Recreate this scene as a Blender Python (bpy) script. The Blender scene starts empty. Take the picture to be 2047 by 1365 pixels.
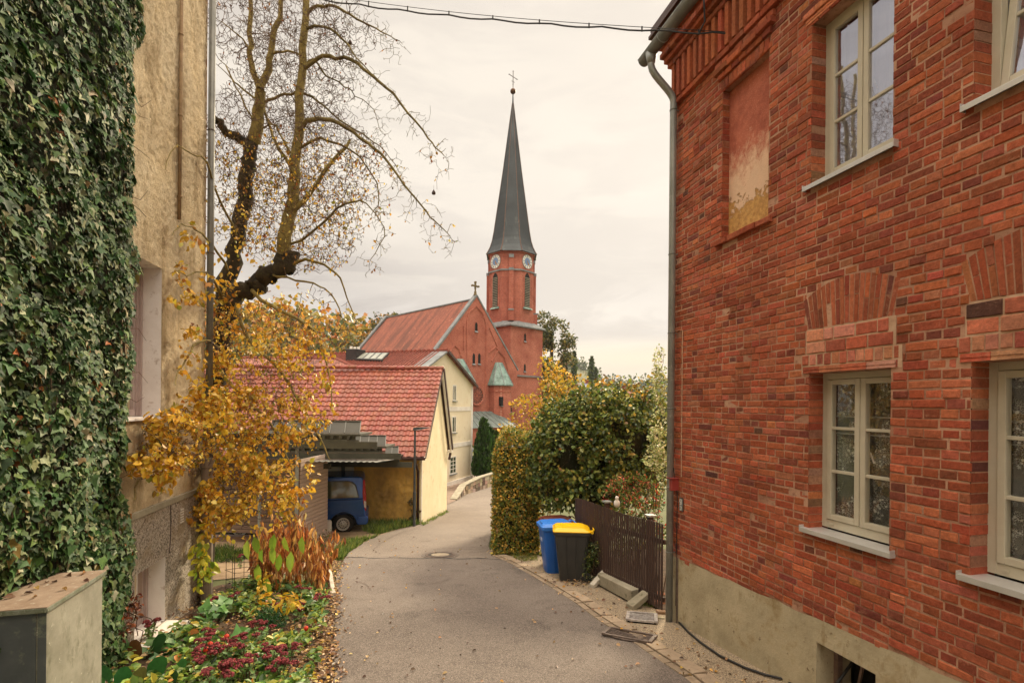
import bpy, math, random
import numpy as np
from mathutils import Vector, Matrix, Euler, noise as mnoise
R = math.radians
PI = math.pi
rnd = random.Random(7)
nrs = np.random.RandomState(11)
sc = bpy.context.scene
col = sc.collection
F = 1023.5
ROLL = R(0.5)
CR, SR = math.cos(ROLL), math.sin(ROLL)

# ---------------------------------------------------------------- geometry of the view: rays from the camera (at the origin)
def ray(px, py):
    u = (px - 1023.5) / F
    v = (808 - py) / F
    return Vector((u * CR - v * SR, 1.0, u * SR + v * CR))
def P(px, py, Y):
    return ray(px, py) * Y
ROWS = [-30, -12, -6] + list(range(-3, 61)) + [66, 75, 90, 120, 180, 300, 600, 790]
def Graw(Y):
    L = 2.35 + 0.11 * Y
    k = 0.35
    d = (5.65 - L) / k
    sp = k * (d if d > 30 else math.log1p(math.exp(d)))
    return -(5.65 - sp)
GT = [Graw(y) for y in ROWS]
def G(Y):
    return float(np.interp(Y, ROWS, GT))
def PG(px, py, dz=0.0):
    d = ray(px, py)
    lo, hi = 1.0, 200.0
    for _ in range(50):
        m = (lo + hi) / 2
        if d.z * m > G(m) + dz: lo = m
        else: hi = m
    return d * lo
class Frame:
    def __init__(s, ox, oy, rot):
        s.o = Vector((ox, oy, 0)); s.rot = rot
        s.x = Vector((math.cos(rot), math.sin(rot), 0)); s.y = Vector((-math.sin(rot), math.cos(rot), 0))
    def w(s, x, y, z): return s.o + s.x * x + s.y * y + Vector((0, 0, z))
    def hit(s, px, py, y=0.0):
        d = ray(px, py)
        t = (s.o.dot(s.y) + y) / d.dot(s.y)
        p = d * t - s.o
        return p.dot(s.x), p.z
    def loc(s, p):
        q = p - s.o
        return Vector((q.dot(s.x), q.dot(s.y), p.z))

# ---------------------------------------------------------------- materials
def lin(h):
    h = h.lstrip('#')
    r = [int(h[i:i + 2], 16) / 255 for i in (0, 2, 4)]
    return tuple((c / 12.92 if c <= 0.04045 else ((c + 0.055) / 1.055) ** 2.4) for c in r) + (1.0,)
class NT:
    def __init__(s, name):
        s.m = bpy.data.materials.new(name); s.m.use_nodes = True
        s.n = s.m.node_tree.nodes; s.l = s.m.node_tree.links
        s.b = s.n['Principled BSDF']; s.out = s.n['Material Output']
    def add(s, t, **kw):
        n = s.n.new(t)
        for k, v in kw.items(): setattr(n, k, v)
        return n
    def set(s, sock, v):
        if isinstance(v, bpy.types.NodeSocket): s.l.new(v, sock)
        else: sock.default_value = v
    def coords(s, scale=(1, 1, 1), kind='Object', rot=(0, 0, 0)):
        tc = s.add('ShaderNodeTexCoord'); mp = s.add('ShaderNodeMapping')
        mp.inputs['Scale'].default_value = scale; mp.inputs['Rotation'].default_value = rot
        s.l.new(tc.outputs[kind], mp.inputs['Vector']); return mp.outputs['Vector']
    def noise(s, sc_, det=4, rough=.55, vec=None, dist=0):
        n = s.add('ShaderNodeTexNoise'); n.inputs['Scale'].default_value = sc_; n.inputs['Detail'].default_value = det
        n.inputs['Roughness'].default_value = rough; n.inputs['Distortion'].default_value = dist
        if vec is None: vec = s.coords()
        s.l.new(vec, n.inputs['Vector']); return n.outputs['Fac']
    def voro(s, sc_, vec=None, feat='F1', out='Distance', rand=1):
        n = s.add('ShaderNodeTexVoronoi'); n.feature = feat; n.inputs['Scale'].default_value = sc_
        n.inputs['Randomness'].default_value = rand
        if vec is None: vec = s.coords()
        s.l.new(vec, n.inputs['Vector']); return n.outputs[out]
    def ramp(s, fac, stops):
        n = s.add('ShaderNodeValToRGB'); e = n.color_ramp.elements
        e[0].position, e[0].color = stops[0][0], stops[0][1]
        e[1].position, e[1].color = stops[1][0], stops[1][1]
        for p, c_ in stops[2:]:
            k = e.new(p); k.color = c_
        s.l.new(fac, n.inputs['Fac']); return n.outputs['Color']
    def mix(s, fac, a, b, mode='MIX'):
        n = s.add('ShaderNodeMix', data_type='RGBA', blend_type=mode)
        s.set(n.inputs[0], fac); s.set(n.inputs[6], a); s.set(n.inputs[7], b); return n.outputs[2]
    def math(s, op, a, b=0.0, c=None):
        n = s.add('ShaderNodeMath', operation=op); s.set(n.inputs[0], a); s.set(n.inputs[1], b)
        if c is not None: s.set(n.inputs[2], c)
        return n.outputs[0]
    def bump(s, h, strength=.5, dist=.01):
        n = s.add('ShaderNodeBump'); n.inputs['Strength'].default_value = strength; n.inputs['Distance'].default_value = dist
        s.l.new(h, n.inputs['Height']); s.l.new(n.outputs[0], s.b.inputs['Normal']); return n
    def fin(s, color=None, rough=.7, metal=0.0, spec=None):
        if color is not None: s.set(s.b.inputs['Base Color'], color)
        s.set(s.b.inputs['Roughness'], rough); s.set(s.b.inputs['Metallic'], metal)
        if spec is not None: s.b.inputs['Specular IOR Level'].default_value = spec
        return s.m
def BW(a, b): return [(a, (0, 0, 0, 1)), (b, (1, 1, 1, 1))]

def mottled(name, c1, c2, scale=4, rough=.75, bump=.3, bdist=.004, bscale=60, metal=0, c3=None, spec=None):
    t = NT(name)
    f = t.ramp(t.noise(scale, 6, .65), BW(.35, .65))
    c_ = t.mix(f, lin(c1), lin(c2))
    if c3:
        c_ = t.mix(t.ramp(t.noise(scale * 3.1, 5, .7), BW(.58, .7)), c_, lin(c3))
    t.bump(t.noise(bscale, 5, .7), bump, bdist)
    return t.fin(c_, rough, metal, spec)
def vcol_mat(name, rough=.6, bumps=None, spec=None, var=.25, vscale=30, trans=0.0):
    """colour of each element comes from the attribute 'Col' (leaf, brick, tile), with fine noise on top"""
    t = NT(name)
    a = t.add('ShaderNodeAttribute', attribute_name='Col').outputs['Color']
    f = t.noise(vscale, 4, .7)
    k = t.ramp(f, [(.25, (1 - var, 1 - var, 1 - var, 1)), (.75, (1 + var, 1 + var, 1 + var, 1))])
    c_ = t.mix(1.0, a, k, 'MULTIPLY')
    if bumps: t.bump(t.noise(bumps[0], 5, .7), bumps[1], bumps[2])
    t.fin(c_, rough, 0, spec)
    if trans:
        tr = t.add('ShaderNodeBsdfTranslucent'); t.l.new(c_, tr.inputs['Color'])
        mx = t.add('ShaderNodeMixShader'); mx.inputs[0].default_value = trans
        t.l.new(t.b.outputs[0], mx.inputs[1]); t.l.new(tr.outputs[0], mx.inputs[2]); t.l.new(mx.outputs[0], t.out.inputs['Surface'])
    return t.m

M = {}
def m_brick():
    t = NT('brick_faces')
    a = t.add('ShaderNodeAttribute', attribute_name='Col').outputs['Color']
    k = t.ramp(t.noise(26, 5, .75), [(.25, (.58, .58, .58, 1)), (.75, (1.36, 1.36, 1.36, 1))])
    c_ = t.mix(1.0, a, k, 'MULTIPLY')
    soot = t.math('MULTIPLY', t.ramp(t.noise(1.1, 7, .72, t.coords((1, 1, .8)), .5), BW(.50, .70)), .42)
    c_ = t.mix(soot, c_, lin('#5a2f22'))
    sm = t.ramp(t.noise(8, 7, .8, None, .4), BW(.57, .70))
    c_ = t.mix(t.math('MULTIPLY', sm, .38), c_, lin('#cfa184'))
    eff = t.math('MULTIPLY', t.ramp(t.noise(1.7, 7, .8, t.coords((1.4, 1.4, .5))), BW(.60, .74)), .35)
    c_ = t.mix(eff, c_, lin('#d3a68c'))
    pit = t.ramp(t.noise(70, 3, .8), [(.28, (1, 1, 1, 1)), (.34, (0, 0, 0, 1))])
    c_ = t.mix(t.math('MULTIPLY', pit, .6), c_, lin('#4a2219'))
    t.bump(t.noise(38, 6, .8), 1.0, .012)
    return t.fin(c_, .9, 0, .15)
M['brick'] = m_brick()
M['roof_tile'] = vcol_mat('glazed_tiles', .45, (20, .2, .004), .4, .10, 9)
M['leaf'] = vcol_mat('leaves', .42, None, .45, .15, 14, .3)
M['ivy'] = vcol_mat('ivy_leaves', .55, None, .2, .28, 30, .18)
M['stone_v'] = vcol_mat('stones', .9, (30, .6, .01), .2, .2, 12)

def m_mortar():
    t = NT('mortar')
    f = t.ramp(t.noise(1.3, 5, .6), BW(.4, .66))
    c_ = t.mix(f, lin('#9c7058'), lin('#c59c80'))
    c_ = t.mix(t.ramp(t.noise(14, 4, .7), BW(.5, .75)), c_, lin('#7a4c38'))
    t.bump(t.noise(70, 5, .7), .8, .006)
    return t.fin(c_, .95)
M['mortar'] = m_mortar()
M['mortar_new'] = mottled('pale_mortar', '#c9a98c', '#b08c70', 8, .95, .8, .008, 60)

def m_plinth():
    t = NT('plinth_render')
    v = t.coords()
    f = t.ramp(t.noise(2.2, 6, .65), BW(.35, .68))
    c_ = t.mix(f, lin('#a3977a'), lin('#c2b596'))
    st = t.noise(3, 6, .7, t.coords((1, 1, .35)))
    c_ = t.mix(t.ramp(st, BW(.56, .68)), c_, lin('#8a7650'))
    sp = t.noise(9, 6, .75)
    c_ = t.mix(t.ramp(sp, BW(.62, .68)), c_, lin('#5e4a30'))
    c_ = t.mix(t.ramp(t.noise(1.1, 5, .7), BW(.55, .66)), c_, lin('#93805a'))
    t.bump(t.noise(18, 6, .7), .6, .014)
    return t.fin(c_, .9)
M['plinth'] = m_plinth()

def m_yellow(name, a, b, dirt, sx=(14, 14, 9), amount=1.0, dist=.03, streak=(1, 1, .3)):
    """scratched render: short ridges with deep pits"""
    t = NT(name)
    v = t.coords((sx[0], sx[1], sx[2]))
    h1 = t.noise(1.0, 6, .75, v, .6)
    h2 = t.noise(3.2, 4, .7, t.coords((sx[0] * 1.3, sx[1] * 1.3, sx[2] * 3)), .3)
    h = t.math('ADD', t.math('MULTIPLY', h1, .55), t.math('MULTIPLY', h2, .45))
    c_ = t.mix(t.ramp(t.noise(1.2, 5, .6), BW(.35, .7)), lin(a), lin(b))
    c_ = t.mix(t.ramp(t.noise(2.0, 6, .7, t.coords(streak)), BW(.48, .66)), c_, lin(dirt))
    c_ = t.mix(t.ramp(h, [(.36, (.9, .9, .9, 1)), (.47, (0, 0, 0, 1))]), c_, lin('#b08e55'))  # pits tinted darker, crevice shade put into the colour
    t.bump(h, amount, dist)
    return t.fin(c_, .95)
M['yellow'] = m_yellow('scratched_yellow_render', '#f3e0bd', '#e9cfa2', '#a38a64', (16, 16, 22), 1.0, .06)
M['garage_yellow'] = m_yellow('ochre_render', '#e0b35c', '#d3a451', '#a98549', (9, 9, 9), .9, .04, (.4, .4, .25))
M['smooth_yellow'] = mottled('smooth_yellow_render', '#ecdcb8', '#e4d0a6', 1.2, .9, .3, .004, 40, c3='#cdb486')
M['cream'] = mottled('cream_render', '#e9dcc0', '#e0d0b0', .8, .9, .2, .004, 30, c3='#cfb98e')
M['cream_white'] = mottled('white_trim_render', '#e6e0d6', '#d6cdbf', 2, .85, .2, .003, 30)
M['roughcast'] = None
def m_rough():
    t = NT('roughcast_plinth')
    n = t.noise(45, 5, .8); n2 = t.voro(60)
    c_ = t.mix(t.ramp(n, BW(.4, .55)), lin('#5c5044'), lin('#cdbfae'))
    c_ = t.mix(t.ramp(t.noise(2, 5, .6), BW(.5, .72)), c_, lin('#a08b6c'))
    t.bump(n, 1.0, .03)
    return t.fin(c_, .95)
M['roughcast'] = m_rough()
M['white_paint'] = mottled('white_paint', '#e6e0db', '#d8d0ca', 3, .7, .15, .002, 40, c3='#b8a99f')
M['frame'] = mottled('olive_grey_frame', '#c4bda9', '#b8b09b', 3, .42, .05, .001, 40, spec=.5)
M['metal_sill'] = mottled('pale_metal', '#d6d6d4', '#c6c6c2', 4, .35, .05, .001, 50, .5)
M['zinc'] = mottled('zinc', '#a0a39f', '#8b8f8b', 2.5, .42, .1, .002, 30, .25, c3='#b8bbb6')
M['zinc_dark'] = mottled('dull_zinc', '#7d7b73', '#63635c', 2.5, .5, .15, .002, 30, .3)
M['black_cable'] = mottled('cable_rubber', '#1b1a1a', '#262424', 5, .6, .1, .001, 50)
M['dark_iron'] = mottled('dark_iron', '#6e5d52', '#4b4039', 14, .6, .4, .004, 80, .15, c3='#8a7668')
M['iron_light'] = mottled('worn_iron', '#bdb5ae', '#8f867f', 14, .5, .3, .004, 80, .1, c3='#6b4a38')
M['conc'] = mottled('concrete', '#a39b86', '#857d69', 3, .9, .6, .01, 35, c3='#5d5a3a')
M['conc_pale'] = mottled('pale_concrete', '#c6bfb0', '#a9a190', 3, .9, .5, .01, 35, c3='#8a8168')
M['bark'] = mottled('bark_green', '#857540', '#54482a', 8, .95, .9, .02, 30, c3='#837a40')
M['bark_dark'] = mottled('dark_bark', '#4a3e28', '#2c2417', 9, .95, 1, .04, 30, c3='#5a5c2a')
M['twig'] = mottled('twig_bark', '#6b5238', '#4a3626', 8, .9, .4, .004, 40)
M['twig_dark'] = mottled('thin_twig_bark', '#4b3a32', '#342826', 8, .9, .4, .004, 40)
M['dark_wood'] = None
def planks(name, c1, c2, dens=(1, 1, 12), bump=.3, knots=True):
    t = NT(name)
    g = t.noise(3, 6, .7, t.coords(dens))
    c_ = t.mix(t.ramp(g, BW(.3, .7)), lin(c1), lin(c2))
    if knots: c_ = t.mix(t.ramp(t.voro(4, t.coords((1, 1, 2.2))), [(.03, (1, 1, 1, 1)), (.07, (0, 0, 0, 1))]), c_, lin('#4a2f20'))
    t.bump(g, bump, .003)
    return t.fin(c_, .8)
M['dark_wood'] = planks('dark_boards', '#6e5a50', '#8a7367')
M['pale_wood'] = planks('pale_boards', '#dcc6b6', '#c2a898')
M['fence_wood'] = planks('brown_stained_slats', '#4c362d', '#33231d', (9, 9, 1), .3, False)
M['copper'] = mottled('patina_copper', '#8aa69b', '#4f655e', 1.6, .6, .2, .01, 8, c3='#353b37')
M['spire'] = None
def m_spire():
    t = NT('spire_sheets')
    c_ = t.mix(t.ramp(t.noise(.35, 5, .6), BW(.35, .65)), lin('#3d4244'), lin('#2c3032'))
    c_ = t.mix(t.ramp(t.noise(1.2, 6, .7, t.coords((1, 1, .2))), BW(.58, .7)), c_, lin('#5c605c'))
    w = t.add('ShaderNodeTexBrick'); w.inputs['Scale'].default_value = 1.0
    w.inputs['Mortar Size'].default_value = .03; w.inputs['Brick Width'].default_value = .9; w.inputs['Row Height'].default_value = .55
    mp = t.coords((1, 1, 1), 'Object', (R(90), 0, 0)); t.l.new(mp, w.inputs['Vector'])
    t.bump(w.outputs['Fac'], .5, .02)
    c_ = t.mix(t.math('MULTIPLY', w.outputs['Fac'], .45), c_, lin('#2e3231'))
    return t.fin(c_, .5, .35)
M['spire'] = m_spire()
M['lead'] = mottled('lead_sheet', '#8a8d8c', '#6d7070', 2, .55, .2, .005, 15, .4)
M['solar_glass'] = mottled('collector_glass', '#a9a99b', '#8d9087', 1.5, .25, .02, .001, 30)
M['chimney_metal'] = mottled('chimney_cladding', '#3d3432', '#2c2727', 3, .5, .1, .002, 30, .3)
M['louvre'] = mottled('louvre_wood', '#8a8270', '#6b6455', 3, .8, .2, .004, 30)
M['black'] = mottled('dark_void', '#141210', '#0d0c0b', 3, .9, .1, .001, 30)
M['brown_metal'] = mottled('brown_metal', '#4d2f27', '#3a221d', 3, .45, .05, .001, 30, .2)
M['gold'] = mottled('gilding', '#c98c22', '#a8701a', 4, .35, .05, .001, 30, .8)
M['clock_blue'] = mottled('clock_blue', '#7a93b5', '#6580a6', 2, .5, .05, .001, 30)
M['clock_white'] = mottled('clock_white', '#e4e2da', '#d6d3c8', 2, .5, .05, .001, 30)
M['van_paint'] = mottled('blue_car_paint', '#2c569c', '#274f92', 3, .22, .02, .001, 20, .25, spec=.6)
M['tyre'] = mottled('tyre_rubber', '#1a1918', '#232120', 12, .85, .3, .003, 60)
M['rim'] = mottled('steel_rim', '#d4d2cc', '#bfbdb7', 6, .4, .05, .001, 40, .1)
M['red_lens'] = mottled('red_lens', '#b81412', '#a00f0f', 3, .15, .02, .001, 30, spec=.6)
M['white_lens'] = mottled('clear_lens', '#d8cfca', '#c9bdb9', 3, .15, .02, .001, 30, spec=.6)
M['car_glass'] = mottled('tinted_glass', '#5c6450', '#39402f', 1.2, .06, .01, .001, 30, spec=.9)
M['black_plastic'] = mottled('black_plastic', '#242322', '#2e2d2b', 3, .5, .1, .001, 40)
M['bin_grey'] = mottled('anthracite_plastic', '#2f3030', '#3c3c3a', 2.2, .42, .12, .002, 40, spec=.5)
M['bin_blue'] = mottled('blue_plastic', '#1f5fb8', '#2367bf', 2.2, .38, .1, .002, 40, spec=.5)
M['bin_blue_lid'] = mottled('light_blue_plastic', '#3f86e0', '#357bd6', 2.2, .4, .1, .002, 40, spec=.5)
M['bin_yellow'] = mottled('yellow_plastic', '#f2c200', '#e9b800', 2.2, .4, .1, .002, 40, spec=.5)
M['bin_brown'] = mottled('brown_plastic', '#7a3f30', '#6b3628', 2.2, .45, .1, .002, 40)
M['paper'] = mottled('weathered_sticker', '#cfcabb', '#9aa58d', 14, .7, .05, .001, 40, c3='#c44b36')
M['sticker_white'] = mottled('faded_white_print', '#c9d0e0', '#8fa5cf', 18, .6, .05, .001, 40)
M['red_box'] = mottled('red_painted_metal', '#a0423a', '#8c3630', 5, .5, .1, .002, 40)
M['lamp_metal'] = mottled('grey_pole_paint', '#5b5f60', '#4a4e50', 3, .45, .05, .001, 40, .5)
M['cab_grey'] = mottled('cabinet_dark', '#5a5d5b', '#484c4b', 3, .75, .2, .003, 40, c3='#6a6f5f')
def m_cab():
    t = NT('weathered_cabinet_side')
    c_ = t.mix(t.ramp(t.noise(3, 6, .7), BW(.35, .65)), lin('#a09c8c'), lin('#827f6f'))
    c_ = t.mix(t.ramp(t.noise(5, 6, .75, t.coords((1.5, 1.5, .6))), BW(.52, .7)), c_, lin('#62614a'))
    c_ = t.mix(t.ramp(t.noise(7, 7, .8, None, 1.0), BW(.6, .67)), c_, lin('#c4c0ae'))
    t.bump(t.noise(120, 3, .7), .4, .003)
    return t.fin(c_, .85)
M['cab_side'] = m_cab()
M['cab_top'] = mottled('rusty_sheet_top', '#93806c', '#7a6450', 5, .8, .4, .003, 50, c3='#aaa494')
M['cab_edge'] = mottled('moss_stained_edge', '#7d8071', '#5a5f45', 9, .8, .3, .003, 50, c3='#a3a493')

def m_glass(name, ior, tint='#ffffff'):
    t = NT(name)
    t.n.remove(t.b)
    fr = t.add('ShaderNodeFresnel'); fr.inputs['IOR'].default_value = ior
    ge = t.add('ShaderNodeNewGeometry'); t.l.new(t.math('MULTIPLY_ADD', ge.outputs['Backfacing'], 1 / ior - ior, ior), fr.inputs['IOR'])
    gl = t.add('ShaderNodeBsdfGlossy'); gl.inputs['Roughness'].default_value = .015; gl.inputs['Color'].default_value = lin(tint)
    tr = t.add('ShaderNodeBsdfTransparent'); tr.inputs['Color'].default_value = (.94, .95, .94, 1)
    n = t.noise(1.2, 2, .4)
    bp = t.add('ShaderNodeBump'); bp.inputs['Strength'].default_value = .25; bp.inputs['Distance'].default_value = .01
    t.l.new(n, bp.inputs['Height']); t.l.new(bp.outputs[0], gl.inputs['Normal'])
    mx = t.add('ShaderNodeMixShader'); t.l.new(fr.outputs[0], mx.inputs[0])
    t.l.new(tr.outputs[0], mx.inputs[1]); t.l.new(gl.outputs[0], mx.inputs[2]); t.l.new(mx.outputs[0], t.out.inputs['Surface'])
    return t.m
M['glass'] = m_glass('window_glass', 1.75)
M['glass_up'] = m_glass('coated_window_glass', 6.5, '#e2e6f5')

def m_lace():
    t = NT('lace_curtain')
    v = t.coords((1, 1, 1))
    a = t.voro(26, v); b = t.voro(70, v, 'DISTANCE_TO_EDGE')
    n = t.noise(6, 5, .7)
    m1 = t.ramp(a, [(.28, (1, 1, 1, 1)), (.36, (0, 0, 0, 1))])
    m2 = t.ramp(b, [(.03, (1, 1, 1, 1)), (.07, (0, 0, 0, 1))])
    fl = t.ramp(n, BW(.48, .54))
    k = t.mix(fl, t.mix(.3, (0, 0, 0, 1), m2), t.mix(1.0, m1, m2, 'LIGHTEN'))
    al = t.math('MULTIPLY_ADD', k, .60, .10)
    t.b.inputs['Base Color'].default_value = lin('#efefe6'); t.b.inputs['Roughness'].default_value = .9
    t.l.new(al, t.b.inputs['Alpha'])
    return t.m
M['lace'] = m_lace()

def m_asphalt(name, base, dark, speck, patch):
    t = NT(name)
    big = t.ramp(t.noise(.55, 5, .6), BW(.35, .7))
    c_ = t.mix(big, lin(base), lin(dark))
    c_ = t.mix(t.ramp(t.noise(1.6, 6, .7), BW(.55, .75)), c_, lin(patch))
    c_ = t.mix(t.ramp(t.noise(.8, 6, .75, t.coords((1, .45, 1)), 1.2), BW(.56, .66)), c_, lin(dark))
    s1 = t.voro(120, None, 'F1', 'Color'); g = t.add('ShaderNodeSeparateColor'); t.l.new(s1, g.inputs[0])
    c_ = t.mix(t.ramp(g.outputs[0], BW(.62, .9)), c_, lin(speck))
    c_ = t.mix(t.ramp(g.outputs[1], [(.08, (1, 1, 1, 1)), (.22, (0, 0, 0, 1))]), c_, lin('#4a433c'))
    cr = t.voro(.9, t.coords((1, .8, 1)), 'DISTANCE_TO_EDGE')
    t.bump(t.voro(120), .5, .004)
    return t.fin(c_, .9, 0, .3)
M['asphalt'] = m_asphalt('asphalt_old', '#756b62', '#5c524b', '#857b72', '#473f39')
M['asphalt2'] = m_asphalt('asphalt_smooth', '#80756a', '#6d6258', '#8b7f73', '#594e46')
M['pavement'] = m_asphalt('pavement_rough', '#93836d', '#75644f', '#b8a78c', '#5a4a38')
M['soil'] = mottled('soil', '#5c4630', '#413120', 5, .95, 1, .03, 25, c3='#75603f')
M['dirt'] = mottled('sandy_dirt', '#9a8266', '#7c6749', 2, .95, .6, .02, 18, c3='#6d6a39')
M['grassland'] = mottled('grassland', '#50522a', '#434a22', .6, .95, .6, .03, 8, c3='#6a5c36')
M['hill'] = mottled('wooded_hillside', '#5f5a34', '#4a5030', .08, .95, .6, .3, .6, c3='#8a6a30')

# ---------------------------------------------------------------- mesh builder
class MB:
    def __init__(s): s.v = []; s.f = []; s.c = []; s.cur = None
    def face(s, idx):
        s.f.append(tuple(idx)); s.c.append(s.cur)
    def add(s, vs, fs):
        o = len(s.v); s.v.extend([tuple(v) for v in vs])
        for f in fs: s.face([o + i for i in f])
        return o
    def box(s, x0, x1, y0, y1, z0, z1):
        return s.add([(x0, y0, z0), (x1, y0, z0), (x1, y1, z0), (x0, y1, z0), (x0, y0, z1), (x1, y0, z1), (x1, y1, z1), (x0, y1, z1)],
              [(0, 3, 2, 1), (4, 5, 6, 7), (0, 1, 5, 4), (1, 2, 6, 5), (2, 3, 7, 6), (3, 0, 4, 7)])
    def hexa(s, p):
        return s.add(p, [(0, 3, 2, 1), (4, 5, 6, 7), (0, 1, 5, 4), (1, 2, 6, 5), (2, 3, 7, 6), (3, 0, 4, 7)])
    def bar(s, a, b, w, h, up=Vector((0, 0, 1))):
        a = Vector(a); b = Vector(b); d = (b - a).normalized()
        sx = d.cross(up)
        if sx.length < 1e-4: sx = d.cross(Vector((1, 0, 0)))
        sx.normalize(); uz = sx.cross(d).normalized()
        p = []
        for q in (a, b):
            p.append([q - sx * w / 2 - uz * h / 2, q + sx * w / 2 - uz * h / 2, q + sx * w / 2 + uz * h / 2, q - sx * w / 2 + uz * h / 2])
        s.add(p[0] + p[1], [(0, 1, 2, 3), (7, 6, 5, 4), (0, 4, 5, 1), (1, 5, 6, 2), (2, 6, 7, 3), (3, 7, 4, 0)])
    def prism(s, pts, ext):
        """pts polygon (3d), ext extrusion vector"""
        n = len(pts); e = Vector(ext); A = [Vector(p) for p in pts]
        s.add(A + [p + e for p in A], [tuple(range(n))[::-1], tuple(range(n, 2 * n))] + [(i, (i + 1) % n, n + (i + 1) % n, n + i) for i in range(n)])
    def tube(s, path, rad, n=6, cap=True):
        path = [Vector(p) for p in path]
        if not hasattr(rad, '__len__'): rad = [rad] * len(path)
        rings = []; up = None
        for i, p in enumerate(path):
            d = (path[min(i + 1, len(path) - 1)] - path[max(i - 1, 0)])
            if d.length < 1e-7: d = Vector((0, 0, 1))
            d.normalize()
            if up is None:
                up = d.orthogonal().normalized()
            else:
                up = (up - d * up.dot(d))
                up = up.normalized() if up.length > 1e-5 else d.orthogonal().normalized()
            sd = d.cross(up)
            rings.append([p + (up * math.cos(2 * PI * k / n) + sd * math.sin(2 * PI * k / n)) * rad[i] for k in range(n)])
        o = len(s.v)
        for r_ in rings: s.v.extend([tuple(q) for q in r_])
        for i in range(len(rings) - 1):
            for k in range(n):
                s.face((o + i * n + k, o + i * n + (k + 1) % n, o + (i + 1) * n + (k + 1) % n, o + (i + 1) * n + k))
        if cap:
            s.face([o + k for k in range(n)][::-1]); s.face([o + (len(rings) - 1) * n + k for k in range(n)])
    def lathe(s, prof, c=(0, 0, 0), n=16, ph=0.0, sx=1, sy=1):
        """prof list of (r,z); closed at ends when r==0"""
        o = len(s.v); c = Vector(c)
        for r_, z in prof:
            for k in range(n):
                a = ph + 2 * PI * k / n
                s.v.append((c.x + r_ * math.cos(a) * sx, c.y + r_ * math.sin(a) * sy, c.z + z))
        for i in range(len(prof) - 1):
            for k in range(n):
                s.face((o + i * n + k, o + i * n + (k + 1) % n, o + (i + 1) * n + (k + 1) % n, o + (i + 1) * n + k))
        s.face([o + k for k in range(n)][::-1]); s.face([o + (len(prof) - 1) * n + k for k in range(n)])
    def disc_y(s, x, z, r0, y0, y1, n=28):
        """disc facing -y"""
        pts = [(x + r0 * math.cos(2 * PI * k / n), y0, z + r0 * math.sin(2 * PI * k / n)) for k in range(n)]
        s.prism(pts, (0, y1 - y0, 0))
    def build(s, name, mat, parent=None, smooth=False, bevel=0, seg=2, sub=0):
        me = bpy.data.meshes.new(name)
        me.from_pydata(s.v, [], s.f); me.update()
        if any(c_ is not None for c_ in s.c):
            at = me.color_attributes.new('Col', 'FLOAT_COLOR', 'CORNER')
            arr = []
            for f, c_ in zip(s.f, s.c):
                q = c_ if c_ is not None else (.5, .5, .5)
                arr.extend((q[0], q[1], q[2], 1.0) * len(f))
            at.data.foreach_set('color', arr)
        me.materials.append(M[mat] if isinstance(mat, str) else mat)
        if smooth: me.polygons.foreach_set('use_smooth', [True] * len(me.polygons))
        o = bpy.data.objects.new(name, me); col.objects.link(o)
        if parent: o.parent = parent
        if bevel:
            b = o.modifiers.new('b', 'BEVEL'); b.width = bevel; b.segments = seg; b.limit_method = 'ANGLE'; b.angle_limit = R(40)
        if smooth and bevel: pass
        return o
def tag(o, label=None, cat=None, group=None, kind=None):
    if label: o['label'] = label
    if cat: o['category'] = cat
    if group: o['group'] = group
    if kind: o['kind'] = kind
    return o
def thing(name, label, cat, loc=(0, 0, 0), rotz=0.0, group=None):
    o = bpy.data.objects.new(name, None); col.objects.link(o)
    o.empty_display_size = .2
    o.location = loc; o.rotation_euler = (0, 0, rotz)
    return tag(o, label, cat, group)
def struct(mb, name, mat, label, cat, **kw):
    return tag(mb.build(name, mat, **kw), label, cat, kind='structure')
def copytree(o, parent=None):
    c = o.copy(); col.objects.link(c)
    if parent: c.parent = parent
    for ch in [q for q in bpy.data.objects if q.parent == o]: copytree(ch, c)
    return c

# ---------------------------------------------------------------- leaves, vectorised
def T_oval(w=.34, fold=.10, droop=.10):
    v = [(0, 0, 0), (w * .8, .3, fold), (w * .75, .66, fold * .7), (0, 1, -droop), (-w * .75, .66, fold * .7), (-w * .8, .3, fold)]
    return v, [(0, 1, 2, 3), (0, 3, 4, 5)]
def T_diam(w=.3, fold=.08):
    return [(0, 0, 0), (w, .45, fold), (0, 1, 0), (-w, .45, fold)], [(0, 1, 2), (0, 2, 3)]
def T_ivy():
    v = [(0, 0, 0), (.3, -.12, .05), (.52, .22, .02), (.27, .42, .07), (0, 1, -.1), (-.27, .42, .07), (-.52, .22, .02), (-.3, -.12, .05)]
    return v, [(0, 1, 2, 3), (0, 3, 4), (0, 4, 5), (0, 5, 6, 7)]
def T_blade(w=.06):
    return [(-w, 0, 0), (w, 0, 0), (w * .8, .5, .06), (0, 1, -.05), (-w * .8, .5, .06)], [(0, 1, 2, 4), (4, 2, 3)]
def nrm(a): return a / np.maximum(np.linalg.norm(a, axis=1, keepdims=True), 1e-9)
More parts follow.
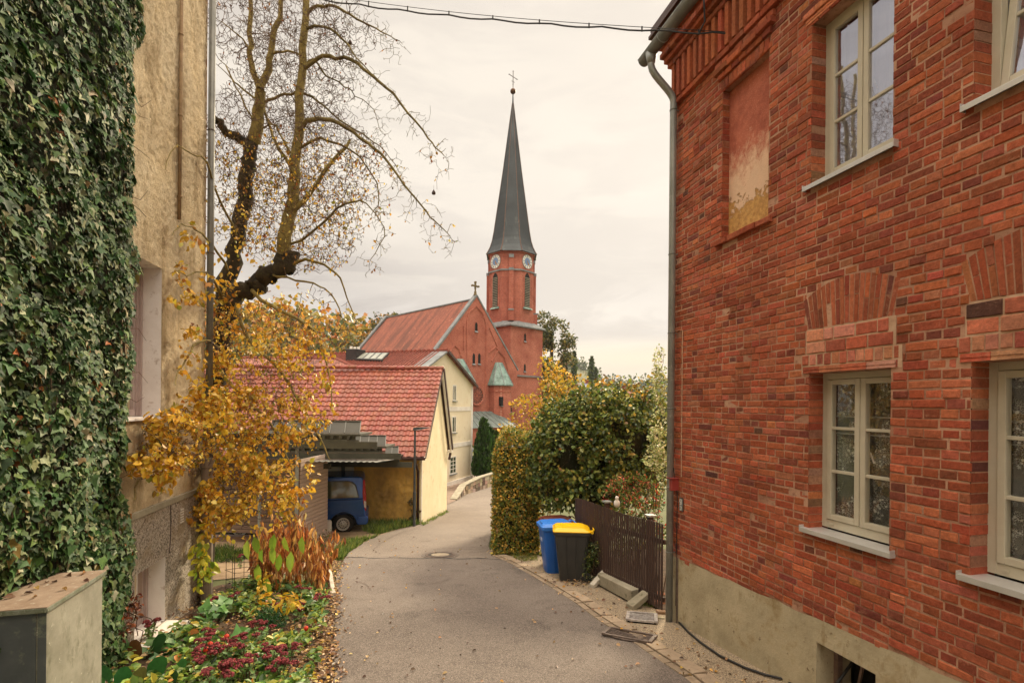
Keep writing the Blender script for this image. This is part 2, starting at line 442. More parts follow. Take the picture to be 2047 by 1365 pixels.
def leaf_mesh(name, pos, tip, nor, size, cols, tmpl, mat, parent=None, smooth=False):
    pos = np.asarray(pos, float); N = len(pos)
    tip = nrm(np.asarray(tip, float)); nor = np.asarray(nor, float)
    nor = nrm(nor - tip * np.sum(nor * tip, axis=1, keepdims=True) + 1e-6)
    sd = np.cross(tip, nor)
    tv = np.array(tmpl[0], float); K = len(tv)
    size = np.broadcast_to(np.asarray(size, float), (N,))
    V = pos[:, None, :] + size[:, None, None] * (tv[None, :, 0:1] * sd[:, None, :] + tv[None, :, 1:2] * tip[:, None, :] + tv[None, :, 2:3] * nor[:, None, :])
    V = V.reshape(-1, 3)
    lt = np.array([len(f) for f in tmpl[1]]); loops = np.concatenate([np.array(f) for f in tmpl[1]])
    L = (loops[None, :] + (np.arange(N) * K)[:, None]).ravel()
    tot = np.tile(lt, N); start = np.concatenate([[0], np.cumsum(tot)[:-1]])
    me = bpy.data.meshes.new(name)
    me.vertices.add(len(V)); me.vertices.foreach_set('co', V.ravel())
    me.loops.add(len(L)); me.loops.foreach_set('vertex_index', L.astype(np.int32))
    me.polygons.add(len(tot)); me.polygons.foreach_set('loop_start', start.astype(np.int32)); me.polygons.foreach_set('loop_total', tot.astype(np.int32))
    me.update(calc_edges=True)
    at = me.color_attributes.new('Col', 'FLOAT_COLOR', 'CORNER')
    cc = np.concatenate([np.asarray(cols, float), np.ones((N, 1))], axis=1)
    at.data.foreach_set('color', np.repeat(cc, len(loops), axis=0).ravel())
    me.materials.append(M[mat])
    if smooth: me.polygons.foreach_set('use_smooth', np.ones(len(tot), bool))
    o = bpy.data.objects.new(name, me); col.objects.link(o)
    if parent: o.parent = parent
    return o
def palette(N, hexes, weights=None, jit=.18, rs=nrs):
    h = np.array([lin(x)[:3] for x in hexes]); w = None if weights is None else np.array(weights, float) / sum(weights)
    i = rs.choice(len(h), N, p=w)
    return h[i] * (1 + jit * rs.randn(N, 1)).clip(.4, 1.8) * (1 + .06 * rs.randn(N, 3)).clip(.6, 1.4)
def runit(N, rs=nrs): return nrm(rs.randn(N, 3))
def in_ball(N, rs=nrs, shell=0.0):
    r = (shell ** 3 + (1 - shell ** 3) * rs.rand(N, 1)) ** (1 / 3)
    return runit(N, rs) * r

# ---------------------------------------------------------------- branching growth
class Tree:
    def __init__(s):
        s.p = np.zeros((90000, 3)); s.r = np.zeros(90000); s.n = 0; s.paths = []
    def node(s, p, r):
        s.p[s.n] = p; s.r[s.n] = r; s.n += 1
    def limb(s, pts, r0, r1, sub=4, wob=.02, kind=0, rs=rnd):
        pts = [Vector(p) for p in pts]; out = []
        m = len(pts)
        for i in range(m - 1):
            p0 = pts[max(i - 1, 0)]; p1 = pts[i]; p2 = pts[i + 1]; p3 = pts[min(i + 2, m - 1)]
            for k in range(sub):
                t = k / sub
                q = .5 * ((2 * p1) + (p2 - p0) * t + (2 * p0 - 5 * p1 + 4 * p2 - p3) * t * t + (3 * p1 - p0 - 3 * p2 + p3) * t ** 3)
                out.append(q + Vector((rs.gauss(0, wob), rs.gauss(0, wob), rs.gauss(0, wob))))
        out.append(pts[-1])
        n = len(out); rr = [(r0 + (r1 - r0) * (i / (n - 1))) * ((1 + .10 * mnoise.noise(out[i] * 3.1)) if kind == 0 else 1) for i in range(n)]
        if kind == 0 and len(pts) < 8 and r1 > .04: out.append(out[-1] + (out[-1] - out[-2]).normalized() * r1 * .6); rr.append(r1 * .45); n += 1
        for q, r_ in zip(out, rr): s.node(q, r_)
        s.paths.append((out, rr, kind))
    def grow(s, targets, rmax=.03, rmin=.003, seg=3, wob=.12, sag=0.0, kind=1, up=0.0, order=True, tap=.55):
        T = np.asarray(targets, float)
        if order:
            base = s.p[:s.n].copy()
            d = np.array([np.min(np.sum((base - t) ** 2, axis=1)) for t in T]); T = T[np.argsort(d)]
        for t in T:
            i = int(np.argmin(np.sum((s.p[:s.n] - t) ** 2, axis=1)))
            a = s.p[i]; L = np.linalg.norm(t - a)
            if L < .02: continue
            r0 = min(s.r[i] * .8, rmax, rmin + L * .035)
            pts = [a.copy()]
            side = nrs.randn(3) * wob * L
            for k in range(1, seg + 1):
                f = k / seg
                q = a + (t - a) * f + side * math.sin(PI * f) + nrs.randn(3) * wob * .25 * L
                q[2] += (up * L * math.sin(PI * f)) - sag * L * f * f
                pts.append(q)
            rr = [r0 + (rmin - r0) * (k / seg) ** tap for k in range(seg + 1)]
            for q, r_ in zip(pts[1:], rr[1:]):
                if s.n < 89990: s.node(q, r_)
            s.paths.append(([Vector(q) for q in pts], rr, kind))
    def mesh(s, name, mat, kinds, parent, n=5):
        mb = MB()
        for p, r_, k in s.paths:
            if k in kinds: mb.tube(p, r_, 3 if max(r_) < .012 else (4 if max(r_) < .03 else n), cap=False)
        return mb.build(name, mat, parent, smooth=True)
def blob_targets(blobs, dens):
    out = []
    for (px, py, Y, rx, ry, rz, w) in blobs:
        c_ = np.array(P(px, py, Y)); k = max(1, int(dens * w))
        out.append(c_ + in_ball(k) * np.array([rx, rz, ry]))
    return np.concatenate(out)
HAZE = .0002
# ================================================================ camera, sky, sun
cam = bpy.data.cameras.new('camera'); co = bpy.data.objects.new('camera', cam); col.objects.link(co)
cam.sensor_width = 36; cam.lens = 18.0; cam.shift_y = (808 - 682.5) / 2047; cam.clip_start = .05; cam.clip_end = 6000
co.matrix_world = Matrix(((CR, -SR, 0, 0), (0, 0, -1, 0), (SR, CR, 0, 0), (0, 0, 0, 1)))
sc.camera = co
SUN_EL, SUN_AZ = R(30), R(22)          # the bright patch of cloud straight down the street
w = bpy.data.worlds.new('World'); sc.world = w; w.use_nodes = True
nt = w.node_tree; nd = nt.nodes; lk = nt.links
bg = nd['Background']; bg.inputs['Strength'].default_value = .1
sky = nd.new('ShaderNodeTexSky'); sky.sky_type = 'NISHITA'; sky.sun_disc = False; sky.sun_elevation = SUN_EL; sky.sun_rotation = SUN_AZ
tc = nd.new('ShaderNodeTexCoord'); sp = nd.new('ShaderNodeSeparateXYZ'); lk.new(tc.outputs['Generated'], sp.inputs[0])
def wm(op, a, b=0.0, c=None):
    n = nd.new('ShaderNodeMath'); n.operation = op
    for i, v in enumerate((a, b) + ((c,) if c is not None else ())):
        if isinstance(v, bpy.types.NodeSocket): lk.new(v, n.inputs[i])
        else: n.inputs[i].default_value = v
    return n.outputs[0]
def wramp(f, stops, interp='LINEAR'):
    n = nd.new('ShaderNodeValToRGB'); e = n.color_ramp.elements; n.color_ramp.interpolation = interp
    e[0].position, e[0].color = stops[0]; e[1].position, e[1].color = stops[1]
    for s_ in stops[2:]:
        k = e.new(s_[0]); k.color = s_[1]
    lk.new(f, n.inputs[0]); return n.outputs[0]
def wmix(f, a, b, mode='MIX'):
    n = nd.new('ShaderNodeMix'); n.data_type = 'RGBA'; n.blend_type = mode; n.clamp_result = False
    for i, v in ((0, f), (6, a), (7, b)):
        if isinstance(v, bpy.types.NodeSocket): lk.new(v, n.inputs[i])
        else: n.inputs[i].default_value = v
    return n.outputs[2]
zz = wm('MAXIMUM', sp.outputs[2], 0.0)
inv = wm('DIVIDE', 1.0, wm('ADD', zz, .12))
cb = nd.new('ShaderNodeCombineXYZ')
lk.new(wm('MULTIPLY', sp.outputs[0], inv), cb.inputs[0]); lk.new(wm('MULTIPLY', sp.outputs[1], inv), cb.inputs[1])
def wnoise(scale, det, rough, sx, sy, off=0):
    mp = nd.new('ShaderNodeMapping'); mp.inputs['Scale'].default_value = (sx, sy, 1); mp.inputs['Location'].default_value = (off, off * .7, 0)
    lk.new(cb.outputs[0], mp.inputs[0])
    n = nd.new('ShaderNodeTexNoise'); n.inputs['Scale'].default_value = scale; n.inputs['Detail'].default_value = det; n.inputs['Roughness'].default_value = rough
    n.inputs['Distortion'].default_value = .4
    lk.new(mp.outputs[0], n.inputs['Vector']); return n.outputs['Fac']
n1 = wnoise(.9, 6, .5, .8, 1.2, 3.1)
n2 = wnoise(.55, 4, .5, .5, 1.0, 9.4)
S = 8.8
def sc_(c_): return (c_[0] * S, c_[1] * S, c_[2] * S, 1)
cream = sc_((1.05, .97, .86)); grey = sc_((.58, .53, .50)); lav = sc_((.80, .76, .76)); warm = sc_((1.08, .90, .64))
f1 = wramp(n1, [(.36, (0, 0, 0, 1)), (.58, (1, 1, 1, 1))], 'EASE')
# more grey cloud low over the horizon, clearer cream above
lowmask = wramp(zz, [(.02, (.75, .75, .75, 1)), (.30, (.55, .55, .55, 1)), (.20, (.75, .75, .75, 1)), (.10, (.45, .45, .45, 1)), (.13, (.95, .95, .95, 1))], 'EASE')
c1 = wmix(wm('MULTIPLY', f1, lowmask), cream, grey)
f2 = wramp(n2, [(.42, (0, 0, 0, 1)), (.66, (1, 1, 1, 1))], 'EASE')
c2 = wmix(wm('MULTIPLY', f2, .55), c1, lav)
cb3 = nd.new('ShaderNodeCombineXYZ'); lk.new(wm('MULTIPLY', sp.outputs[0], 2.2), cb3.inputs[0]); lk.new(wm('MULTIPLY', sp.outputs[2], 9.0), cb3.inputs[1]); lk.new(sp.outputs[1], cb3.inputs[2])
n3_ = nd.new('ShaderNodeTexNoise'); n3_.inputs['Scale'].default_value = 1.6; n3_.inputs['Detail'].default_value = 7; n3_.inputs['Roughness'].default_value = .58; n3_.inputs['Distortion'].default_value = .6; lk.new(cb3.outputs[0], n3_.inputs['Vector'])
f3 = wramp(n3_.outputs['Fac'], [(.42, (0, 0, 0, 1)), (.58, (1, 1, 1, 1))], 'EASE')
m3 = wramp(zz, [(.0, (.7, .7, .7, 1)), (.55, (.35, .35, .35, 1)), (.22, (.85, .85, .85, 1)), (.30, (.5, .5, .5, 1))], 'EASE')
c2 = wmix(wm('MULTIPLY', f3, m3), c2, sc_((.56, .51, .49)))
band = wramp(zz, [(.0, (.1, .1, .1, 1)), (.09, (.9, .9, .9, 1)), (.06, (.45, .45, .45, 1)), (.14, (.05, .05, .05, 1))], 'EASE')
c3 = wmix(wm('MULTIPLY', band, .9), c2, warm)
# thin bright cloud where the low sun stands behind the overcast
vd = nd.new('ShaderNodeVectorMath'); vd.operation = 'DOT_PRODUCT'; lk.new(tc.outputs['Generated'], vd.inputs[0]); vd.inputs[1].default_value = (math.sin(R(7)) * math.cos(R(24)), math.cos(R(7)) * math.cos(R(24)), math.sin(R(24)))
glow = wramp(vd.outputs['Value'], [(.86, (0, 0, 0, 1)), (.995, (1, 1, 1, 1))], 'EASE')
c3 = wmix(wm('MULTIPLY', glow, .6), c3, sc_((1.08, 1.0, .90)))
# overcast sky: the zenith is brighter than the horizon, raised further as added fill
zen = wramp(zz, [(.60, (.202, .206, .212, 1)), (.90, (1, 1, 1, 1))], 'EASE')
zen5 = wmix(1.0, zen, (4.6, 4.4, 4.1, 1), 'MULTIPLY')
# unseen sky behind the camera brightened, added as fill light
bk = wramp(wm('MULTIPLY_ADD', sp.outputs[1], .5, .5), [(.2, (1, 1, 1, 1)), (.60, (.625, .625, .625, 1))], 'EASE')
bk2 = wmix(1.0, bk, (1.6, 1.6, 1.6, 1), 'MULTIPLY')
c4 = wmix(1.0, wmix(1.0, c3, zen5, 'MULTIPLY'), bk2, 'MULTIPLY')
c5 = wmix(.06, c4, sky.outputs[0])
lk.new(c5, bg.inputs[0])
sl = bpy.data.lights.new('sun', 'SUN'); sl.energy = 4.6; sl.angle = R(9); sl.color = (1.0, .84, .60)
so = bpy.data.objects.new('sun', sl); col.objects.link(so)
sd = Vector((math.sin(SUN_AZ) * math.cos(SUN_EL), math.cos(SUN_AZ) * math.cos(SUN_EL), math.sin(SUN_EL)))
so.rotation_euler = sd.to_track_quat('Z', 'Y').to_euler()
vs = sc.view_settings; sc.display_settings.display_device = 'sRGB'; vs.view_transform = 'Standard'; vs.look = 'None'; vs.exposure = 0.22; vs.gamma = 1; vs.use_curve_mapping = False
sc.cycles.max_bounces = 6; sc.cycles.transparent_max_bounces = 24; sc.cycles.use_denoising = True

# ================================================================ ground, roads
XS = [-690, -500, -300, -120, -60, -40, -30, -24, -20] + [x * 1.0 for x in range(-18, 19)] + [22, 28, 40, 60, 120, 300, 500, 690]
mb = MB()
for y in ROWS:
    for x in XS: mb.v.append((x, y, G(y)))
nx = len(XS)
for j in range(len(ROWS) - 1):
    for i in range(nx - 1): mb.face((j * nx + i, j * nx + i + 1, (j + 1) * nx + i + 1, (j + 1) * nx + i))
struct(mb, 'ground', 'grassland', 'rough grassy ground on both sides of the sloping lane', 'ground')

def interp(pts, y):
    return float(np.interp(y, [p[1] for p in pts], [p[0] for p in pts]))
def edge(px_pts, near=None):
    e = [(PG(a, b).x, PG(a, b).y) for a, b in px_pts]
    e.sort(key=lambda q: q[1])
    if near is not None: e = [near] + e
    return e
EL = edge([(670, 1365), (667, 1290), (672, 1200), (672, 1150), (696, 1105), (745, 1075), (800, 1058), (842, 1049), (893, 1023), (893, 1008), (900, 996)], (-1.6, -4))
EL = [q for q in EL if q[1] < 33] + [(-6.0, 34.5), (-8, 38), (-8, 46)]
ER = edge([(1378, 1365), (1300, 1312), (1240, 1270), (1205, 1250), (1150, 1208), (1080, 1163), (1020, 1128), (984, 1112), (976, 1092), (984, 1060), (992, 1020), (994, 990)], (3.4, -4))
ER = [q for q in ER if q[1] < 33] + [(1.5, 40), (2, 46)]
def sheet(rows, lf, rf, dz, nsub=6):
    mb = MB(); n = 0
    for y in rows:
        a, b = lf(y), rf(y)
        for i in range(nsub + 1): mb.v.append((a + (b - a) * i / nsub, y, G(y) + dz))
        n += 1
    for j in range(n - 1):
        for i in range(nsub): mb.face((j * (nsub + 1) + i, j * (nsub + 1) + i + 1, (j + 1) * (nsub + 1) + i + 1, (j + 1) * (nsub + 1) + i))
    return mb
def rows_between(a, b, st=.25):
    r_ = [a]; y = a
    while y < b - 1e-6:
        y = min(b, round((math.floor(y / st + 1e-6) + 1) * st, 4)); r_.append(y)
    return r_
SEAM = PG(860, 1118).y
lf = lambda y: interp(EL, y); rf = lambda y: interp(ER, y)
struct(sheet(rows_between(-4, SEAM), lf, rf, .030), 'road', 'asphalt', 'coarse grey asphalt of the lane in the foreground', 'road')
struct(sheet(rows_between(SEAM, 46), lf, rf, .026), 'road', 'asphalt2', 'smoother paler asphalt of the lane bending down to the church', 'road')
# tarred seam between the two surfaces
mb = MB(); n = 26; x0, x1 = lf(SEAM), rf(SEAM)
for i in range(n):
    a = x0 + (x1 - x0) * i / n; b = x0 + (x1 - x0) * (i + 1) / n
    wv = .018 + .02 * rnd.random(); o1 = .05 * math.sin(i * .9); o2 = .05 * math.sin((i + 1) * .9)
    z1 = G(SEAM + o1) + .034; z2 = G(SEAM + o2) + .034
    mb.add([(a, SEAM + o1 - wv, z1 + .002), (b, SEAM + o2 - wv, z2 + .002), (b, SEAM + o2 + wv, z2 - .002), (a, SEAM + o1 + wv, z1 - .002)], [(0, 1, 2, 3)])
struct(mb, 'road_seam', 'black_cable', 'thin dark tar seam running across the lane', 'road seam')

# brick house frame (x along the wall towards the camera, y into the house)
D = 4.17; PHI = math.atan(258 / F)
nB = Vector((math.cos(PHI), math.sin(PHI), 0)); 
BH = Frame(D * nB.x, D * nB.y, math.atan2(-math.cos(PHI), math.sin(PHI)))
def wallX(y): return (D - nB.y * y) / nB.x
# pavement strip right of the kerb, and its kerb of pale setts
KW = .30
struct(sheet(rows_between(-4, 14), lambda y: rf(y) + KW * .9, lambda y: max(rf(y) + KW + .1, wallX(y) + .35), .022), 'pavement', 'pavement', 'rough worn pavement between the kerb and the brick house', 'pavement')
mb = MB()
path = [(rf(y), y) for y in rows_between(1.0, 13.3, .05)]
acc = 0; pts = [Vector((path[0][0], path[0][1], 0))]
for a, b in zip(path[:-1], path[1:]):
    d = math.dist(a, b); acc += d
    if acc > .34: pts.append(Vector((b[0], b[1], 0))); acc = 0
for i in range(len(pts) - 1):
    a, b = pts[i], pts[i + 1]; d = (b - a).normalized(); nn = Vector((d.y, -d.x, 0))
    for row, (w0, w1) in enumerate(((.0, .10), (.115, .31))):
        if row == 0 and rnd.random() < .0: continue
        g = .008 + rnd.random() * .008; z = .036 + rnd.random() * .008 + row * .012
        mb.cur = np.array(lin('#9c8a74')[:3]) * (1 + rnd.gauss(0, .10)) * (.82 if row == 0 else 1)
        A = a + d * g; B = b - d * g
        q = []
        for p_ in (A + nn * w0, B + nn * w0, B + nn * w1, A + nn * w1):
            q.append(Vector((p_.x, p_.y, G(p_.y) - .03)))
        hs = [z + rnd.gauss(0, .004) for _ in range(4)]
        mb.hexa(q + [Vector((p_.x, p_.y, G(p_.y) + h)) for p_, h in zip(q, hs)])
kb = mb.build('kerb', 'stone_v', bevel=.008); tag(kb, 'row of pale kerb setts curving along the right side of the lane', 'kerb', kind='structure')

M['lid_conc'] = mottled('lid_concrete', '#a99a84', '#8f816c', 9, .9, .4, .004, 60)
def manhole(px, py, r):
    c_ = PG(px, py); t = thing('manhole_cover', 'round manhole cover with pale centre sunk in the lane', 'manhole cover', (c_.x, c_.y, G(c_.y) + .03))
    sl_ = -.11
    def ringm(r0, r1, z0, z1, mat, name, par):
        mb = MB(); n = 32
        for k in range(n):
            a, b = 2 * PI * k / n, 2 * PI * (k + 1) / n
            def q(r_, an, z): x, y = r_ * math.cos(an), r_ * math.sin(an); return (x, y, z + sl_ * y)
            mb.add([q(r0, a, z1), q(r1, a, z1), q(r1, b, z1), q(r0, b, z1), q(r0, a, z0), q(r1, a, z0), q(r1, b, z0), q(r0, b, z0)], [(0, 1, 2, 3), (1, 5, 6, 2), (0, 3, 7, 4)])
        return mb.build(name, mat, par)
    ringm(r * .80, r, -.02, .012, 'dark_iron', 'rim', t)
    lid = ringm(.0, r * .60, -.02, .008, 'lid_conc', 'lid', t)
    ringm(r * .605, r * .78, -.01, .011, 'black_plastic', 'ring', t); ringm(r * 1.002, r * 1.25, -.03, .003, 'asphalt', 'patch', t)
manhole(880, 1111, .37)

M['void'] = NT('void').fin((.002, .002, .002, 1), 1.0, 0, 0.0)
def grate(px, py, wx, wy, rot, curve, label, mat):
    c_ = PG(px, py); t = thing('drain_grate', label, 'drain grate', (c_.x, c_.y, G(c_.y) + .062), rot)
    t.rotation_euler = Euler((math.atan(-.11 * math.cos(rot)), math.atan(.11 * -math.sin(rot)) * -1, rot))
    mb = MB(); mb.box(-wx / 2, wx / 2, -wy / 2, wy / 2, -.06, -.036); mb.build('sump_shade', 'void', t)  # black plate, the dark of the hollow put into its colour
    mb = MB()
    for s_ in (-1, 1):
        mb.box(s_ * wx / 2 - .025, s_ * wx / 2 + .025, -wy / 2, wy / 2, -.02, .012)
        mb.box(-wx / 2 + .026, wx / 2 - .026, s_ * wy / 2 - .018, s_ * wy / 2 + .018, -.02, .011)
    mb.build('frame', mat, t, bevel=.004)
    mb = MB(); nb_ = 6
    for i in range(nb_):
        y = -wy / 2 + wy * (i + .5) / nb_
        pth = [(x, y + curve * (1 - (2 * x / wx) ** 2) * -1, -.004 - (.012 if curve else .0) * (1 - (2 * x / wx) ** 2)) for x in np.linspace(-wx / 2, wx / 2, 9)]
        mb.tube(pth, .0095, 6)
    mb.build('bars', mat, t)
grate(1283, 1240, .40, .40, R(-15), .03, 'pale worn square drain grate at the foot of the downpipe', 'iron_light')
grate(1258, 1277, .62, .30, R(-30), .05, 'dark rusty gutter grate lying in the kerb line', 'dark_iron')

# dark planted ground behind the fence
mb = MB(); ys_ = rows_between(8.0, 13.0)
for y in ys_:
    for f in (0, .33, .66, 1): mb.v.append((P(1330, 0, 8).x / 8 * 0 + wallX(y) + .06 + f * 3.2, y, G(y) + .05 + .1 * f))
for j in range(len(ys_) - 1):
    for i in range(3): mb.face((j * 4 + i, j * 4 + i + 1, (j + 1) * 4 + i + 1, (j + 1) * 4 + i))
struct(mb, 'garden_soil', 'soil', 'dark planted garden ground behind the slatted fence', 'ground')

# a few hairline cracks in the lane
for ci_, pl_ in enumerate((((744, 1102), (772, 1080), (800, 1066), (838, 1056)), ((715, 1165), (735, 1172), (742, 1185)), ((858, 1170), (880, 1166), (905, 1158)))):
    q = [PG(*p) for p in pl_]; pts_ = []
    for a, b in zip(q[:-1], q[1:]):
        for k in range(6): v = a.lerp(b, k / 6); pts_.append(v + Vector((rnd.gauss(0, .012), rnd.gauss(0, .012), 0)))
    mb = MB()
    for a, b in zip(pts_[:-1], pts_[1:]):
        d_ = (b - a).normalized(); nn = Vector((-d_.y, d_.x, 0)) * (.006 + .006 * rnd.random())
        mb.add([Vector((v.x, v.y, G(v.y) + .034)) for v in (a - nn, b - nn, b + nn, a + nn)], [(0, 1, 2, 3)])
    struct(mb, 'road_crack', 'dark_iron', 'hairline crack in the asphalt', 'road crack')
# air: thin haze over the whole valley
t = bpy.data.materials.new('haze_air'); t.use_nodes = True; n_ = t.node_tree.nodes; n_.remove(n_['Principled BSDF'])
pv = n_.new('ShaderNodeVolumePrincipled'); pv.inputs['Color'].default_value = (.88, .88, .88, 1); pv.inputs['Density'].default_value = HAZE; pv.inputs['Anisotropy'].default_value = .2
t.node_tree.links.new(pv.outputs[0], n_['Material Output'].inputs['Volume']); M['haze'] = t
mb = MB(); mb.box(-700, 700, -60, 800, -8, 52); tag(mb.build('haze', 'haze'), 'thin pale haze in the far distance', 'haze', kind='stuff')
# ================================================================ the red brick house on the right
house = thing('brick_house', 'red brick house with olive grey windows and concrete plinth on the right', 'house', tuple(BH.o), BH.rot)
XC = BH.hit(1345, 900)[0]           # far corner
XE = 3.5                            # behind the camera
ZT = 5.35
COURSE = .077
zpl_a = BH.hit(1342, 1111)[1]; zpl_b = BH.hit(1863, 1341)[1]; xpl_b = BH.hit(1863, 1341)[0]
def zplinth(x): return zpl_a + (zpl_b - zpl_a) * (x - XC) / (xpl_b - XC)
RV = .17
xw0 = BH.hit(1616, 900)[0]; xw1 = BH.hit(1780, 900)[0]; WW = xw1 - xw0
xv0 = BH.hit(1940, 900)[0]; xv1 = xv0 + WW
zl1 = BH.hit(1632, 748, RV)[1]; zl0 = BH.hit(1620, 1060)[1]
zu1 = BH.hit(1636, 66, RV)[1]; zu0 = BH.hit(1620, 378)[1]
xb0 = BH.hit(1443, 400)[0]; xb1 = BH.hit(1536, 400)[0]; zb1 = BH.hit(1450, 178)[1]; zb0 = BH.hit(1440, 480)[1]
xc0 = BH.hit(1633, 1320)[0]; xc1 = BH.hit(1752, 1340)[0]; zc1 = BH.hit(1635, 1283)[1]
print('house', XC, xw0, xw1, xv0, 'z', zl0, zl1, zu0, zu1, 'blind', xb0, xb1, zb0, zb1, 'pl', zpl_a, zpl_b, 'cellar', xc0, xc1, zc1, 'WW', WW)
openings = [(xw0, xw1, zl0, zl1), (xv0, xv1, zl0, zl1), (xw0, xw1, zu0, zu1), (xv0, xv1, zu0, zu1), (xb0, xb1, zb0, zb1)]
# third column of windows, behind the photographer
openings += [(xv1 + .62, xv1 + .62 + WW, zl0, zl1), (xv1 + .62, xv1 + .62 + WW, zu0, zu1)]
def inside(x, z, e=0.0):
    return any(a - e < x < b + e and c_ - e < z < d_ + e for a, b, c_, d_ in openings)
# ---- wall body (mortar) as a grid of cells that leaves the openings free
xs = sorted(set([XC, XE, xc0, xc1] + [v for o_ in openings for v in o_[:2]])); zs = sorted(set([-2.75, zc1, ZT + .6] + [v for o_ in openings for v in o_[2:]]))
mb = MB()
for i in range(len(xs) - 1):
    for j in range(len(zs) - 1):
        mx_, mz_ = (xs[i] + xs[i + 1]) / 2, (zs[j] + zs[j + 1]) / 2
        if inside(mx_, mz_) or (xc0 < mx_ < xc1 and mz_ < zc1): continue
        mb.add([(xs[i], 0, zs[j]), (xs[i + 1], 0, zs[j]), (xs[i + 1], 0, zs[j + 1]), (xs[i], 0, zs[j + 1])], [(0, 1, 2, 3)])
# other outer faces of the house
mb.add([(XC, 0, -4), (XC, 7, -4), (XC, 7, ZT + .6), (XC, 0, ZT + .6)], [(0, 3, 2, 1)])
mb.add([(XE, 0, -4), (XE, 7, -4), (XE, 7, ZT + .6), (XE, 0, ZT + .6)], [(0, 1, 2, 3)])
mb.add([(XC, 7, -4), (XE, 7, -4), (XE, 7, ZT + .6), (XC, 7, ZT + .6)], [(3, 2, 1, 0)])
mb.build('mortar', 'mortar', house)
# ---- arches over the two ground floor windows
ZA0, ZA1, ZAR = .445, .885, .15
def arch_of(a, b): return ((a + b) / 2, (b - a) / 2 + .01)
arches = [arch_of(xw0, xw1), arch_of(xv0, xv1), arch_of(openings[5][0], openings[5][1])]
def a_half(h, z): return h + .07 * (z - zl1 - ZA0) / (ZA1 - ZA0)
def a_top(h, dx): return zl1 + ZA1 - ZAR * (dx / (h + .07)) ** 2
def in_arch(x, z):
    for cx, h in arches:
        dx = abs(x - cx)
        if zl1 + ZA0 - .02 < z < a_top(h, dx) + .012 and dx < a_half(h, z) + .008: return True
        if zl1 + .11 < z <= zl1 + ZA0 - .02 and dx < h + .035: return True
        if zl1 - .01 < z <= zl1 + .20 and dx < h + .085: return True
    return False
BR = ['#ab5c40', '#9f533a', '#b36447', '#a3583e', '#924e3a', '#b96c4c', '#80473a', '#ab634c', '#6a443a']
BWT = [20, 20, 14, 16, 13, 4, 4, 6, .5]
bcols = palette(9000, BR, BWT, .07); bi = [0]
def bcol(x, z):
    bi[0] = (bi[0] + 1) % 9000
    c_ = bcols[bi[0]]
    k = mnoise.noise(Vector((x * .7, z * 1.1, 3.0)))
    c_ = c_ * (1 + .22 * mnoise.noise(Vector((x * 1.9, z * 2.6, 11.0))))
    if k > .34 and rnd.random() < .15: c_ = c_ * np.array([.7, .66, .68])
    if k < -.25 and rnd.random() < .4: c_ = c_ * np.array([1.12, 1.12, 1.08])
    return c_
def brick(mb, x0, x1, z0, z1, y=0.0, jit=.0022, dep=.012, c_=None):
    mb.cur = c_ if c_ is not None else bcol((x0 + x1) / 2, (z0 + z1) / 2)
    j = lambda: rnd.gauss(0, jit)
    yo = y - .006 + rnd.gauss(0, .0025)
    yj = [rnd.gauss(0, .0012) for _ in range(4)]
    xa, xb_, za, zb_ = x0 + j(), x1 + j(), z0 + j(), z1 + j()
    e = .0045
    ov = [(xa, y + dep, za), (xb_, y + dep, za + j()), (xb_, y + dep, zb_ + j()), (xa, y + dep, zb_)]
    mv = [(xa, yo + e, za), (xb_, yo + e, ov[1][2]), (xb_, yo + e, ov[2][2]), (xa, yo + e, zb_)]
    fv = [(xa + e + abs(j()), yo + yj[0], za + e + abs(j())), (xb_ - e - abs(j()), yo + yj[1], ov[1][2] + e + abs(j())), (xb_ - e - abs(j()), yo + yj[2], ov[2][2] - e - abs(j())), (xa + e + abs(j()), yo + yj[3], zb_ - e - abs(j()))]
    fs = [(8, 9, 10, 11)]
    for k in range(4):
        n_ = (k + 1) % 4
        fs += [(k, n_, 4 + n_, 4 + k), (4 + k, 4 + n_, 8 + n_, 8 + k)]
    mb.add(ov + mv + fv, fs)
mb = MB(); GAP = .0125
z_base = zl0 - math.ceil((zl0 + 3.1) / COURSE) * COURSE
XB = -.3
ci = 0; z = z_base
while z < ZT - .02:
    header = ci % 2 == 0
    x = XC + .002; first = True; k = 0
    shift = 0 if header else 0
    while x < XB:
        if first: L = .065 if header else (.25 if (ci // 2) % 2 == 0 else .19); first = False
        elif header: L = .119
        else: L = .25 if (k * 7 + ci * 3) % 5 else .122
        L *= 1 + rnd.gauss(0, .012)
        x0, x1 = x, min(x + L, XB); k += 1; x += L + GAP
        zc_ = z + COURSE / 2
        if zc_ - .02 < zplinth(x0) + (.012 * math.sin(x0 * 9)): continue
        segs = [(x0, x1)]
        for (a, b, c_, d_) in openings:
            if c_ - .015 < zc_ < d_ + .01:
                ns = []
                for s0, s1 in segs:
                    if s1 <= a or s0 >= b: ns.append((s0, s1)); continue
                    if s0 < a - .02: ns.append((s0, a))
                    if s1 > b + .02: ns.append((b, s1))
                segs = ns
        for s0, s1 in segs:
            if s1 - s0 < .02: continue
            runs = []; st_ = None; xx_ = s0
            while xx_ <= s1 + 1e-6:
                ins_ = in_arch(xx_, zc_)
                if not ins_ and st_ is None: st_ = xx_
                if ins_ and st_ is not None: runs.append((st_, xx_ - .006)); st_ = None
                xx_ += .008
            if st_ is not None: runs.append((st_, s1))
            for r0_, r1_ in runs:
                if r1_ - r0_ > .018: brick(mb, r0_, r1_, z + GAP / 2, z + COURSE - GAP / 2)
    z += COURSE; ci += 1
wallb = mb.build('brick_facing', 'brick', house)
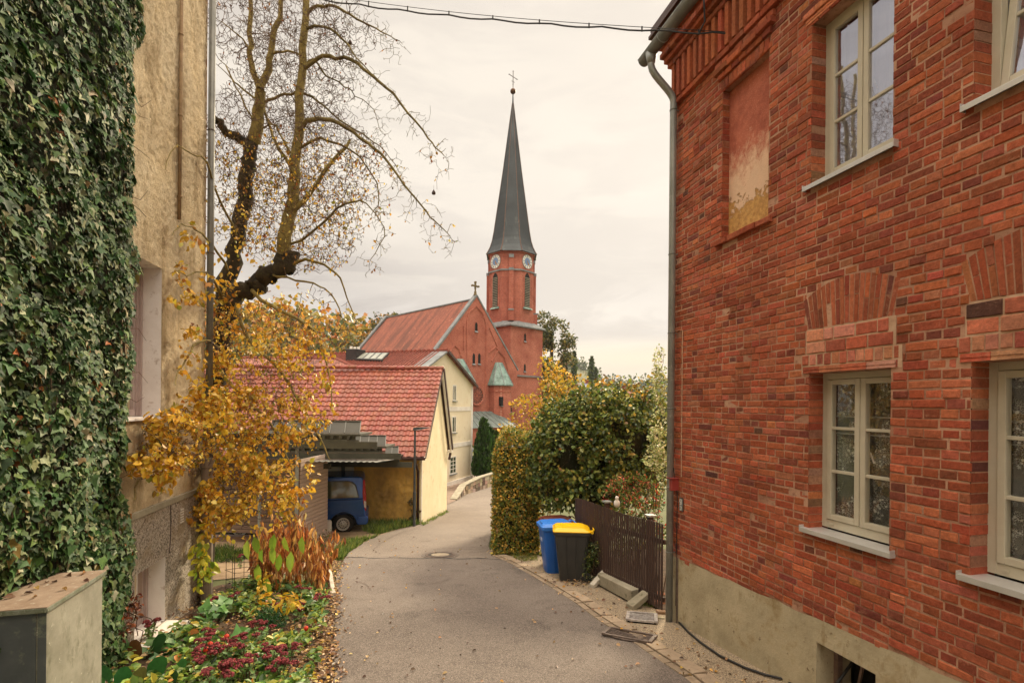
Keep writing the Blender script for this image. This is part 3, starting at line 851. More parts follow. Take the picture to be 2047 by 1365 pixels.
# ---- reveals of the openings, in brick rows
mb = MB()
def reveal(a, b, c_, d_, dep, sides=(1, 1)):
    z = z_base
    while z < d_:
        if z + COURSE > c_ + .01 and z < d_ - .01:
            za, zb_ = max(z + .005, c_), min(z + COURSE - .005, d_)
            for s_, xx in ((0, a), (1, b)):
                if not sides[s_]: continue
                off = -.008 if s_ == 0 else .008
                mb.cur = bcol(xx, z) * .92
                if s_ == 0 and dep > .2 and rnd.random() < .22: mb.cur = palette(1, ['#a07860', '#96694f'], None, .08)[0]
                xi = xx + (.004 if s_ == 0 else -.004) + rnd.gauss(0, .0015)
                q = [(xx + off, .0, za), (xi, .002, za), (xi, .002, zb_), (xx + off, .0, zb_), (xx + off, dep, za), (xi, dep, za), (xi, dep, zb_), (xx + off, dep, zb_)]
                mb.hexa(q)
        z += COURSE
for oi, o_ in enumerate(openings):
    for sd_ in (0, 1):
        mb = MB(); reveal(*o_, .12 if oi == 4 else RV + .07, sides=(sd_ == 0, sd_ == 1)); mb.build('reveal_bricks', 'brick', house)
for (a, b, c_, d_) in openings:
    mb = MB()
    dep = .125 if (a, c_) == (xb0, zb0) else RV + .08
    mb.add([(a, 0.01, c_), (a, dep, c_), (a, dep, d_), (a, 0.01, d_)], [(0, 1, 2, 3)])
    mb.add([(b, 0.01, c_), (b, dep, c_), (b, dep, d_), (b, 0.01, d_)], [(3, 2, 1, 0)])
    mb.add([(a, 0.01, d_), (b, 0.01, d_), (b, dep, d_), (a, dep, d_)], [(0, 1, 2, 3)])
    mb.add([(a, 0.01, c_), (b, 0.01, c_), (b, dep, c_), (a, dep, c_)], [(3, 2, 1, 0)])
    mb.build('reveal_mortar', 'mortar', house)
# ---- arches: fanned upright bricks, cut level at the bottom, over rows of newer paler brick
NC = ['#c98064', '#c27459', '#d19074', '#b5644c', '#bd6e54', '#a85e4a']
for ai, (cx, h) in enumerate(arches):
    mb = MB(); n = 19; top_h = h + .07
    for k in range(n):
        u0, u1 = -1 + 2 * k / n, -1 + 2 * (k + 1) / n
        zb = zl1 + ZA0 + rnd.gauss(0, .003)
        def V(u, f, y):
            xt = u * (h + .07 * f); zt2 = a_top(h, u * top_h); return (cx + xt, y, zb + (zt2 - zb) * f)
        g = .0055 / h
        m_ = .45 + .15 * rnd.random()
        spl = [(0, 1)] if k % 2 == 0 else [(0, m_ - .012), (m_ + .012, 1)]
        for f0, f1 in spl:
            mb.cur = palette(1, BR, BWT, .10)[0] * .93; yo = -.004 + rnd.gauss(0, .002)
            q_ = [(u0 + g, f0), (u1 - g, f0), (u1 - g, f1), (u0 + g, f1)]
            b_ = [V(u, f, .012) for u, f in q_]; f_ = [V(u, f, yo) for u, f in q_]
            mb.add(b_ + f_, [(4, 5, 6, 7), (0, 1, 5, 4), (1, 2, 6, 5), (2, 3, 7, 6), (3, 0, 4, 7)])
    mb.build('brick_arch', 'brick', house)
    mb = MB()
    def patch(x0, x1, z0, z1): mb.add([(x0, -.001, z0), (x1, -.001, z0), (x1, -.001, z1), (x0, -.001, z1)], [(0, 1, 2, 3)])
    patch(cx - h - .03, cx + h + .03, zl1 + .065, zl1 + ZA0 - .004); patch(cx - h - .085, cx - h - .03, zl1 + .0, zl1 + .19); patch(cx + h + .03, cx + h + .085, zl1 + .0, zl1 + .19)
    mb.build('infill_mortar', 'mortar_new', house)
    mb = MB()
    for ri in range(3):
        rowz = zl1 + .078 + ri * .121; ext = .07 if ri == 0 else .02
        x = cx - h - ext; lim = cx + h + ext
        if ri == 1: x += -.0
        while x < lim - .04:
            L = .088 if ri == 0 else (.20 + .06 * rnd.random() if rnd.random() < .75 else .11)
            x1 = min(x + L, lim)
            c_ = palette(1, NC, None, .06)[0]
            if ri == 2 and rnd.random() < .3: c_ = np.array(lin('#5c4138')[:3])
            brick(mb, x, x1 - .015, rowz + rnd.gauss(0, .002), rowz + .104, -.004, .0018, .010, c_)
            x = x1
    mb.build('infill_bricks', 'brick', house)
def lintel(a, b, zt):
    mb = MB(); x = a - .07; segs = [.20, .24, .27, .27, .3]; k = 0
    while x < b + .05:
        L = min(segs[k % 5], b + .06 - x)
        c_ = palette(1, ['#cf7f5e', '#c06a4e', '#b05c46', '#d79a80'], None, .05)[0]
        for g in range(4):
            mb.cur = c_; mb.box(x, x + L - .004, -.012 if g % 2 == 0 else -.007, .10, zt + .003 + g * .0155, zt + .003 + (g + 1) * .0155 - .001)
        x += L; k += 1
    mb.build('lintel', 'brick', house)
for o_ in openings[:4] + openings[5:]: lintel(o_[0], o_[1], o_[3])
# second clay course over the upper windows
mb = MB()
for (a, b, zt) in ((xw0, xw1, zu1), (xv0, xv1, zu1)):
    mb = MB(); x = a - .1; k = 0
    while x < b + .05:
        L = .12 + .1 * rnd.random(); c_ = palette(1, ['#c06a4e', '#cf7f5e', '#a85843'], None, .08)[0]
        zz_ = [zt + .075 + .07 * i for i in range(3)]
        brick(mb, x, min(x + L, b + .08), zz_[0], zz_[0] + .062, -.016, .004, .012, c_)
        x += L + .01
    mb.build('lintel_course', 'brick', house)

# ---- windows
def window(a, b, z0, z1, up, tilt=False):
    fz = z0 + .035
    o = MB(); fw = .062; y0, y1 = RV, RV + .07
    mid = (a + b) / 2
    o.box(a, a + fw, y0, y1, fz, z1); o.box(b - fw, b, y0, y1, fz, z1)
    o.box(a + fw, b - fw, y0, y1, z1 - fw, z1); o.box(a + fw, b - fw, y0, y1, fz, fz + .085)
    w_ = o.build('window', 'frame', house, bevel=.004)
    sw = .052; panes = MB()
    for si, (sa, sb) in enumerate(((a + fw + .004, mid - .004), (mid + .004, b - fw - .004))):
        o = MB(); za, zb_ = fz + .089, z1 - fw - .004; ys0, ys1 = y0 - .012, y0 + .05
        o.box(sa, sa + sw, ys0, ys1, za, zb_); o.box(sb - sw, sb, ys0, ys1, za, zb_)
        o.box(sa + sw, sb - sw, ys0, ys1, zb_ - sw, zb_); o.box(sa + sw, sb - sw, ys0, ys1, za, za + sw)
        for k in (1, 2):
            zm = za + sw + (zb_ - za - 2 * sw) * k / 3
            o.box(sa + sw, sb - sw, ys0 + .006, ys1 - .008, zm - .014, zm + .014)
        s_o = o.build('sash', 'frame', w_, bevel=.004)
        g = MB(); g.add([(sa + sw - .003, ys0 + .022, za + sw - .003), (sb - sw + .003, ys0 + .022, za + sw - .003), (sb - sw + .003, ys0 + .022, zb_ - sw + .003), (sa + sw - .003, ys0 + .022, zb_ - sw + .003)], [(0, 1, 2, 3)])
        g_o = g.build('glass', 'glass_up' if up else 'glass', w_)
        if tilt and si == 0:
            for ob in (s_o, g_o):
                ob.location = (0, 0, za); ob.rotation_euler = (R(-7.5), 0, 0)
                for v in ob.data.vertices: v.co.z -= za; v.co.y -= ys1
                ob.location.y = ys1
        if si == 1:
            o = MB(); o.tube([(sa + .02, ys0 + .075, (za + zb_) / 2), (sa + .02, ys0 + .10, (za + zb_) / 2), (sa + .05, ys0 + .11, (za + zb_) / 2 - .10)], .008, 6); o.build('handle', 'white_paint', w_)
    o = MB()
    o.box(a - .045, b + .045 - .0, -.055, RV - .002, z0 + .012, z0 + .022); o.box(a - .045, b + .045, -.060, -.056, z0 - .022, z0 + .022)
    o.box(a - .052, a - .046, -.06, .02, z0 - .02, z0 + .045); o.box(b + .046, b + .052, -.06, .02, z0 - .02, z0 + .045)
    o.build('sill', 'metal_sill', w_, bevel=.002)
    for xx in (a + .12, b - .12): o = MB(); o.box(xx - .022, xx + .022, y0 - .008, y0 - .001, fz + .035, fz + .05); o.build('drain_cap', 'frame', w_)
    # room behind: dark walls, back wall
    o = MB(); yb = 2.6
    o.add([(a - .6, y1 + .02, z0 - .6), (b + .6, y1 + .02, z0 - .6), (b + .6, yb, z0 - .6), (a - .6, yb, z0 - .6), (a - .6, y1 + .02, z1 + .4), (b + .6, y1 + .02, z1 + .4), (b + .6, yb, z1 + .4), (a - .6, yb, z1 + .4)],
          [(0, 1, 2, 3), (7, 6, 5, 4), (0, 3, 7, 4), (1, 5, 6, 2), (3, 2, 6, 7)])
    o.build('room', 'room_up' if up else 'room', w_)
    if up:
        o = MB(); n = 60
        for i in range(n + 1):
            x = a + fw + (b - a - 2 * fw) * i / n; y = y1 + .05 + .012 * math.sin(x * 60)
            o.v.append((x, y, z0 + .1)); o.v.append((x, y, z1 - .08))
        for i in range(n): o.face((2 * i, 2 * i + 2, 2 * i + 3, 2 * i + 1))
        o.build('net_curtain', 'net', w_, smooth=True)
    # lace curtains
    if not up:
        for (ca, cb) in ((a + .08, b - .08),):
            for (p0, p1) in (((z0 + .08), z1 - .1),):
                o = MB(); n = 40
                for i in range(n + 1):
                    x = ca + (cb - ca) * i / n; y = y1 + .035 + .015 * math.sin(x * 75) + .006 * math.sin(x * 31)
                    o.v.append((x, y, p0 + .02 * math.sin(x * 9))); o.v.append((x, y, p1))
                for i in range(n): o.face((2 * i, 2 * i + 2, 2 * i + 3, 2 * i + 1))
                o.build('lace_curtain', 'lace', w_, smooth=True)
        for zr in (z1 - .43, z1 - .60): o = MB(); o.tube([(a + .05, y1 + .05, zr), (b - .05, y1 + .05, zr)], .006, 6); o.build('curtain_rod', 'metal_sill', w_)
    return w_
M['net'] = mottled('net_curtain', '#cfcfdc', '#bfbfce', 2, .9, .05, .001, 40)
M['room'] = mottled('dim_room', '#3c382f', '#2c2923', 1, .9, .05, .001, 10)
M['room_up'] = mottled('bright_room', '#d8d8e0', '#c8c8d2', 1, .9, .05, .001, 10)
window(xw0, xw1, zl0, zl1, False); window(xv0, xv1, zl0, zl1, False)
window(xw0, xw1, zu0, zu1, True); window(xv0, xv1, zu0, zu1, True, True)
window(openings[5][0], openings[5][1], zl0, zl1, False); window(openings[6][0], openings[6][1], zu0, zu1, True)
# ---- blind window: flaking painted plaster
t = NT('flaking_plaster')
v = t.coords(); sp_ = t.add('ShaderNodeSeparateXYZ'); t.l.new(v, sp_.inputs[0])
base = t.mix(t.ramp(t.noise(5, 6, .7), BW(.35, .7)), lin('#bd6a50'), lin('#a85a42'))
base = t.mix(t.ramp(t.noise(60, 3, .8), BW(.55, .7)), base, lin('#d99a80'))
base = t.mix(t.ramp(t.noise(2.4, 6, .75), BW(.5, .7)), base, lin('#8f4432'))
h_ = t.math('ADD', t.math('MULTIPLY', sp_.outputs[2], -1.0), t.math('MULTIPLY', t.noise(6.5, 9, .82, t.coords((1.2, 1.2, .9)), .5), 1.6))
zoff = -(zb0)
pale = t.ramp(t.math('ADD', h_, zb0 + .30), [(.0, (0, 0, 0, 1)), (.40, (1, 1, 1, 1))])
base = t.mix(t.math('MULTIPLY', pale, .75), base, lin('#f0d2b0'))
h2 = t.math('ADD', t.math('MULTIPLY', sp_.outputs[2], -1.0), t.math('MULTIPLY', t.noise(4.5, 7, .68), 1.5))
flk = t.ramp(t.math('ADD', h2, zb0 - .34), [(.0, (0, 0, 0, 1)), (.03, (1, 1, 1, 1))])
sand = t.mix(t.ramp(t.noise(18, 6, .7), BW(.4, .6)), lin('#cfa25e'), lin('#b0824a'))
c_ = t.mix(flk, base, sand)
hh = t.math('ADD', t.math('MULTIPLY', flk, -1.0), t.math('MULTIPLY', t.noise(22, 6, .75), .6))
t.bump(hh, .8, .02)
M['flaking'] = t.fin(c_, .9)
mb = MB(); mb.box(xb0 + .002, xb1 - .002, .10, .14, zb0 + .002, zb1 - .002); mb.build('blind_window', 'flaking', house)
mb = MB(); x = xb0 - .09
while x < xb1 + .04:
    L = .25; x1 = min(x + L, xb1 + .08); brick(mb, x, x1 - .008, zb0 - .075, zb0 - .004, -.05, .002, .14); x = x1
mb.build('blind_window_sill', 'brick', house)
# soldier course over the blind window
mb = MB(); x = xb0 - .02
while x < xb1 + .0:
    brick(mb, x, x + .066, zb1 + .002, zb1 + .125, -.006, .002, .012); x += .077
for k, (zz_, pr) in enumerate(((zb1 + .145, .035), (zb1 + .222, .07), (zb1 + .299, .045))):
    x = xb0 - .10 + (.05 if k == 0 else 0)
    while x < xb1 + .10 - (.05 if k == 0 else 0):
        L = .122 if k != 1 else .25; brick(mb, x, min(x + L, xb1 + .1), zz_, zz_ + .067, -pr, .002, pr + .01); x += L + .01
mb.build('hood_courses', 'brick', house)
# ---- dentil frieze and corbelled cornice
zd0 = BH.hit(1360, 197)[1]; zd1 = BH.hit(1356, 131)[1]
print('dentil', zd0, zd1)
mb = MB()
def course(z0, pr, L=.25, h=.067, x0=XC - .0, x1=XB):
    x = x0
    while x < x1:
        brick(mb, x, min(x + L, x1), z0, z0 + h, -pr, .002, pr + .012); x += L + .01
course(zd0 - .075, .065)
x = XC + .01
while x < XB:
    mb.cur = palette(1, ['#b36447', '#ab5c40', '#b96c4c'], None, .08)[0]
    mb.box(x, x + .066, -.085 + rnd.gauss(0, .002), .01, zd0 + .004, zd1 - .006); x += .135
for k, pr in enumerate((.10, .15, .20, .17, .25, .30)):
    course(zd1 + .003 + k * COURSE, pr, .25 if k % 2 else .122, x0=XC - (pr * .6))
mb.build('cornice', 'brick', house)
ztc = zd1 + 6 * COURSE
mb = MB(); mb.box(XC - .18, XE, -.36, -.0, ztc + .004, ztc + .05)   # eaves board
mb.build('eaves_board', 'brown_metal', house)
mb = MB()
mb.prism([(XC - .12, -.36, ztc + .06), (XC - .12, 3.5, ztc + 2.9), (XC - .12, 3.5, ztc + 2.98), (XC - .12, -.36, ztc + .12)], (XE - XC + .3, 0, 0))
mb.prism([(XC - .2, 3.5, ztc + 2.9), (XC - .2, 7.4, ztc + .05), (XC - .2, 7.4, ztc + .12), (XC - .2, 3.5, ztc + 2.98)], (XE - XC + .3, 0, 0))
mb.build('roof', 'brown_metal', house)
# half round gutter
zg = P(1272, 118, 7.58).z
mb = MB(); n = 9; gx0 = XC - .18; gy = -.44; gr = .085
for xx in (gx0, XE):
    for k in range(n + 1):
        a = PI + PI * k / n
        mb.v.append((xx, gy + gr * math.cos(a), zg + .01 + gr * math.sin(a)))
for k in range(n): mb.face((k, k + 1, n + 1 + k + 1, n + 1 + k))
mb.face(tuple(range(n + 1)))
o = mb.build('gutter', 'zinc_dark', house, smooth=True); sm = o.modifiers.new('s', 'SOLIDIFY'); sm.thickness = .004
mb = MB(); mb.tube([(gx0, gy - gr, zg + .012), (XE, gy - gr, zg + .012)], .010, 8)
for k in range(9): 
    xx = gx0 + .55 + k * .9
    mb.tube([(xx, gy + gr * 1.04 * math.cos(a), zg + .01 + gr * 1.04 * math.sin(a)) for a in np.linspace(PI, 2 * PI, 9)], .006, 5)
mb.build('gutter_bead', 'zinc', o)
# downpipe
xp = XC + .075; yp = -.085
zgr = G(7.5) + .02
mb = MB()
pth = [(xp - .02, gy, zg - .05), (xp - .02, gy, zg - .20)]
for k in range(1, 9):
    f = k / 8; s_ = f * f * (3 - 2 * f); pth.append((xp - .02 * (1 - f), gy + (yp - gy) * s_, zg - .20 - .48 * f))
pth += [(xp, yp, zg - .80), (xp, yp, zgr)]
mb.lathe([(.085, 0), (.052, -.16)], (xp - .02, gy, zg - .02), 14)
mb.tube(pth, .050, 14)
dp = mb.build('downpipe', 'zinc', house, smooth=True)
for z_ in (zg - .82, 2.2, 1.05, -.05, -1.2, -2.15):
    mb = MB(); mb.lathe([(.0515, z_), (.056, z_ + .004), (.056, z_ + .016), (.0515, z_ + .02)], (xp, yp, 0), 14)
    mb.bar((xp, yp + .04, z_ + .01), (xp + .02, .01, z_ + .01), .012, .012)
    mb.build('pipe_bracket', 'zinc_dark', dp)
# ---- plinth with the cellar opening
mb = MB(); yq = .008
zb_ = -4.0
def pl(x0, x1, z0f, z1f):
    n = max(1, int(abs(x1 - x0) / .25))
    for i in range(n):
        a = x0 + (x1 - x0) * i / n; b = x0 + (x1 - x0) * (i + 1) / n
        mb.add([(a, yq - .016, z0f(a)), (b, yq - .016, z0f(b)), (b, yq - .016, z1f(b)), (a, yq - .016, z1f(a))], [(0, 1, 2, 3)])
zt_ = lambda x: zplinth(x) + .012 * math.sin(x * 9) + .02
pl(XC - .02, xc0, lambda x: zb_, zt_); pl(xc0, xc1, lambda x: zc1, zt_); pl(xc1, XE, lambda x: zb_, zt_)
zcb = -3.6
mb.add([(xc0, yq - .016, zcb), (xc0, .42, zcb), (xc0, .42, zc1), (xc0, yq - .016, zc1)], [(0, 1, 2, 3)])
mb.add([(xc1, yq - .016, zcb), (xc1, .42, zcb), (xc1, .42, zc1), (xc1, yq - .016, zc1)], [(3, 2, 1, 0)])
mb.add([(xc0, yq - .016, zc1), (xc1, yq - .016, zc1), (xc1, .42, zc1), (xc0, .42, zc1)], [(0, 1, 2, 3)])
mb.add([(XC - .02, yq - .016, -4), (XC - .02, 7, -4), (XC - .02, 7, zt_(XC)), (XC - .02, yq - .016, zt_(XC))], [(0, 3, 2, 1)])
mb.build('plinth', 'plinth', house)
cw = MB(); 
cw.box(xc0 + .003, xc0 + .05, .20, .26, zcb, zc1 - .003); cw.box(xc1 - .05, xc1 - .003, .20, .26, zcb, zc1 - .003)
cwo = cw.build('cellar_window', 'dark_wood', house)
g = MB(); g.box(xc0 + .051, xc1 - .051, .40, .42, zcb, zc1 - .003); g.build('dark_opening', 'black', cwo)
g = MB(); g.bar((xc0 + .08, .22, zcb + .1), ((xc0 + xc1) / 2 - .02, .26, zc1 - .02), .03, .02); g.build('strut', 'dark_wood', cwo)
g = MB(); g.prism([(xc1 - .30, .10, zc1 - .75), (xc1 - .012, .10, zc1 - .75), (xc1 - .012, .13, zc1 - .16), (xc1 - .10, .13, zc1 - .14)], (0, .02, 0)); g.build('slate_pane', 'lead', cwo)
# black hose along the foot of the plinth
hp = [(1343, 1232), (1352, 1243), (1375, 1268), (1400, 1290), (1440, 1318), (1490, 1342), (1530, 1356), (1570, 1366), (1620, 1378), (1700, 1380)]
mb = MB(); mb.tube([PG(a, b) + Vector((0, 0, .045)) for a, b in hp[:8]] + [BH.w(xc0 + .0, -.06, G(5.0) + .06), BH.w(xc0 + .12, .05, G(5.0) + .16), BH.w(xc0 + .22, .22, G(5) + .5)], .014, 8)
tag(mb.build('hose', 'black_cable', smooth=True), 'black hose lying along the foot of the concrete plinth', 'hose')
# red box, house number, conduit
xx, zz_ = BH.hit(1354, 965)
b_ = thing('junction_box', 'small red metal box with a lid fixed to the brick wall', 'box', tuple(BH.w(xx, -.02, zz_)), BH.rot)
mb = MB(); mb.box(-.05, .05, -.10, .015, -.105, .065); mb.build('case', 'red_box', b_, bevel=.006)
mb = MB(); mb.box(-.065, .065, -.125, .015, .067, .078); mb.build('lid', 'red_box', b_, bevel=.004)
mb = MB(); mb.box(-.056, -.0505, -.085, -.02, -.08, .04); mb.build('opening', 'black', b_)
xx, zz_ = BH.hit(1364, 1008)
b_ = thing('number_sign', 'small dark plate with pale figures under the red box', 'sign', tuple(BH.w(xx, -.012, zz_)), BH.rot)
mb = MB(); mb.box(-.045, .045, -.008, .003, -.095, .095); mb.build('plate', 'black_plastic', b_, bevel=.002)
mb = MB(); mb.box(-.036, .036, -.011, -.0082, -.085, .085); mb.build('face', 'zinc', b_)
mb = MB(); q = -.0135
for seg_ in (((-.028, .07), (.0, .07)), ((-.028, .07), (-.028, .04)), ((-.028, .04), (.0, .035)), ((.0, .035), (-.004, .0)), ((-.004, .0), (-.028, .0)), ((.012, .07), (.012, .0)), ((-.02, -.03), (.02, -.03)), ((.02, -.03), (.004, -.075)), ((-.022, -.075), (.0, -.075))):
    mb.bar((seg_[0][0], q, seg_[0][1]), (seg_[1][0], q, seg_[1][1]), .008, .004, Vector((0, 1, 0)))
mb.build('figures', 'clock_white', b_)
mb = MB(); a = BH.hit(1345, 662); b = BH.hit(1366, 660); c_ = BH.hit(1366, 940)
mb.tube([(a[0], -.012, a[1]), (b[0], -.012, b[1]), (b[0] + .0, -.012, c_[1] - .1)], .006, 6)
mb.build('conduit', 'mortar_new', house)
mb = MB(); mb.tube([(xp + .05, yp + .02, -.9), (xp + .11, -.03, -1.3), (xp + .08, -.02, -1.75), (xp + .07, -.02, -2.9)], .006, 5); mb.build('thin_cable', 'black_cable', house)
mb = MB(); mb.tube([BH.w(xp + .10, -.02, -2.2), BH.w(xp + .10, -.02, zgr)], .014, 6); tag(mb.build('earthing_pipe', 'dark_iron'), 'thin rusty pipe at the wall foot right beside the downpipe', 'pipe')

# ---- overhead cable with clips
mb = MB()
A = P(560, -22, 8.6); A2 = P(640, 0, 8.3)
E = BH.w(BH.hit(1463, 66)[0], -.05, BH.hit(1463, 66)[1])
n = 40; S_ = []
for i in range(n + 1):
    f = i / n; p = A.lerp(E, f); p.z -= .10 * math.sin(PI * f); S_.append(p)
mb.tube(S_, .0045, 5)
W_ = []
for i in range(n + 1):
    p = S_[i].copy(); f = i / n; p.z -= .055 * (1 - f) + .012 + (.03 * abs(math.sin(f * 9 * PI)) if f < .97 else 0); W_.append(p)
W_[-1] = S_[-1] + Vector((-.02, 0, -.02))
cb_ = thing('overhead_cable', 'double black cable hung across the street to the brick house', 'cable', tuple(E))
def shift(mbb): 
    mbb.v = [(v[0] - E.x, v[1] - E.y, v[2] - E.z) for v in mbb.v]; return mbb
shift(mb).build('support_wire', 'black_cable', cb_)
mb = MB(); mb.tube(W_, .011, 6)
q = W_[-3]; mb.tube([q, q + Vector((.06, -.05, .12)), q + Vector((.05, -.03, .45)), q + Vector((.0, -.0, .8)), q + Vector((-.05, .05, 1.1))], .011, 6)
shift(mb).build('thick_cable', 'black_cable', cb_)
for i in range(2, n - 1, 4):
    mb = MB(); mb.bar(S_[i] + Vector((0, 0, .01)), W_[i] - Vector((0, 0, .012)), .008, .02); shift(mb).build('clip', 'black_cable', cb_)
mb = MB(); mb.tube([E + Vector((-.03, 0, 0)), E + nB * .12], .012, 6); shift(mb).build('hook', 'dark_iron', cb_)
# ================================================================ the yellow rendered house on the left
LH = Frame(-4.77, 7.9, math.atan2(.9820, -.1900))   # x away along the wall, y into the house
yh = thing('yellow_house', 'tall house with scratched yellow render and grey roughcast plinth at the left', 'house', tuple(LH.o), LH.rot)
x_r = LH.hit(320, 700)[0]; zw1 = LH.hit(320, 537)[1]; zw0 = LH.hit(320, 832)[1]
x_c = LH.hit(324, 1150)[0]; zc1_ = LH.hit(323, 1113)[1]; zc0_ = LH.hit(330, 1233)[1]
zp = LH.hit(330, 1000)[1]
print('left house', x_r, zw0, zw1, x_c, zc0_, zc1_, zp)
XL0 = -12.0
WO = (x_r - 1.05, x_r, zw0, zw1); CO = (x_c - .75, x_c, zc0_, zc1_)
# displaced scratched render
step = .022
def nz(x, z):
    a = mnoise.noise(Vector((x * 11, z * 15, 1.3))); b = mnoise.noise(Vector((x * 26, z * 44, 5.3))); c_ = mnoise.noise(Vector((x * 1.7, z * 1.1, 8.0)))
    r_ = (1 - abs(a)) * .6 + (1 - abs(b)) * .4
    return -.004 - .05 * max(r_ - .45, 0) - .010 * c_
mb = MB(); xa = -3.3
xs = list(np.arange(xa, 0.001, step)); 
if xs[-1] < -1e-3: xs.append(0.0)
zs = list(np.arange(zp, 8.0, step * 1.3))
idx = {}
xs = [min(xs, key=lambda q: 0) if False else q for q in xs]
def snap(v, lst): return min(range(len(lst)), key=lambda i: abs(lst[i] - v))
for v in (WO[0], WO[1]): xs[snap(v, xs)] = v
for v in (WO[2], WO[3]): zs[snap(v, zs)] = v
nxx = len(xs)
for z in zs:
    for x in xs:
        d_ = nz(x, z)
        if x > -.02: d_ = -.006
        mb.v.append((x, d_, z))
for j in range(len(zs) - 1):
    zc_ = (zs[j] + zs[j + 1]) / 2
    for i in range(nxx - 1):
        xc_ = (xs[i] + xs[i + 1]) / 2
        if WO[0] < xc_ < WO[1] and WO[2] < zc_ < WO[3]: continue
        mb.face((j * nxx + i, j * nxx + i + 1, (j + 1) * nxx + i + 1, (j + 1) * nxx + i))
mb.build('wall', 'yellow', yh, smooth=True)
mb = MB()
mb.box(XL0, xa + .01, .01, .3, zp, 8.0)
mb.add([(0, -.006, zp), (0, 8, zp), (0, 8, 8), (0, -.006, 8)], [(0, 1, 2, 3)])
mb.add([(XL0, 8, -4), (0, 8, -4), (0, 8, 8), (XL0, 8, 8)], [(0, 1, 2, 3)]); mb.add([(XL0, -.0, -4), (XL0, 8, -4), (XL0, 8, 8), (XL0, 0, 8)], [(0, 1, 2, 3)])
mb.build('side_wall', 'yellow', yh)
pass
# reveals, window
def reveal_l(o_, dep, name, par):
    a, b, c_, d_ = o_; mb = MB()
    mb.box(b - .001, b + .004, -.004, dep, c_, d_) if False else None
    mb.add([(b, -.012, c_), (b, dep, c_), (b, dep, d_), (b, -.012, d_)], [(0, 3, 2, 1)])
    mb.add([(a, -.012, c_), (a, dep, c_), (a, dep, d_), (a, -.012, d_)], [(0, 1, 2, 3)])
    mb.add([(a, -.012, d_), (b, -.012, d_), (b, dep, d_), (a, dep, d_)], [(0, 1, 2, 3)])
    mb.add([(a, -.012, c_), (b, -.012, c_), (b, dep, c_), (a, dep, c_)], [(3, 2, 1, 0)])
    return mb.build(name, 'white_paint', par)
dp_ = .23
rv = reveal_l(WO, dp_ + .08, 'window_reveal', yh)
M['pink_frame'] = mottled('old_white_frame', '#b9a7a1', '#a8958f', 3, .5, .1, .002, 40)
mb = MB(); a, b, c_, d_ = WO
for k, yy in enumerate((dp_ - .03, dp_, dp_ + .02)):
    w_ = .035 * (k + 1)
    mb.box(b - .002 - w_, b - .002 - w_ + .036, yy, yy + .04, c_ + .01, d_ - .01)
mb.box(a + .01, b - .11, dp_, dp_ + .05, c_ + .01, c_ + .09); mb.box(a + .01, b - .11, dp_, dp_ + .05, d_ - .09, d_ - .01); mb.box(a + .01, a + .09, dp_, dp_ + .05, c_ + .09, d_ - .09)
mb.box((a + b) / 2 - .04, (a + b) / 2 + .04, dp_, dp_ + .05, c_ + .09, d_ - .09)
wdw = mb.build('window', 'pink_frame', yh)
mb = MB(); mb.add([(a + .02, dp_ + .055, c_ + .02), (b - .02, dp_ + .055, c_ + .02), (b - .02, dp_ + .055, d_ - .02), (a + .02, dp_ + .055, d_ - .02)], [(0, 1, 2, 3)]); mb.build('glass', 'glass', wdw)
mb = MB(); mb.box(a, b, dp_ + .3, dp_ + .32, c_, d_); mb.build('curtain', 'white_paint', wdw)
mb = MB(); mb.box(a - .04, b + .045, -.07, dp_, c_ - .035, c_ - .003); mb.build('sill', 'white_paint', wdw, bevel=.004)
# plinth
mb = MB(); a, b, c_, d_ = CO
yq = -.035; G0 = -4.0
def quad(mb, x0, x1, z0, z1): mb.add([(x0, yq, z0), (x1, yq, z0), (x1, yq, z1), (x0, yq, z1)], [(0, 1, 2, 3)])
quad(mb, XL0, a, G0, zp); quad(mb, a, b, d_, zp); quad(mb, b, .0, G0, zp); quad(mb, a, b, G0, c_)
mb.add([(XL0, yq, zp), (0, yq, zp), (0, .02, zp + .02), (XL0, .02, zp + .02)], [(0, 1, 2, 3)])
mb.add([(0, yq, G0), (0, 8, G0), (0, 8, zp), (0, yq, zp)], [(0, 1, 2, 3)])
mb.build('plinth', 'roughcast', yh)
mb = MB(); mb.box(-5, -.03, yq - .012, .0, zp - .075, zp + .012); mb.build('plinth_band', 'conc', yh, bevel=.01)
cr = reveal_l((a, b, c_, d_), .30, 'cellar_reveal', yh)
for v in cr.data.vertices:
    if v.co.y < 0: v.co.y = yq - .002
mb = MB(); mb.box(b - .09, b - .05, .19, .24, c_, d_); mb.box(b - .045, b - .005, .16, .24, c_, d_); mb.box(a + .02, b - .095, .2, .24, c_, c_ + .07); mb.box(a + .02, b - .095, .2, .24, d_ - .07, d_)
cwn = mb.build('cellar_window', 'pink_frame', yh)
mb = MB(); mb.box(a, b - .1, .25, .26, c_ + .08, d_ - .08); mb.build('glass', 'cream', cwn)
mb = MB(); mb.add([(a - .05, -.34, c_ - .045), (b + .06, -.34, c_ - .045), (b + .04, .2, c_ + .0), (a - .05, .2, c_ + .0), (a - .05, -.30, c_ - .14), (b + .06, -.30, c_ - .14), (b + .04, .2, c_ - .05), (a - .05, .2, c_ - .05)], [(0, 1, 2, 3), (7, 6, 5, 4), (4, 5, 1, 0), (5, 6, 2, 1), (6, 7, 3, 2), (7, 4, 0, 3)])
mb.build('cellar_sill', 'cream_white', cwn, bevel=.006)
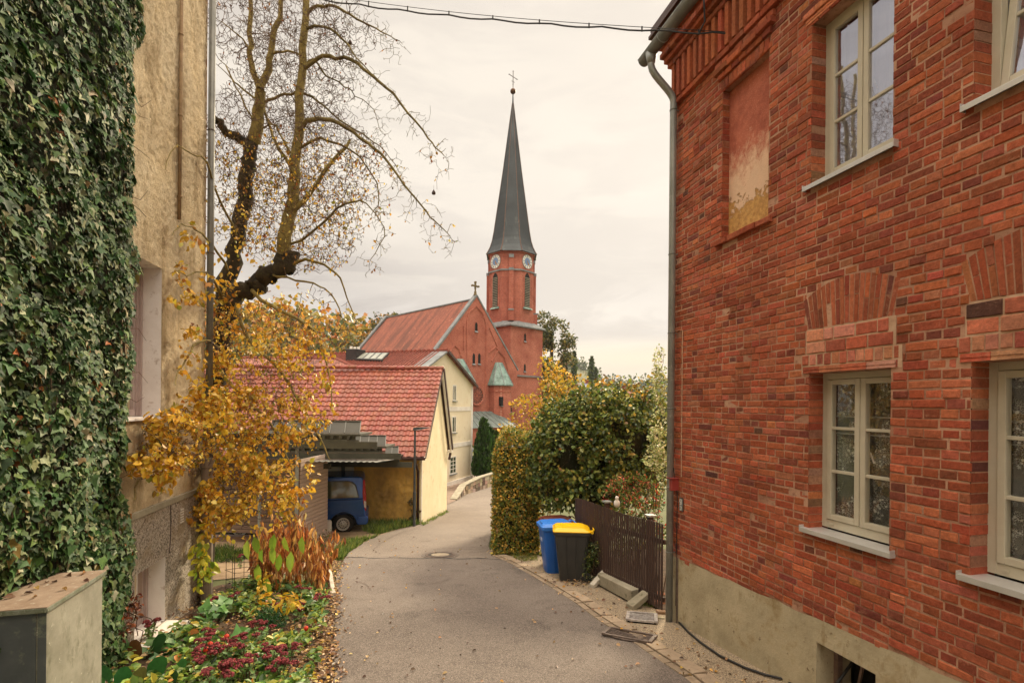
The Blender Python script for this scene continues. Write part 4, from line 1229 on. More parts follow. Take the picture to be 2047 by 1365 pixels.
# vent slats + crack cable on the plinth
vx, vz = LH.hit(357, 1030)
mb = MB()
for k in range(6): mb.box(vx - .05, vx + .05, yq - .014, yq - .002, vz - .10 + k * .035, vz - .082 + k * .035)
mb.build('vent_slats', 'cream_white', yh)
c1_ = [LH.hit(*q) for q in ((334, 1000), (335, 1040), (334, 1075), (332, 1105))]
mb = MB(); mb.tube([(q[0], yq - .006, q[1]) for q in c1_], .006, 5); mb.build('thin_cable', 'dark_iron', yh)
# pipes
q0 = LH.hit(357, -40); q1 = LH.hit(350, 438)
mb = MB(); xm = (q0[0] + q1[0]) / 2
mb.tube([(xm, -.05, 7.95), (xm - .01, -.05, 4.0), (xm - .02, -.05, q1[1])], .024, 8)
for z_ in (q1[1] + .3, q1[1] + 1.4, q1[1] + 2.5): mb.lathe([(.025, z_), (.03, z_ + .005), (.03, z_ + .02), (.025, z_ + .025)], (xm - .01, -.05, 0), 10)
mb.build('wall_conduit', mottled('conduit_paint', '#a08560', '#84694a', 6, .8, .3, .003, 50, c3='#5d4a35'), yh, smooth=True)
mb = MB(); mb.tube([(.05, -.07, 7.95), (.05, -.07, -1.9)], .048, 12)
dpl = mb.build('downpipe', 'zinc_dark', yh, smooth=True)
for z_ in (4.2, 2.3, .9, -.4): mb = MB(); mb.lathe([(.049, z_), (.055, z_ + .004), (.055, z_ + .018), (.049, z_ + .022)], (.05, -.07, 0), 12); mb.bar((.05, -.03, z_ + .01), (.02, .02, z_ + .01), .012, .012); mb.build('pipe_bracket', 'dark_iron', dpl)
sp = PG(414, 1204)
XSP = LH.hit(413, 1100, -.14)[0]; print('XSP', XSP)
mb = MB(); mb.lathe([(.082, -4), (.082, -1.0), (.094, -.99), (.094, -.86), (.075, -.85)], (XSP, -.14, 0), 16); mb.build('standpipe', mottled('clay_grey_pipe', '#a39689', '#86796c', 3, .7, .2, .004, 30, c3='#6f6250'), yh, smooth=False)
mb = MB(); mb.tube([(-.13, -.07, -3.4), (-.13, -.07, -1.4), (-.10, -.03, -1.2)], .035, 10); mb.build('thin_pipe', 'zinc', yh, smooth=True)
mb = MB(); mb.box(-.012, .006, -.018, .004, zp + .02, 7.98); mb.build('corner_strip', mottled('rusty_strip', '#c9a878', '#8c6238', 7, .8, .4, .004, 40, c3='#5c3f28'), yh)

# ---------------------------------------------------------------- ivy
def ivy_edge(z):
    """x of the ivy's right limit at height z, in the wall frame"""
    py = {0: 0}
    pts = [(6, 275), (4.4, 283), (3.6, 262), (2.6, 262), (1.9, 268), (1.45, 280), (.9, 262), (.2, 262), (-.4, 252), (-1.0, 248), (-1.7, 272), (-2.2, 262), (-2.7, 250), (-3.4, 245)]
    pts.sort()
    p_ = float(np.interp(z, [q[0] for q in pts], [q[1] for q in pts]))
    return LH.hit(p_ + 2, 800, -.11)[0]
iv = thing('ivy', 'dense dark green ivy covering the near part of the yellow wall', 'ivy', tuple(LH.o), LH.rot)
def ivy_depth(x, z):
    return .10 + .13 * (mnoise.noise(Vector((x * 1.6, z * 1.6, 4))) + .5) + .05 * mnoise.noise(Vector((x * 5, z * 5, 9)))
pos = []; tips = []; nors = []
Nn = 40000; k = 0
X_ = nrs.rand(Nn) * 4.3 - 5.4; Z_ = nrs.rand(Nn) * 8.0 - 3.0
for x, z in zip(X_, Z_):
    e = ivy_edge(z) + .10 * mnoise.noise(Vector((z * 3, 2.0, 0))) + .05 * mnoise.noise(Vector((z * 11, 5.0, 0)))
    if x > e: continue
    edge_f = min(1, (e - x) / .25)
    dpt = ivy_depth(x, z) * (.35 + .65 * edge_f)
    if rnd.random() < .25: dpt *= .6
    pos.append((x, -dpt - .015, z))
    a = rnd.gauss(0, .8)
    tips.append((math.sin(a), -.25 + rnd.gauss(0, .2), -math.cos(a)))
    nors.append((rnd.gauss(0, .42), -1, .55 + rnd.gauss(0, .38)))
N = len(pos); print('ivy', N)
sizes = np.clip(.052 + .027 * nrs.randn(N), .018, .14)
cols = palette(N, ['#33502a', '#3f5e30', '#2a4020', '#50683a', '#6a784a', '#8a9068', '#a8a582', '#9c5a2a', '#6b5a2a', '#627a3a'], [12, 13, 11, 11, 9, 6, 3, .5, .8, 5], .15)  # palest greens put leaf highlights into the colour
leaf_mesh('leaves', pos, tips, nors, sizes, cols, T_ivy(), 'ivy', iv)
mb = MB()
for k in range(80):
    x = -5.3 + rnd.random() * 3.2; z = -3.2; p_ = []
    x = min(x, ivy_edge(-2.5) - .05)
    while z < 6:
        p_.append((min(x, ivy_edge(z) - .03), -.03 - .02 * rnd.random(), z)); z += .25; x += rnd.gauss(.0, .06)
    mb.tube(p_, [.012 * (1 - i / len(p_) * .7) for i in range(len(p_))], 4, cap=False)
for k in range(12):
    z = -2.5 + rnd.random() * 8; x = ivy_edge(z); l = .1 + rnd.random() * .16
    mb.tube([(x - .05, -.08, z), (x + l * .5, -.12, z + rnd.gauss(0, .05)), (x + l, -.16, z + rnd.gauss(0, .08))], [.004, .003, .002], 3, cap=False)
mb.build('stems', 'twig', iv)
mb = MB(); o_ = [(x, z) for z in np.arange(-3.4, 6.1, .25) for x in (XL0 + 4, 0)]
n = 0
for z in np.arange(-3.4, 6.2, .2):
    e = ivy_edge(z) - .10
    mb.v += [(-8, -.055, z), (-5.2, -.055, z), (e, -.045, z)]; n += 1
for j in range(n - 1):
    for i in range(2): mb.face((j * 3 + i, j * 3 + i + 1, (j + 1) * 3 + i + 1, (j + 1) * 3 + i))
mb.build('undergrowth', mottled('ivy_undergrowth', '#2c3a1e', '#3a3020', 9, .95, 1, .03, 30), iv)

# ---------------------------------------------------------------- electrical cabinet
cz = -1.50
c1 = ray(95, 1213); t1 = cz / c1.z; c1 = c1 * t1
c2 = ray(214, 1138); t2 = cz / c2.z; c2 = c2 * t2
dc = (c2 - c1); dep = Vector((dc.x, dc.y)).length; rot = math.atan2(dc.y, dc.x) - PI / 2
print('cabinet', c1, c2, dep)
cab = thing('utility_cabinet', 'grey weathered utility cabinet with a rusty sheet top below the ivy', 'cabinet', (c1.x, c1.y, cz), rot)
Wd = .95; gz = G(c1.y) - cz - .1
mb = MB(); mb.box(-Wd, -.025, .035, dep - .02, gz, -.045); mb.build('side_panels', 'cab_side', cab, bevel=.004)
mb = MB(); mb.box(-.075, -.021, .030, .034, gz, -.045); mb.box(-Wd, -.0755 - .30, .024, .034, gz, -.045); mb.box(-.36, -.082, .024, .034, gz, -.045); mb.build('door', 'cab_grey', cab, bevel=.003)
mb = MB(); mb.box(-Wd - .05, 0, 0, dep, -.042, -.006)
mb.build('cover_edge', 'cab_edge', cab, bevel=.004)
mb = MB(); mb.box(-Wd - .047, -.003, .003, dep - .003, -.0055, .0); mb.build('cover', 'cab_top', cab)
mb = MB(); mb.tube([(-.010, .06, gz + .42), (-.008, .075, gz + .62), (-.014, .10, gz + .62), (-.018, .10, gz + .45)], .007, 6); mb.build('latch', 'dark_iron', cab)
# cable duct rising from the cabinet into the ivy
pc = ray(32, 1160); tt = cz / pc.z; pc = pc * tt
dt = thing('cable_duct', 'pale ribbed cable duct rising from the cabinet top into the ivy', 'duct', (pc.x, pc.y, cz))
mb = MB(); prof = []
for k in range(30): prof += [(.021, k * .014), (.025, k * .014 + .004), (.025, k * .014 + .009)]
mb.lathe(prof, (0, 0, 0), 10); mb.build('tube', 'conc_pale', dt)
mb = MB(); mb.lathe([(.027, .19), (.029, .195), (.029, .26), (.027, .265)], (0, 0, 0), 12); mb.build('tape', 'zinc_dark', dt)
# dead leaves on the cabinet top
n = 26; pp = []; 
for k in range(n):
    q = Vector((-rnd.random() * .85, .1 + rnd.random() * (dep - .2), .012)); q.rotate(Euler((0, 0, rot))); pp.append(q + Vector((c1.x, c1.y, cz)))
tp = nrs.randn(n, 3) * [1, 1, .1]; no = nrs.randn(n, 3) * .35 + [0, 0, 1]
o = leaf_mesh('dead_leaves', pp, tp, no, .04 + .035 * nrs.rand(n), palette(n, ['#5a4030', '#3f2c22', '#8a6a45', '#b5905a', '#c9a03a'], [5, 5, 3, 2, 1]), T_oval(.35, .2, .2), 'leaf')
tag(o, 'curled brown dead leaves lying on the cabinet top', 'leaves', kind='stuff')
# sprigs of ivy hanging over the cabinet front
n = 300; pp = []
for k in range(n):
    s_ = rnd.choice([(-.62, .55), (-.74, .5), (-.55, .75), (-.50, 1.0), (-.68, .9), (-.42, .25)])
    q = Vector((s_[0] + rnd.gauss(0, .06), -.01 - rnd.random() * .03, -.05 - s_[1] * abs(rnd.random()) )); q.rotate(Euler((0, 0, rot))); pp.append(q + Vector((c1.x, c1.y, cz)))
tp = nrs.randn(n, 3) * .5 + [0, -.2, -1]; no = nrs.randn(n, 3) * .4 + [.2, -1, .3]
o = leaf_mesh('ivy_sprigs', pp, tp, no, .035 + .03 * nrs.rand(n), palette(n, ['#263a1c', '#2f4a22', '#3f5a28', '#5a6a30'], [5, 5, 3, 1]), T_ivy(), 'ivy')
tag(o, 'small dark ivy shoots hanging down the cabinet doors', 'ivy')
# ================================================================ garage with the glazed red roof
A = PG(842, 1047.5); B = P(893, 1022, 23.6); B.z = G(23.6)
GR = thing('garage', 'ochre building with a glossy salmon red tiled roof beside the lane', 'building')
def quadw(mb, a, b, c_, d_): mb.add([a, b, c_, d_], [(0, 1, 2, 3)])
YA = A.y
ez = P(846, 912, YA - .35).z       # eave height
AP = P(885, 737, 21.6)             # ridge end
BE = P(893, 893, 23.6)
# gable wall polygon (towards the lane)
gb = [Vector((A.x, A.y, -5.9)), Vector((B.x, B.y, -5.9)), Vector((B.x, B.y, BE.z + .08)), Vector((A.x + (B.x - A.x) * .58, A.y + (B.y - A.y) * .58, AP.z - .10)), Vector((A.x, A.y, ez + .15))]
mb = MB(); mb.prism(gb, (-.3, .02, 0)); mb.build('gable_wall', 'smooth_yellow', GR)
mb = MB(); mb.prism([Vector((A.x + .004, A.y - .012, -5.9)), Vector((A.x + .004, A.y + .10, -5.9)), Vector((A.x + .011, A.y + .10, ez + .25)), Vector((A.x + .011, A.y - .012, ez + .12))], (-.06, 0, 0)); mb.build('corner_trim', 'cream_white', GR)
xl = P(600, 900, YA).x - 4.5
fx0 = P(708, 960, YA).x
# front wall displaced ochre render
mb = MB(); st = .05; xs = np.arange(fx0, A.x - .05, st); zs = np.arange(G(YA) - .3, ez + .1, st)
for z in zs:
    for x in xs: mb.v.append((x, YA - .0 + .03 * mnoise.noise(Vector((x * 7, z * 7, 2))) + .012 * mnoise.noise(Vector((x * 19, z * 19, 7))), z))
nn_ = len(xs)
for j in range(len(zs) - 1):
    for i in range(nn_ - 1): mb.face((j * nn_ + i, j * nn_ + i + 1, (j + 1) * nn_ + i + 1, (j + 1) * nn_ + i))
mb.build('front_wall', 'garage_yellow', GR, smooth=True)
mb = MB(); mb.box(A.x - .07, A.x - .004, YA - .02, YA + .05, -5.5, ez + .1); mb.box(xl, A.x - .3, YA + .05, YA + .3, -5.5, ez + .1); mb.box(xl, xl + .3, YA + .31, B.y, -5.5, ez); mb.box(xl, B.x - .3, B.y - .3, B.y, -5.5, ez); mb.build('side_walls', 'smooth_yellow', GR)
mb = MB(); mb.box(fx0 - 3.2, fx0 - .02, YA - .03, YA + .04, G(YA) - .2, ez - .12)
gd = mb.build('garage_door', 'cream', GR)
mb = MB()
for k in range(1, 6): mb.box(fx0 - 3.2, fx0 - .02, YA - .045, YA - .031, ez - .12 - k * .42, ez - .10 - k * .42)
for k in range(0, 7): mb.box(fx0 - .05 - k * .52, fx0 - .02 - k * .52, YA - .05, YA - .031, G(YA), ez - .13)
mb.build('door_battens', 'cream_white', gd)
# tiled roof slope: every tile its own curved plate inside one mesh
E0 = Vector((A.x + .18, YA - .40, ez - .02)); E1 = Vector((AP.x, AP.y, AP.z))
slope = E1 - E0; along = Vector((-1, -.012, 0)).normalized()
# left end of the ridge is a little nearer than the right end
RL = P(600, 734, 21.2); along_r = (RL - E1); 
sl_len = (E1 - E0).length; ncr = 19; 
Lr = 11.0; tw = .24; nt_ = int(Lr / tw)
upv = slope.normalized(); 
mb = MB(); TC = ['#925443', '#8b4d3d', '#98594a', '#8e5141']
nrm_ = Vector((0, -1, 0)) 
for r_ in range(ncr):
    for i in range(nt_):
        mb.cur = palette(1, TC, None, .05)[0]
        def pt(u, v, h):
            f = (r_ + v) / ncr; 
            base = E0 + slope * f
            base = base + along * ((i + u) * tw) + Vector((0, 0, (along_r.z / along_r.length) * (i + u) * tw * f)) 
            n_ = along.cross(upv); n_ = -n_ if n_.z < 0 else n_
            return base + n_ * h
        prof = [(0, .000), (.18, .028), (.40, .036), (.55, .018), (.75, -.004), (1.0, .0)]
        o = len(mb.v)
        for v, dh in ((-.10, .040), (-.08, .046), (.96, .008)):
            for u, h in prof: mb.v.append(tuple(pt(u, v, h * 1.0 + dh)))
        for a in range(2):
            for b in range(5): mb.face((o + a * 6 + b + 1, o + a * 6 + b, o + (a + 1) * 6 + b, o + (a + 1) * 6 + b + 1))
        # front lip
        o2 = len(mb.v)
        for u, h in prof: mb.v.append(tuple(pt(u, -.10, h + .006)))
        for b in range(5): mb.face((o + b, o + b + 1, o2 + b + 1, o2 + b))
mb.build('roof', 'roof_tile', GR, smooth=False)
mb = MB(); mb.cur = palette(1, TC, None, .03)[0]
for i in range(34):
    a = E1 + Vector((.05, 0, .02)) + (along_r.normalized()) * (i * .33); b = a + along_r.normalized() * .36
    mb.cur = palette(1, TC, None, .05)[0]
    mb.tube([a + Vector((0, 0, .012)), b], [.085, .078], 10)
mb.build('ridge_tiles', 'roof_tile', GR, smooth=True)
mb = MB()     # underlay + far slope
BR_ = Vector((B.x + .12, B.y + .45, P(905, 900, B.y + .45).z))
quadw(mb, E0 + Vector((0, 0, -.03)), E1 + Vector((0, 0, -.03)), E1 + along * Lr + Vector((0, 0, -.03)), E0 + along * Lr + Vector((0, 0, -.03)))
quadw(mb, BR_, BR_ + along * Lr, E1 + along * Lr, E1)
mb.build('roof_underlay', 'brown_metal', GR)
mb = MB(); BRb = P(905, 897, B.y + .1)
mb.bar(E1 + Vector((.06, 0, -.02)), BRb, .05, .16); mb.bar(E1 + Vector((.02, 0, -.05)), E0 + Vector((.03, 0, -.03)), .03, .06)
mb.build('verge_board', 'brown_metal', GR)
mb = MB(); mb.bar(E1 + Vector((-.02, -.02, -.16)), BRb + Vector((-.07, -.05, -.1)), .05, .12); mb.box(BRb.x - .22, BRb.x - .02, BRb.y - .15, BRb.y + .1, BRb.z - .16, BRb.z - .06); mb.build('soffit_board', 'cream_white', GR)
mb = MB(); mb.bar(BRb + Vector((-.1, 0, -.18)), BRb + Vector((-.16, -.05, -.5)), .08, .08); mb.build('gutter_end', 'brown_metal', GR)
mb = MB(); mb.tube([E0 + Vector((.02, -.06, -.05)), E0 + along * Lr + Vector((0, -.06, -.05))], .06, 8); mb.build('gutter', 'brown_metal', GR, smooth=True)
mb = MB(); gx = A.x - .16; mb.tube([(gx, YA - .40, ez - .08), (gx, YA - .38, ez - .25), (gx + .05, YA - .10, ez - .55), (gx + .05, YA - .08, ez - .7), (gx + .05, YA - .08, G(YA))], .045, 8); mb.build('downpipe', 'brown_metal', GR, smooth=True)

# lamp post
lb = P(828, 1044, YA - .75); lb.z = G(lb.y)
ls = thing('street_lamp', 'slim grey street lamp with flat head before the ochre wall', 'street lamp', tuple(lb))
H_ = P(828, 858, lb.y).z - lb.z
mb = MB(); mb.lathe([(.055, -.05), (.055, 1.2), (.04, 1.25), (.036, H_)], (0, 0, 0), 12); mb.build('pole', 'lamp_metal', ls, smooth=False)
mb = MB(); mb.prism([(-.06, -.07, H_ - .03), (.12, -.09, H_ - .02), (.50, -.06, H_ + .05), (.50, -.06, H_ + .075), (.1, -.09, H_ + .08), (-.06, -.07, H_ + .06)], (0, .16, 0)); mb.build('lamp_head', 'lamp_metal', ls, bevel=.01)

# ---------------------------------------------------------------- carport with three tiers of panels
cp = thing('carport', 'metal carport roof carrying stepped rows of tilted solar panels', 'carport')
def tier(name, Yt, px_end, ptop, pbot, npan, pw, xleft, nrib):
    e_top = P(px_end, ptop, Yt); e_bot = P(px_end + 4, pbot, Yt)
    h = e_top.z - e_bot.z
    mb = MB()
    mb.box(xleft, e_bot.x + .05, Yt - .05, Yt + 1.1, e_bot.z - .07, e_bot.z - .02)
    mb.build('roof_deck', 'carport_dark', cp)
    for k in range(npan):
        x1 = e_top.x - k * pw; x0 = x1 - pw + .05
        mb = MB()
        mb.hexa([Vector((x0, Yt, e_bot.z)), Vector((x1 + .06, Yt, e_bot.z)), Vector((x1 + .06, Yt + .05, e_bot.z)), Vector((x0, Yt + .05, e_bot.z)),
                 Vector((x0 - .04, Yt + .30, e_top.z)), Vector((x1, Yt + .30, e_top.z)), Vector((x1, Yt + .35, e_top.z)), Vector((x0 - .04, Yt + .35, e_top.z))])
        pn = mb.build('solar_panel', 'solar_back', cp)
        mb = MB()
        mb.bar((x0 - .04, Yt + .30, e_top.z + .012), (x1 + .01, Yt + .30, e_top.z + .012), .06, .02)
        mb.bar((x1 + .07, Yt - .01, e_bot.z), (x1 + .01, Yt + .30, e_top.z), .018, .02)
        mb.bar((x0, Yt - .02, e_bot.z + .01), (x1 + .07, Yt - .02, e_bot.z + .01), .02, .016)
        mb.build('frame', 'zinc_dark', pn)
    mb = MB()
    n = int((e_bot.x - xleft) / .22)
    for k in range(n): 
        x = e_bot.x - .3 - k * .22
        mb = MB(); mb.box(x, x + .07, Yt - .06, Yt - .02, e_bot.z - .15, e_bot.z - .072); mb.build('rafter', 'carport_dark', cp)
    mb = MB(); mb.box(xleft, e_bot.x - .1, Yt - .0, Yt + .03, e_bot.z - .22, e_bot.z - .072); mb.box(xleft, e_bot.x + .02, Yt - .09, Yt - .065, e_bot.z - .21, e_bot.z - .17); mb.box(xleft, e_bot.x + .5, Yt - .09, Yt - .065, e_bot.z - .40, e_bot.z - .215); mb.build('beam', 'carport_dark', cp)
    return e_bot
M['solar_back'] = mottled('panel_back', '#474439', '#3b392f', 3, .6, .1, .002, 30)
M['carport_dark'] = mottled('dark_green_beam', '#4c4b3c', '#3d3c31', 3, .6, .1, .002, 30)
tier('a', 13.6, 714, 843, 866, 6, .40, -8.8, 5)
tier('b', 15.6, 766, 872, 891, 4, .26, -8.6, 8)
e3 = tier('c', 17.6, 792, 894, 910, 2, .22, -8.4, 9)
mb = MB(); zc_ = e3.z - .10
x1 = P(798, 914, 17.4).x
mb.v = []; n = 60
for yy, dz in ((17.5, 0), (14.4, .22)):
    for k in range(n + 1):
        x = -8.8 + (x1 + 8.8) * k / n; mb.v.append((x if yy > 17 else x, yy, zc_ + dz + .025 * (k % 2)))
for k in range(n): mb.face((k, k + 1, n + 1 + k + 1, n + 1 + k))
mb.build('corrugated_sheet', 'zinc_dark', cp)
mb = MB(); mb.box(-8.8, x1 - .02, 17.5, 17.56, zc_ - .12, zc_ - .01); mb.box(-8.8, P(660, 900, 15.4).x, 15.4, 15.5, zc_ - .1, zc_ + .05); mb.build('edge_beam', 'carport_dark', cp)
for (px, Y) in ((594, 13.85), (520, 13.9)):
    q = P(px, 870, Y); mb = MB(); mb.tube([(q.x, Y, G(Y)), (q.x, Y, q.z + .1)], .045, 10); mb.build('post', 'zinc', cp)
for (x, Y) in ((-5.95, 17.9), (-8.5, 17.6)):
    mb = MB(); mb.box(x, x + .1, Y, Y + .1, G(Y), zc_ - .12); mb.build('post', 'carport_dark', cp)

# ---------------------------------------------------------------- slatted screens
def screen(a, b, z0, z1, label, mat, nb=21):
    """a,b points on the ground line; boards run from a to b"""
    a = Vector(a); b = Vector(b); L = (b - a).length; rot = math.atan2(b.y - a.y, b.x - a.x)
    t = thing('slatted_screen', label, 'screen', (a.x, a.y, z0), rot)
    mb = MB(); hh = (z1 - z0) / nb
    for k in range(nb):
        x = 0.0
        while x < L - 1e-3:
            l = min(L - x, rnd.choice([.45, .7, .9, 1.2])) if mat == 'pale_wood' else L
            mb.box(x, x + l - .004, -.014 + rnd.gauss(0, .001), .012, k * hh + .003, (k + 1) * hh - .009); x += l
    mb.build('boards', mat, t)
    mb = MB(); mb.box(0, L, .02, .05, 0, z1 - z0 - .01); mb.build('backing', 'black', t)
    return t, L
s0 = P(600, 917, 14.1); s1 = P(655, 905, 15.7); zt_s = s0.z
screen(P(430, 917, 14.3), s0, P(600, 1068, 14.1).z, zt_s, 'dark weathered screen of horizontal boards behind the yellow leaves', 'dark_wood', 19)
screen(s0 + Vector((.01, 0, 0)), s1, P(655, 1062, 15.7).z - .5, zt_s, 'pale screen of short horizontal boards in front of the blue van', 'pale_wood', 26)
mb = MB(); q = P(470, 1075, 14.4); mb.box(q.x - 1.5, q.x + 1.6, 14.35, 14.6, G(14.4) - .1, P(500, 1072, 14.4).z); tag(mb.build('timber_sill', 'dark_wood'), 'low dark timber sill under the dark slatted screen', 'timber')
q = P(655, 1048, 15.9); mb = MB(); mb.lathe([(.10, -.30), (.12, -.2), (.12, .08), (.09, .13), (0.01, .14)], tuple(q), 14); tag(mb.build('plastic_bin', 'cream_white', smooth=True), 'small pale rounded container at the end of the pale screen', 'container')

# ---------------------------------------------------------------- blue van (faces left; we see its rear left side)
YV = 16.6; vr = P(731, 1000, YV).x; gzv = G(YV + .4)
van = thing('blue_van', 'blue van with red tail light parked under the carport', 'van', (vr, YV, gzv), R(15))
# local: x negative towards the front, y into depth, z up
Lv = 4.7; Wv = 1.85; zt = P(700, 952, YV).z - gzv; zb = .36
wr = .325; wx = P(688, 1046, YV).x - vr; wz = .325
print('van h', zt, 'wheel', wx)
def arch_pts(cx, r_): return [(cx + r_ * math.cos(a), .30 + r_ * math.sin(a)) for a in np.linspace(0.15, PI - .15, 12)]
belt = 1.12
low = [(0.0, .42), (-.02, .34)] + arch_pts(wx, .42) + arch_pts(wx - 3.0, .42) + [(-Lv, .35), (-Lv - .03, .75), (-Lv + .25, 1.0), (-Lv + .3, belt), (-.02, belt), (0.0, .8)]
def side(mb, pts, y0, y1):
    mb.prism([(x, y0, z) for x, z in pts], (0, y1 - y0, 0))
mb = MB(); side(mb, low, 0, Wv); body = mb.build('body', 'van_paint', van, bevel=.05, seg=3, smooth=False)
up = [(-.03, belt - .02), (-Lv + 1.0, belt - .02), (-Lv + 1.75, zt - .10), (-Lv + 1.95, zt - .02), (-.5, zt), (-.15, zt - .02), (-.07, zt - .10)]
mb = MB(); n = len(up); ins = .10
def yy_(z): return .02 + ins * (z - belt) / (zt - belt)
A_ = [(x, yy_(z), z) for x, z in up]; B_ = [(x, Wv - yy_(z), z) for x, z in up]
mb.add(A_ + B_, [tuple(range(n))[::-1], tuple(range(n, 2 * n))] + [(i, (i + 1) % n, n + (i + 1) % n, n + i) for i in range(n)])
mb.build('cabin', 'van_paint', van, bevel=.045, seg=3)
def pane(pts, name, mat, dy=-.006):
    mb = MB(); mb.prism([(x, yy_(z) + dy, z) for x, z in pts], (0, .01, 0)); return mb.build(name, mat, van)
pane([(-.20, 1.15), (-1.32, 1.15), (-1.32, zt - .13), (-.62, zt - .13), (-.42, zt - .16), (-.30, zt - .27)], 'window_rubber', 'black_plastic', -.004)
pane([(-.235, 1.175), (-1.29, 1.175), (-1.29, zt - .155), (-.64, zt - .155), (-.45, zt - .185), (-.335, zt - .29)], 'side_window', 'car_glass', -.012)
pane([(-1.32, 1.18), (-2.6, 1.18), (-2.6, zt - .20), (-1.32, zt - .20)], 'side_window', 'car_glass', -.012)
mb = MB()
tl = [(.018, 1.10), (-.025, 1.74), (-.09, 1.72), (-.10, 1.3), (-.075, 1.0), (-.02, .74), (.018, .72)]
mb.prism([(x, -.004, z) for x, z in tl], (0, .12, 0)); tlo = mb.build('tail_light', 'red_lens', van, bevel=.01)
mb = MB(); mb.prism([(.016, -.008, 1.02), (-.052, -.008, 1.06), (-.05, -.008, .86), (.016, -.008, .80)], (0, .10, 0)); mb.build('reversing_lens', 'white_lens', tlo)
mb = MB(); mb.box(-.62, .07, -.012, Wv + .01, .30, .56); mb2 = MB(); mb2.prism([(-.02, -.02, .56), (.075, -.02, .54), (.08, -.02, .34), (.02, -.02, .28), (-.26, -.02, .28), (-.24, -.02, .56)], (0, Wv + .04, 0)); mb2.build('rear_bumper', 'van_paint', van, bevel=.03, seg=3)
mb = MB(); mb.box(.076, .09, -.01, .3, .40, .43); mb.build('bumper_strip', 'black_plastic', van)
mb = MB(); mb.box(-3.9, -.20, -.006, .0, .93, .955); mb.box(-.9, -.02, -.006, 0, .66, .675); mb.build('side_crease', 'van_paint', van, bevel=.004)
mb = MB(); mb.box(-4.0, -.12, -.003, .001, 1.085, 1.097); mb.build('panel_gap', 'black', van)
mb = MB(); mb.box(-1.36, -1.35, -.003, .001, .5, 1.12); mb.build('door_gap', 'black', van)
mb = MB(); mb.box(-.20, .0, -.024, -.019, .565, .575); mb.build('bumper_gap', 'black', van)
mb = MB()
rr0, rr1 = .42, .47
pts = [(wx + rr1 * math.cos(a), .30 + rr1 * math.sin(a)) for a in np.linspace(.1, PI - .1, 14)] + [(wx + rr0 * math.cos(a), .30 + rr0 * math.sin(a)) for a in np.linspace(PI - .1, .1, 14)]
mb.prism([(x, -.014, z) for x, z in pts], (0, .03, 0)); mb.build('arch_lip', 'van_paint', van, bevel=.006)
mb = MB(); mb.box(wx - .5, wx + .45, .22, .9, .25, .85); mb.box(-Lv + .3, -.3, .1, Wv - .1, .25, .5); mb.build('underbody', 'black', van)
for cx in (wx, wx - 3.0):
    mb = MB()
    pr = [(.20, .0), (.30, -.012), (.322, .02), (.325, .06), (.325, .15), (.315, .20), (.2, .21)]
    n = 36
    for r_, y in pr:
        for k in range(n): a = 2 * PI * k / n; mb.v.append((cx + r_ * math.cos(a), .01 + y, .325 + r_ * math.sin(a)))
    for i in range(len(pr) - 1):
        for k in range(n): mb.face((i * n + k, i * n + (k + 1) % n, (i + 1) * n + (k + 1) % n, (i + 1) * n + k))
    wl = mb.build('wheel', 'tyre', van, smooth=True)
    mb = MB(); pr = [(.205, -.004), (.19, -.012), (.182, .03), (.155, .04), (.10, .022), (.055, .018), (.05, .0), (.0, .0)]
    for r_, y in pr:
        for k in range(n): a = 2 * PI * k / n; mb.v.append((cx + r_ * math.cos(a), .01 + y, .325 + r_ * math.sin(a)))
    for i in range(len(pr) - 1):
        for k in range(n): mb.face((i * n + k, i * n + (k + 1) % n, (i + 1) * n + (k + 1) % n, (i + 1) * n + k))
    mb.build('rim', 'rim', wl, smooth=True)
    for k in range(14):
        mb = MB(); a = 2 * PI * k / 14; mb.tube([(cx + .135 * math.cos(a), .012, .325 + .135 * math.sin(a)), (cx + .135 * math.cos(a), .052, .325 + .135 * math.sin(a))], .019, 8); mb.build('rim_hole', 'black_plastic', wl)
    for k in range(5):
        mb = MB(); a = 2 * PI * k / 5; mb.tube([(cx + .06 * math.cos(a), .0, .325 + .06 * math.sin(a)), (cx + .06 * math.cos(a), .03, .325 + .06 * math.sin(a))], .011, 6); mb.build('wheel_bolt', 'black_plastic', wl)

